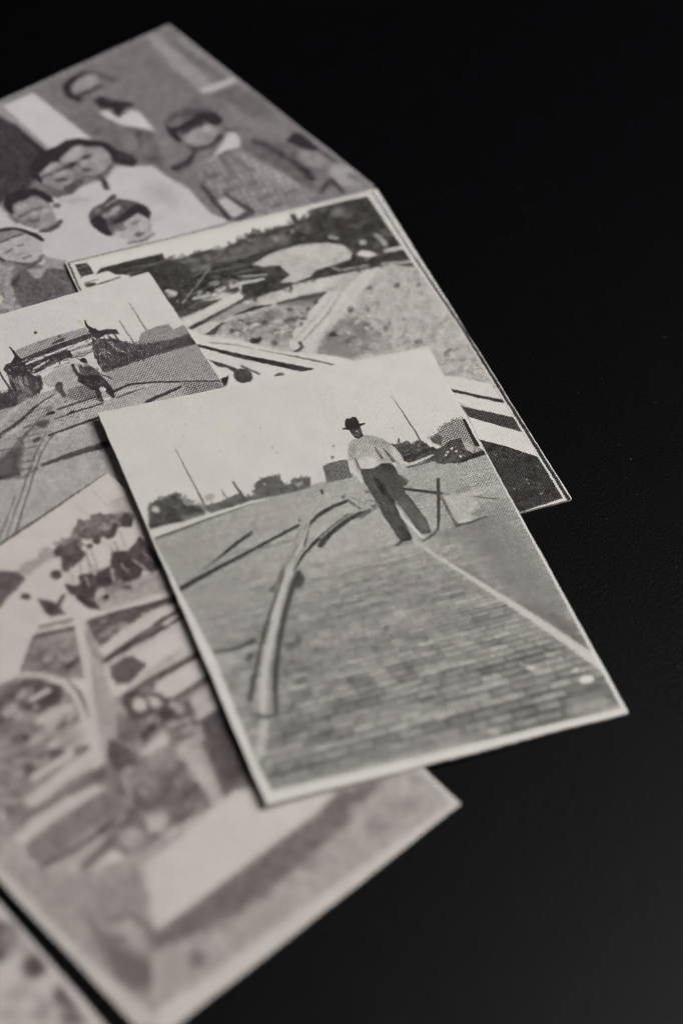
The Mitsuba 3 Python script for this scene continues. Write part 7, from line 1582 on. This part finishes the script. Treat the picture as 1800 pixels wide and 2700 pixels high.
def print_color(name):
    """The colour of a printed card at uv (its own millimetres): the drawing's grey there, screened into dots of ink on paper."""
    lo, size, first, ends, rec = drawing(strewn(PRINTS[name], len(name)))
    first, ends, table = mi.UInt32(first.astype(np.uint32)), mi.UInt32(ends.astype(np.uint32)), mi.Float(rec.ravel())
    paper, ink, pitch, angle = LOOK[name]
    ca, sa = math.cos(math.radians(angle)) / pitch, math.sin(math.radians(angle)) / pitch
    low = (sum(ink) / sum(paper))
    wob = 0.07 if name == "man" else 0.13

    def color(p, n, uv):
        x0, y0 = mi.Float(uv.x), mi.Float(uv.y)
        w1, w2 = noise(x0 * 1.1, y0 * 1.1, 1.0) - 0.5, noise(x0 * 1.1, y0 * 1.1, 5.0) - 0.5
        w3, w4 = noise(x0 * 3.4, y0 * 3.4, 21.0) - 0.5, noise(x0 * 3.4, y0 * 3.4, 25.0) - 0.5
        x, y = x0 + wob * (w1 + 0.6 * w3), y0 + wob * (w2 + 0.6 * w4)
        n0 = 0.5 * noise(x * 0.8, y * 0.8, 2.0) + 0.45 * noise(x * 1.9, y * 1.9, 4.0) + 0.35 * noise(x * 4.2, y * 4.2, 6.0) - 0.65
        if name == "man":      # courses of paving bricks running across, closer together towards the printed horizon
            d = dr.maximum(17.6 - y0, 0.8)
            v, u = 2500 / (d + 12) + 0.16 * w1, x0 * 14 / (d + 6)
            row = dr.floor(v)
            end = u + 7.0 * cell_rand(row, 0, 2)
            inset = dr.minimum(dr.minimum(v - row, row + 1 - v), dr.minimum(end - dr.floor(end), dr.floor(end) + 1 - end) * 4)
            n2 = 0.68 * smoothstep(0.0, 0.38, inset) + 0.4 * cell_rand(row, dr.floor(end), 4) + 0.35 * cell_rand(row, 3, 4) + 0.5 * noise(u * 1.3, v * 1.6, 8.0) + 0.25 * n0 - 1.13
        else:
            n2 = n0
        n1 = noise(x * 1.6, y * 1.6, 7.0) - 0.5
        grit = 0.5 * noise(x * 5.5, y * 5.5, 31.0) + 0.5 * noise(x * 2.6, y * 2.6, 33.0) - 0.5
        i = dr.clip(mi.Int32(dr.floor((x - lo[0]) / size)), 0, CELLS - 1)
        j = dr.clip(mi.Int32(dr.floor((y - lo[1]) / size)), 0, CELLS - 1)
        cell = mi.UInt32(j * CELLS + i)
        k, end = dr.gather(mi.UInt32, first, cell), dr.gather(mi.UInt32, ends, cell)

        def step(k, near, odd, grey, stain):
            a = dr.gather(mi.Vector4f, table, k * 3)
            b = dr.gather(mi.Vector4f, table, k * 3 + 1)
            c = dr.gather(mi.Vector4f, table, k * 3 + 2)
            ex, ey, px, py = a.z - a.x, a.w - a.y, x - a.x, y - a.y
            t = dr.clip((px * ex + py * ey) / dr.maximum(ex * ex + ey * ey, 1e-6), 0, 1)
            qx, qy = px - t * ex, py - t * ey
            near = dr.minimum(near, dr.sqrt(qx * qx + qy * qy) - b.x - t * (b.y - b.x))
            last, area = (b.z == 1) | (b.z == 3), b.z >= 2
            crosses = area & ((a.y > y) != (a.w > y))
            cut = ex * (y - a.y) / dr.select(dr.abs(ey) < 1e-6, 1e-6, ey) + a.x
            odd = dr.select(crosses & (x < cut), 1 - odd, odd)
            depth = dr.select(odd > 0.5, near, -near)
            on = dr.clip(depth / (2 * c.y) + 0.5, 0, 1)
            on = on * on * (3 - 2 * on) * c.x
            g = b.w + c.z * dr.select(c.w == 2, n2, dr.select(c.w == 1, n1, dr.select(c.w == 3, 0.0, n0)))
            grey = dr.select(last, grey + (g - grey) * on, grey)
            stain = dr.select(last, stain * (1 - on) + dr.select(c.w == 3, c.z * on, 0.0), stain)
            return k + 1, dr.select(last, 1e3, near), dr.select(last, 0.0, odd), grey, stain

        k, near, odd, grey, stain = dr.while_loop((k, mi.Float(1e3), mi.Float(0), mi.Float(GROUND[name] / 255.0), mi.Float(0)),
                                                  lambda k, near, odd, grey, stain: k < end, step, labels=("k", "near", "odd", "grey", "stain"))
        grey += (GRIT * (0.65 if name == "man" else 1.0)) * grit * (0.25 + 0.75 * smoothstep(0.80, 0.66, grey))
        grey = dr.clip(grey, 0.05, PAPER / 255)
        share = dr.clip((1 - dr.power(grey * (255 / PAPER), 2.2)) / (1 - low), 0, 1)
        h = share - 0.5
        h2 = h * h
        mark = 0.5 + h * (SCREEN[0] + h2 * (SCREEN[1] + h2 * (SCREEN[2] + h2 * SCREEN[3])))
        mark += 0.10 * (noise(x0 * 6, y0 * 6, 11.0) - 0.5)
        dot = 0.25 * (dr.cos(2 * math.pi * (x0 * ca + y0 * sa)) + dr.cos(2 * math.pi * (y0 * ca - x0 * sa))) + 0.5
        inked = smoothstep(-0.09, 0.09, dot - mark)
        inked = dr.select(share < 0.012, 0.0, dr.select(share > 0.985, 1.0, inked))
        inked = share + SPREAD[name] * (inked - share)
        # flecks and fibres of the paper itself, and pinholes in the ink
        speck = cell_rand(dr.floor(x0 * 4), dr.floor(y0 * 4), 13)
        at = dr.square(x0 * 4 - dr.floor(x0 * 4) - 0.5) + dr.square(y0 * 4 - dr.floor(y0 * 4) - 0.5)
        inked = dr.select((speck > 0.9985) & (at < 0.06), 0.75, dr.select((speck < 0.0008) & (at < 0.09), 0.0, inked))
        fibre = 0.94 + 0.12 * (0.6 * noise(x0 * 0.35, y0 * 0.35, 15.0) + 0.4 * noise(x0 * 7, y0 * 3, 17.0))
        aged = mi.Color3f(*paper) * fibre
        aged = aged * (1 - stain * mi.Color3f(0.05, 0.09, 0.24))
        return aged * (1 - inked) + mi.Color3f(*ink) * inked * (0.9 + 0.3 * n1)

    return color


def paper_edge_color(p, n, uv):
    x, y, z = p.x / MM, p.y / MM, p.z / MM
    f = noise(x * 3, y * 3, z * 14) * 0.6 + noise(x * 9, y * 9, z * 20) * 0.4
    return mikit.mix((0.18, 0.15, 0.12), (0.62, 0.58, 0.53), smoothstep(0.25, 0.55, f))


scene["paper_edge_material"] = {"type": "twosided", "bsdf": {"type": "diffuse", "reflectance": proc(paper_edge_color)}}
CAPTION = {"group": ("group_print", "grey group portrait print of adults and children, at the back of the pile"),
           "corner": ("corner_print", "blurred pale-bordered print poking into the bottom left corner"),
           "lumber": ("lumber_print", "print of felled lumber and an arched trestle with a dark ruled border"),
           "yard": ("yard_print", "print of a railway yard gantry with a walking man, at the left edge"),
           "crowd": ("crowd_print", "print of a crowd beside curving track works, lowest large print in front"),
           "man": ("man_print", "print of a man in a hat on a brick road beside rails, topmost")}


def make_print(name, seed):
    rng = np.random.default_rng(seed)
    P = np.array(CARDS[name][0])
    xy = P[:, :2]
    k = np.linalg.solve(np.c_[np.ones(4), xy, xy[:, 0] * xy[:, 1]], P[:, 2])
    o = xy.mean(0)
    ex = xy[1] - xy[0]
    ex /= np.linalg.norm(ex)
    ey = np.array([-ex[1], ex[0]])
    c = xy.mean(0)
    loop = []                                     # a hand-cut outline: nearly straight edges that waver, corners a little blunted
    for i in range(4):
        a, b = xy[i], xy[(i + 1) % 4]
        L = np.linalg.norm(b - a)
        along, n = (b - a) / L, np.array([-(b - a)[1], (b - a)[0]]) / L
        s = np.linspace(0.28, L - 0.28, int(L / 0.8))
        w = 0.05 * np.interp(s, np.arange(0, L + 6, 5.5), rng.normal(size=len(np.arange(0, L + 6, 5.5)))) + 0.022 * rng.normal(size=len(s))
        w *= np.clip(np.minimum(s, L - s) / 2, 0.2, 1)
        loop += list(a + s[:, None] * along + w[:, None] * n)
        loop.append(b + 0.075 * (c - b) / np.linalg.norm(c - b))
    loop = np.array(loop)
    outline = Polygon(loop)
    gx, gy = np.meshgrid(np.arange(loop[:, 0].min(), loop[:, 0].max(), 4), np.arange(loop[:, 1].min(), loop[:, 1].max(), 4))
    g = np.stack([gx.ravel(), gy.ravel()], 1)
    g = g[contains_xy(outline.buffer(-0.8), g[:, 0], g[:, 1])]
    v = np.vstack([loop, g])
    f = Delaunay(v).simplices
    mid = v[f].mean(1)
    f = f[contains_xy(outline, mid[:, 0], mid[:, 1])]
    z = k[0] + v @ k[1:3] + k[3] * v[:, 0] * v[:, 1]
    top = np.c_[v, z]
    cross = np.cross(top[f[:, 1]] - top[f[:, 0]], top[f[:, 2]] - top[f[:, 0]])[:, 2]
    f[cross < 0] = f[cross < 0][:, ::-1]
    key = CAPTION[name][0]
    uv = np.stack([(v - o) @ ex, (v - o) @ ey], 1)
    scene[key + "_ink"] = {"type": "principled", "base_color": proc(print_color(name)), "roughness": 0.55, "specular": 0.15}
    scene[key + "__picture"] = mikit.ply((top * MM, f), key + "_ink", smooth=True, uv=uv)
    m = len(loop)
    r = np.arange(m)
    q = (r + 1) % m
    upper, lower = top[:m], top[:m] - [0, 0, THICK]
    lower = lower + np.c_[rng.normal(size=(m, 2)) * 0.02, np.zeros(m)]
    wall = np.vstack([np.stack([r, r + m, q + m], 1), np.stack([r, q + m, q], 1)])
    base = top - [0, 0, THICK]
    scene[key + "__paper_edge"] = mikit.ply((np.vstack([upper, lower, base]) * MM, np.vstack([wall, f[:, ::-1] + 2 * m])), "paper_edge_material")
    labels[key] = {"label": CAPTION[name][1], "category": "print"}


for seed, name in enumerate(CARDS):
    make_print(name, 20 + seed)


def dust():
    """Sparse pale flecks of paper dust lying on the black top."""
    rng = np.random.default_rng(5)
    covered = [Polygon(np.array(CARDS[n][0])[:, :2]).buffer(1.5) for n in CARDS]
    v, f = [], []
    while len(v) < 90:
        x, y = rng.uniform(-60, 75), rng.uniform(-60, 90)
        if any(contains_xy(c, x, y) for c in covered):
            continue
        a = rng.uniform(0, 2 * np.pi, 5)
        a.sort()
        r = rng.uniform(0.03, 0.11) * rng.uniform(0.6, 1.5, 5)
        ring = np.c_[x + r * np.cos(a), y + r * np.sin(a), np.full(5, 0.06)]
        cap = [x, y, 0.10 + rng.uniform(0, 0.05)]
        n = 6 * len(v)
        v.append(np.vstack([ring, cap]))
        f += [[n + i, n + (i + 1) % 5, n + 5] for i in range(5)] + [[n, n + 2, n + 1], [n, n + 3, n + 2], [n, n + 4, n + 3]]
    scene["dust_material"] = {"type": "twosided", "bsdf": {"type": "diffuse", "reflectance": {"type": "rgb", "value": [0.22, 0.20, 0.18]}}}
    scene["dust_specks"] = mikit.ply((np.vstack(v) * MM, np.array(f)), "dust_material")
    labels["dust_specks"] = {"kind": "stuff", "label": "sparse pale dust specks scattered over the black tabletop", "category": "dust"}


dust()
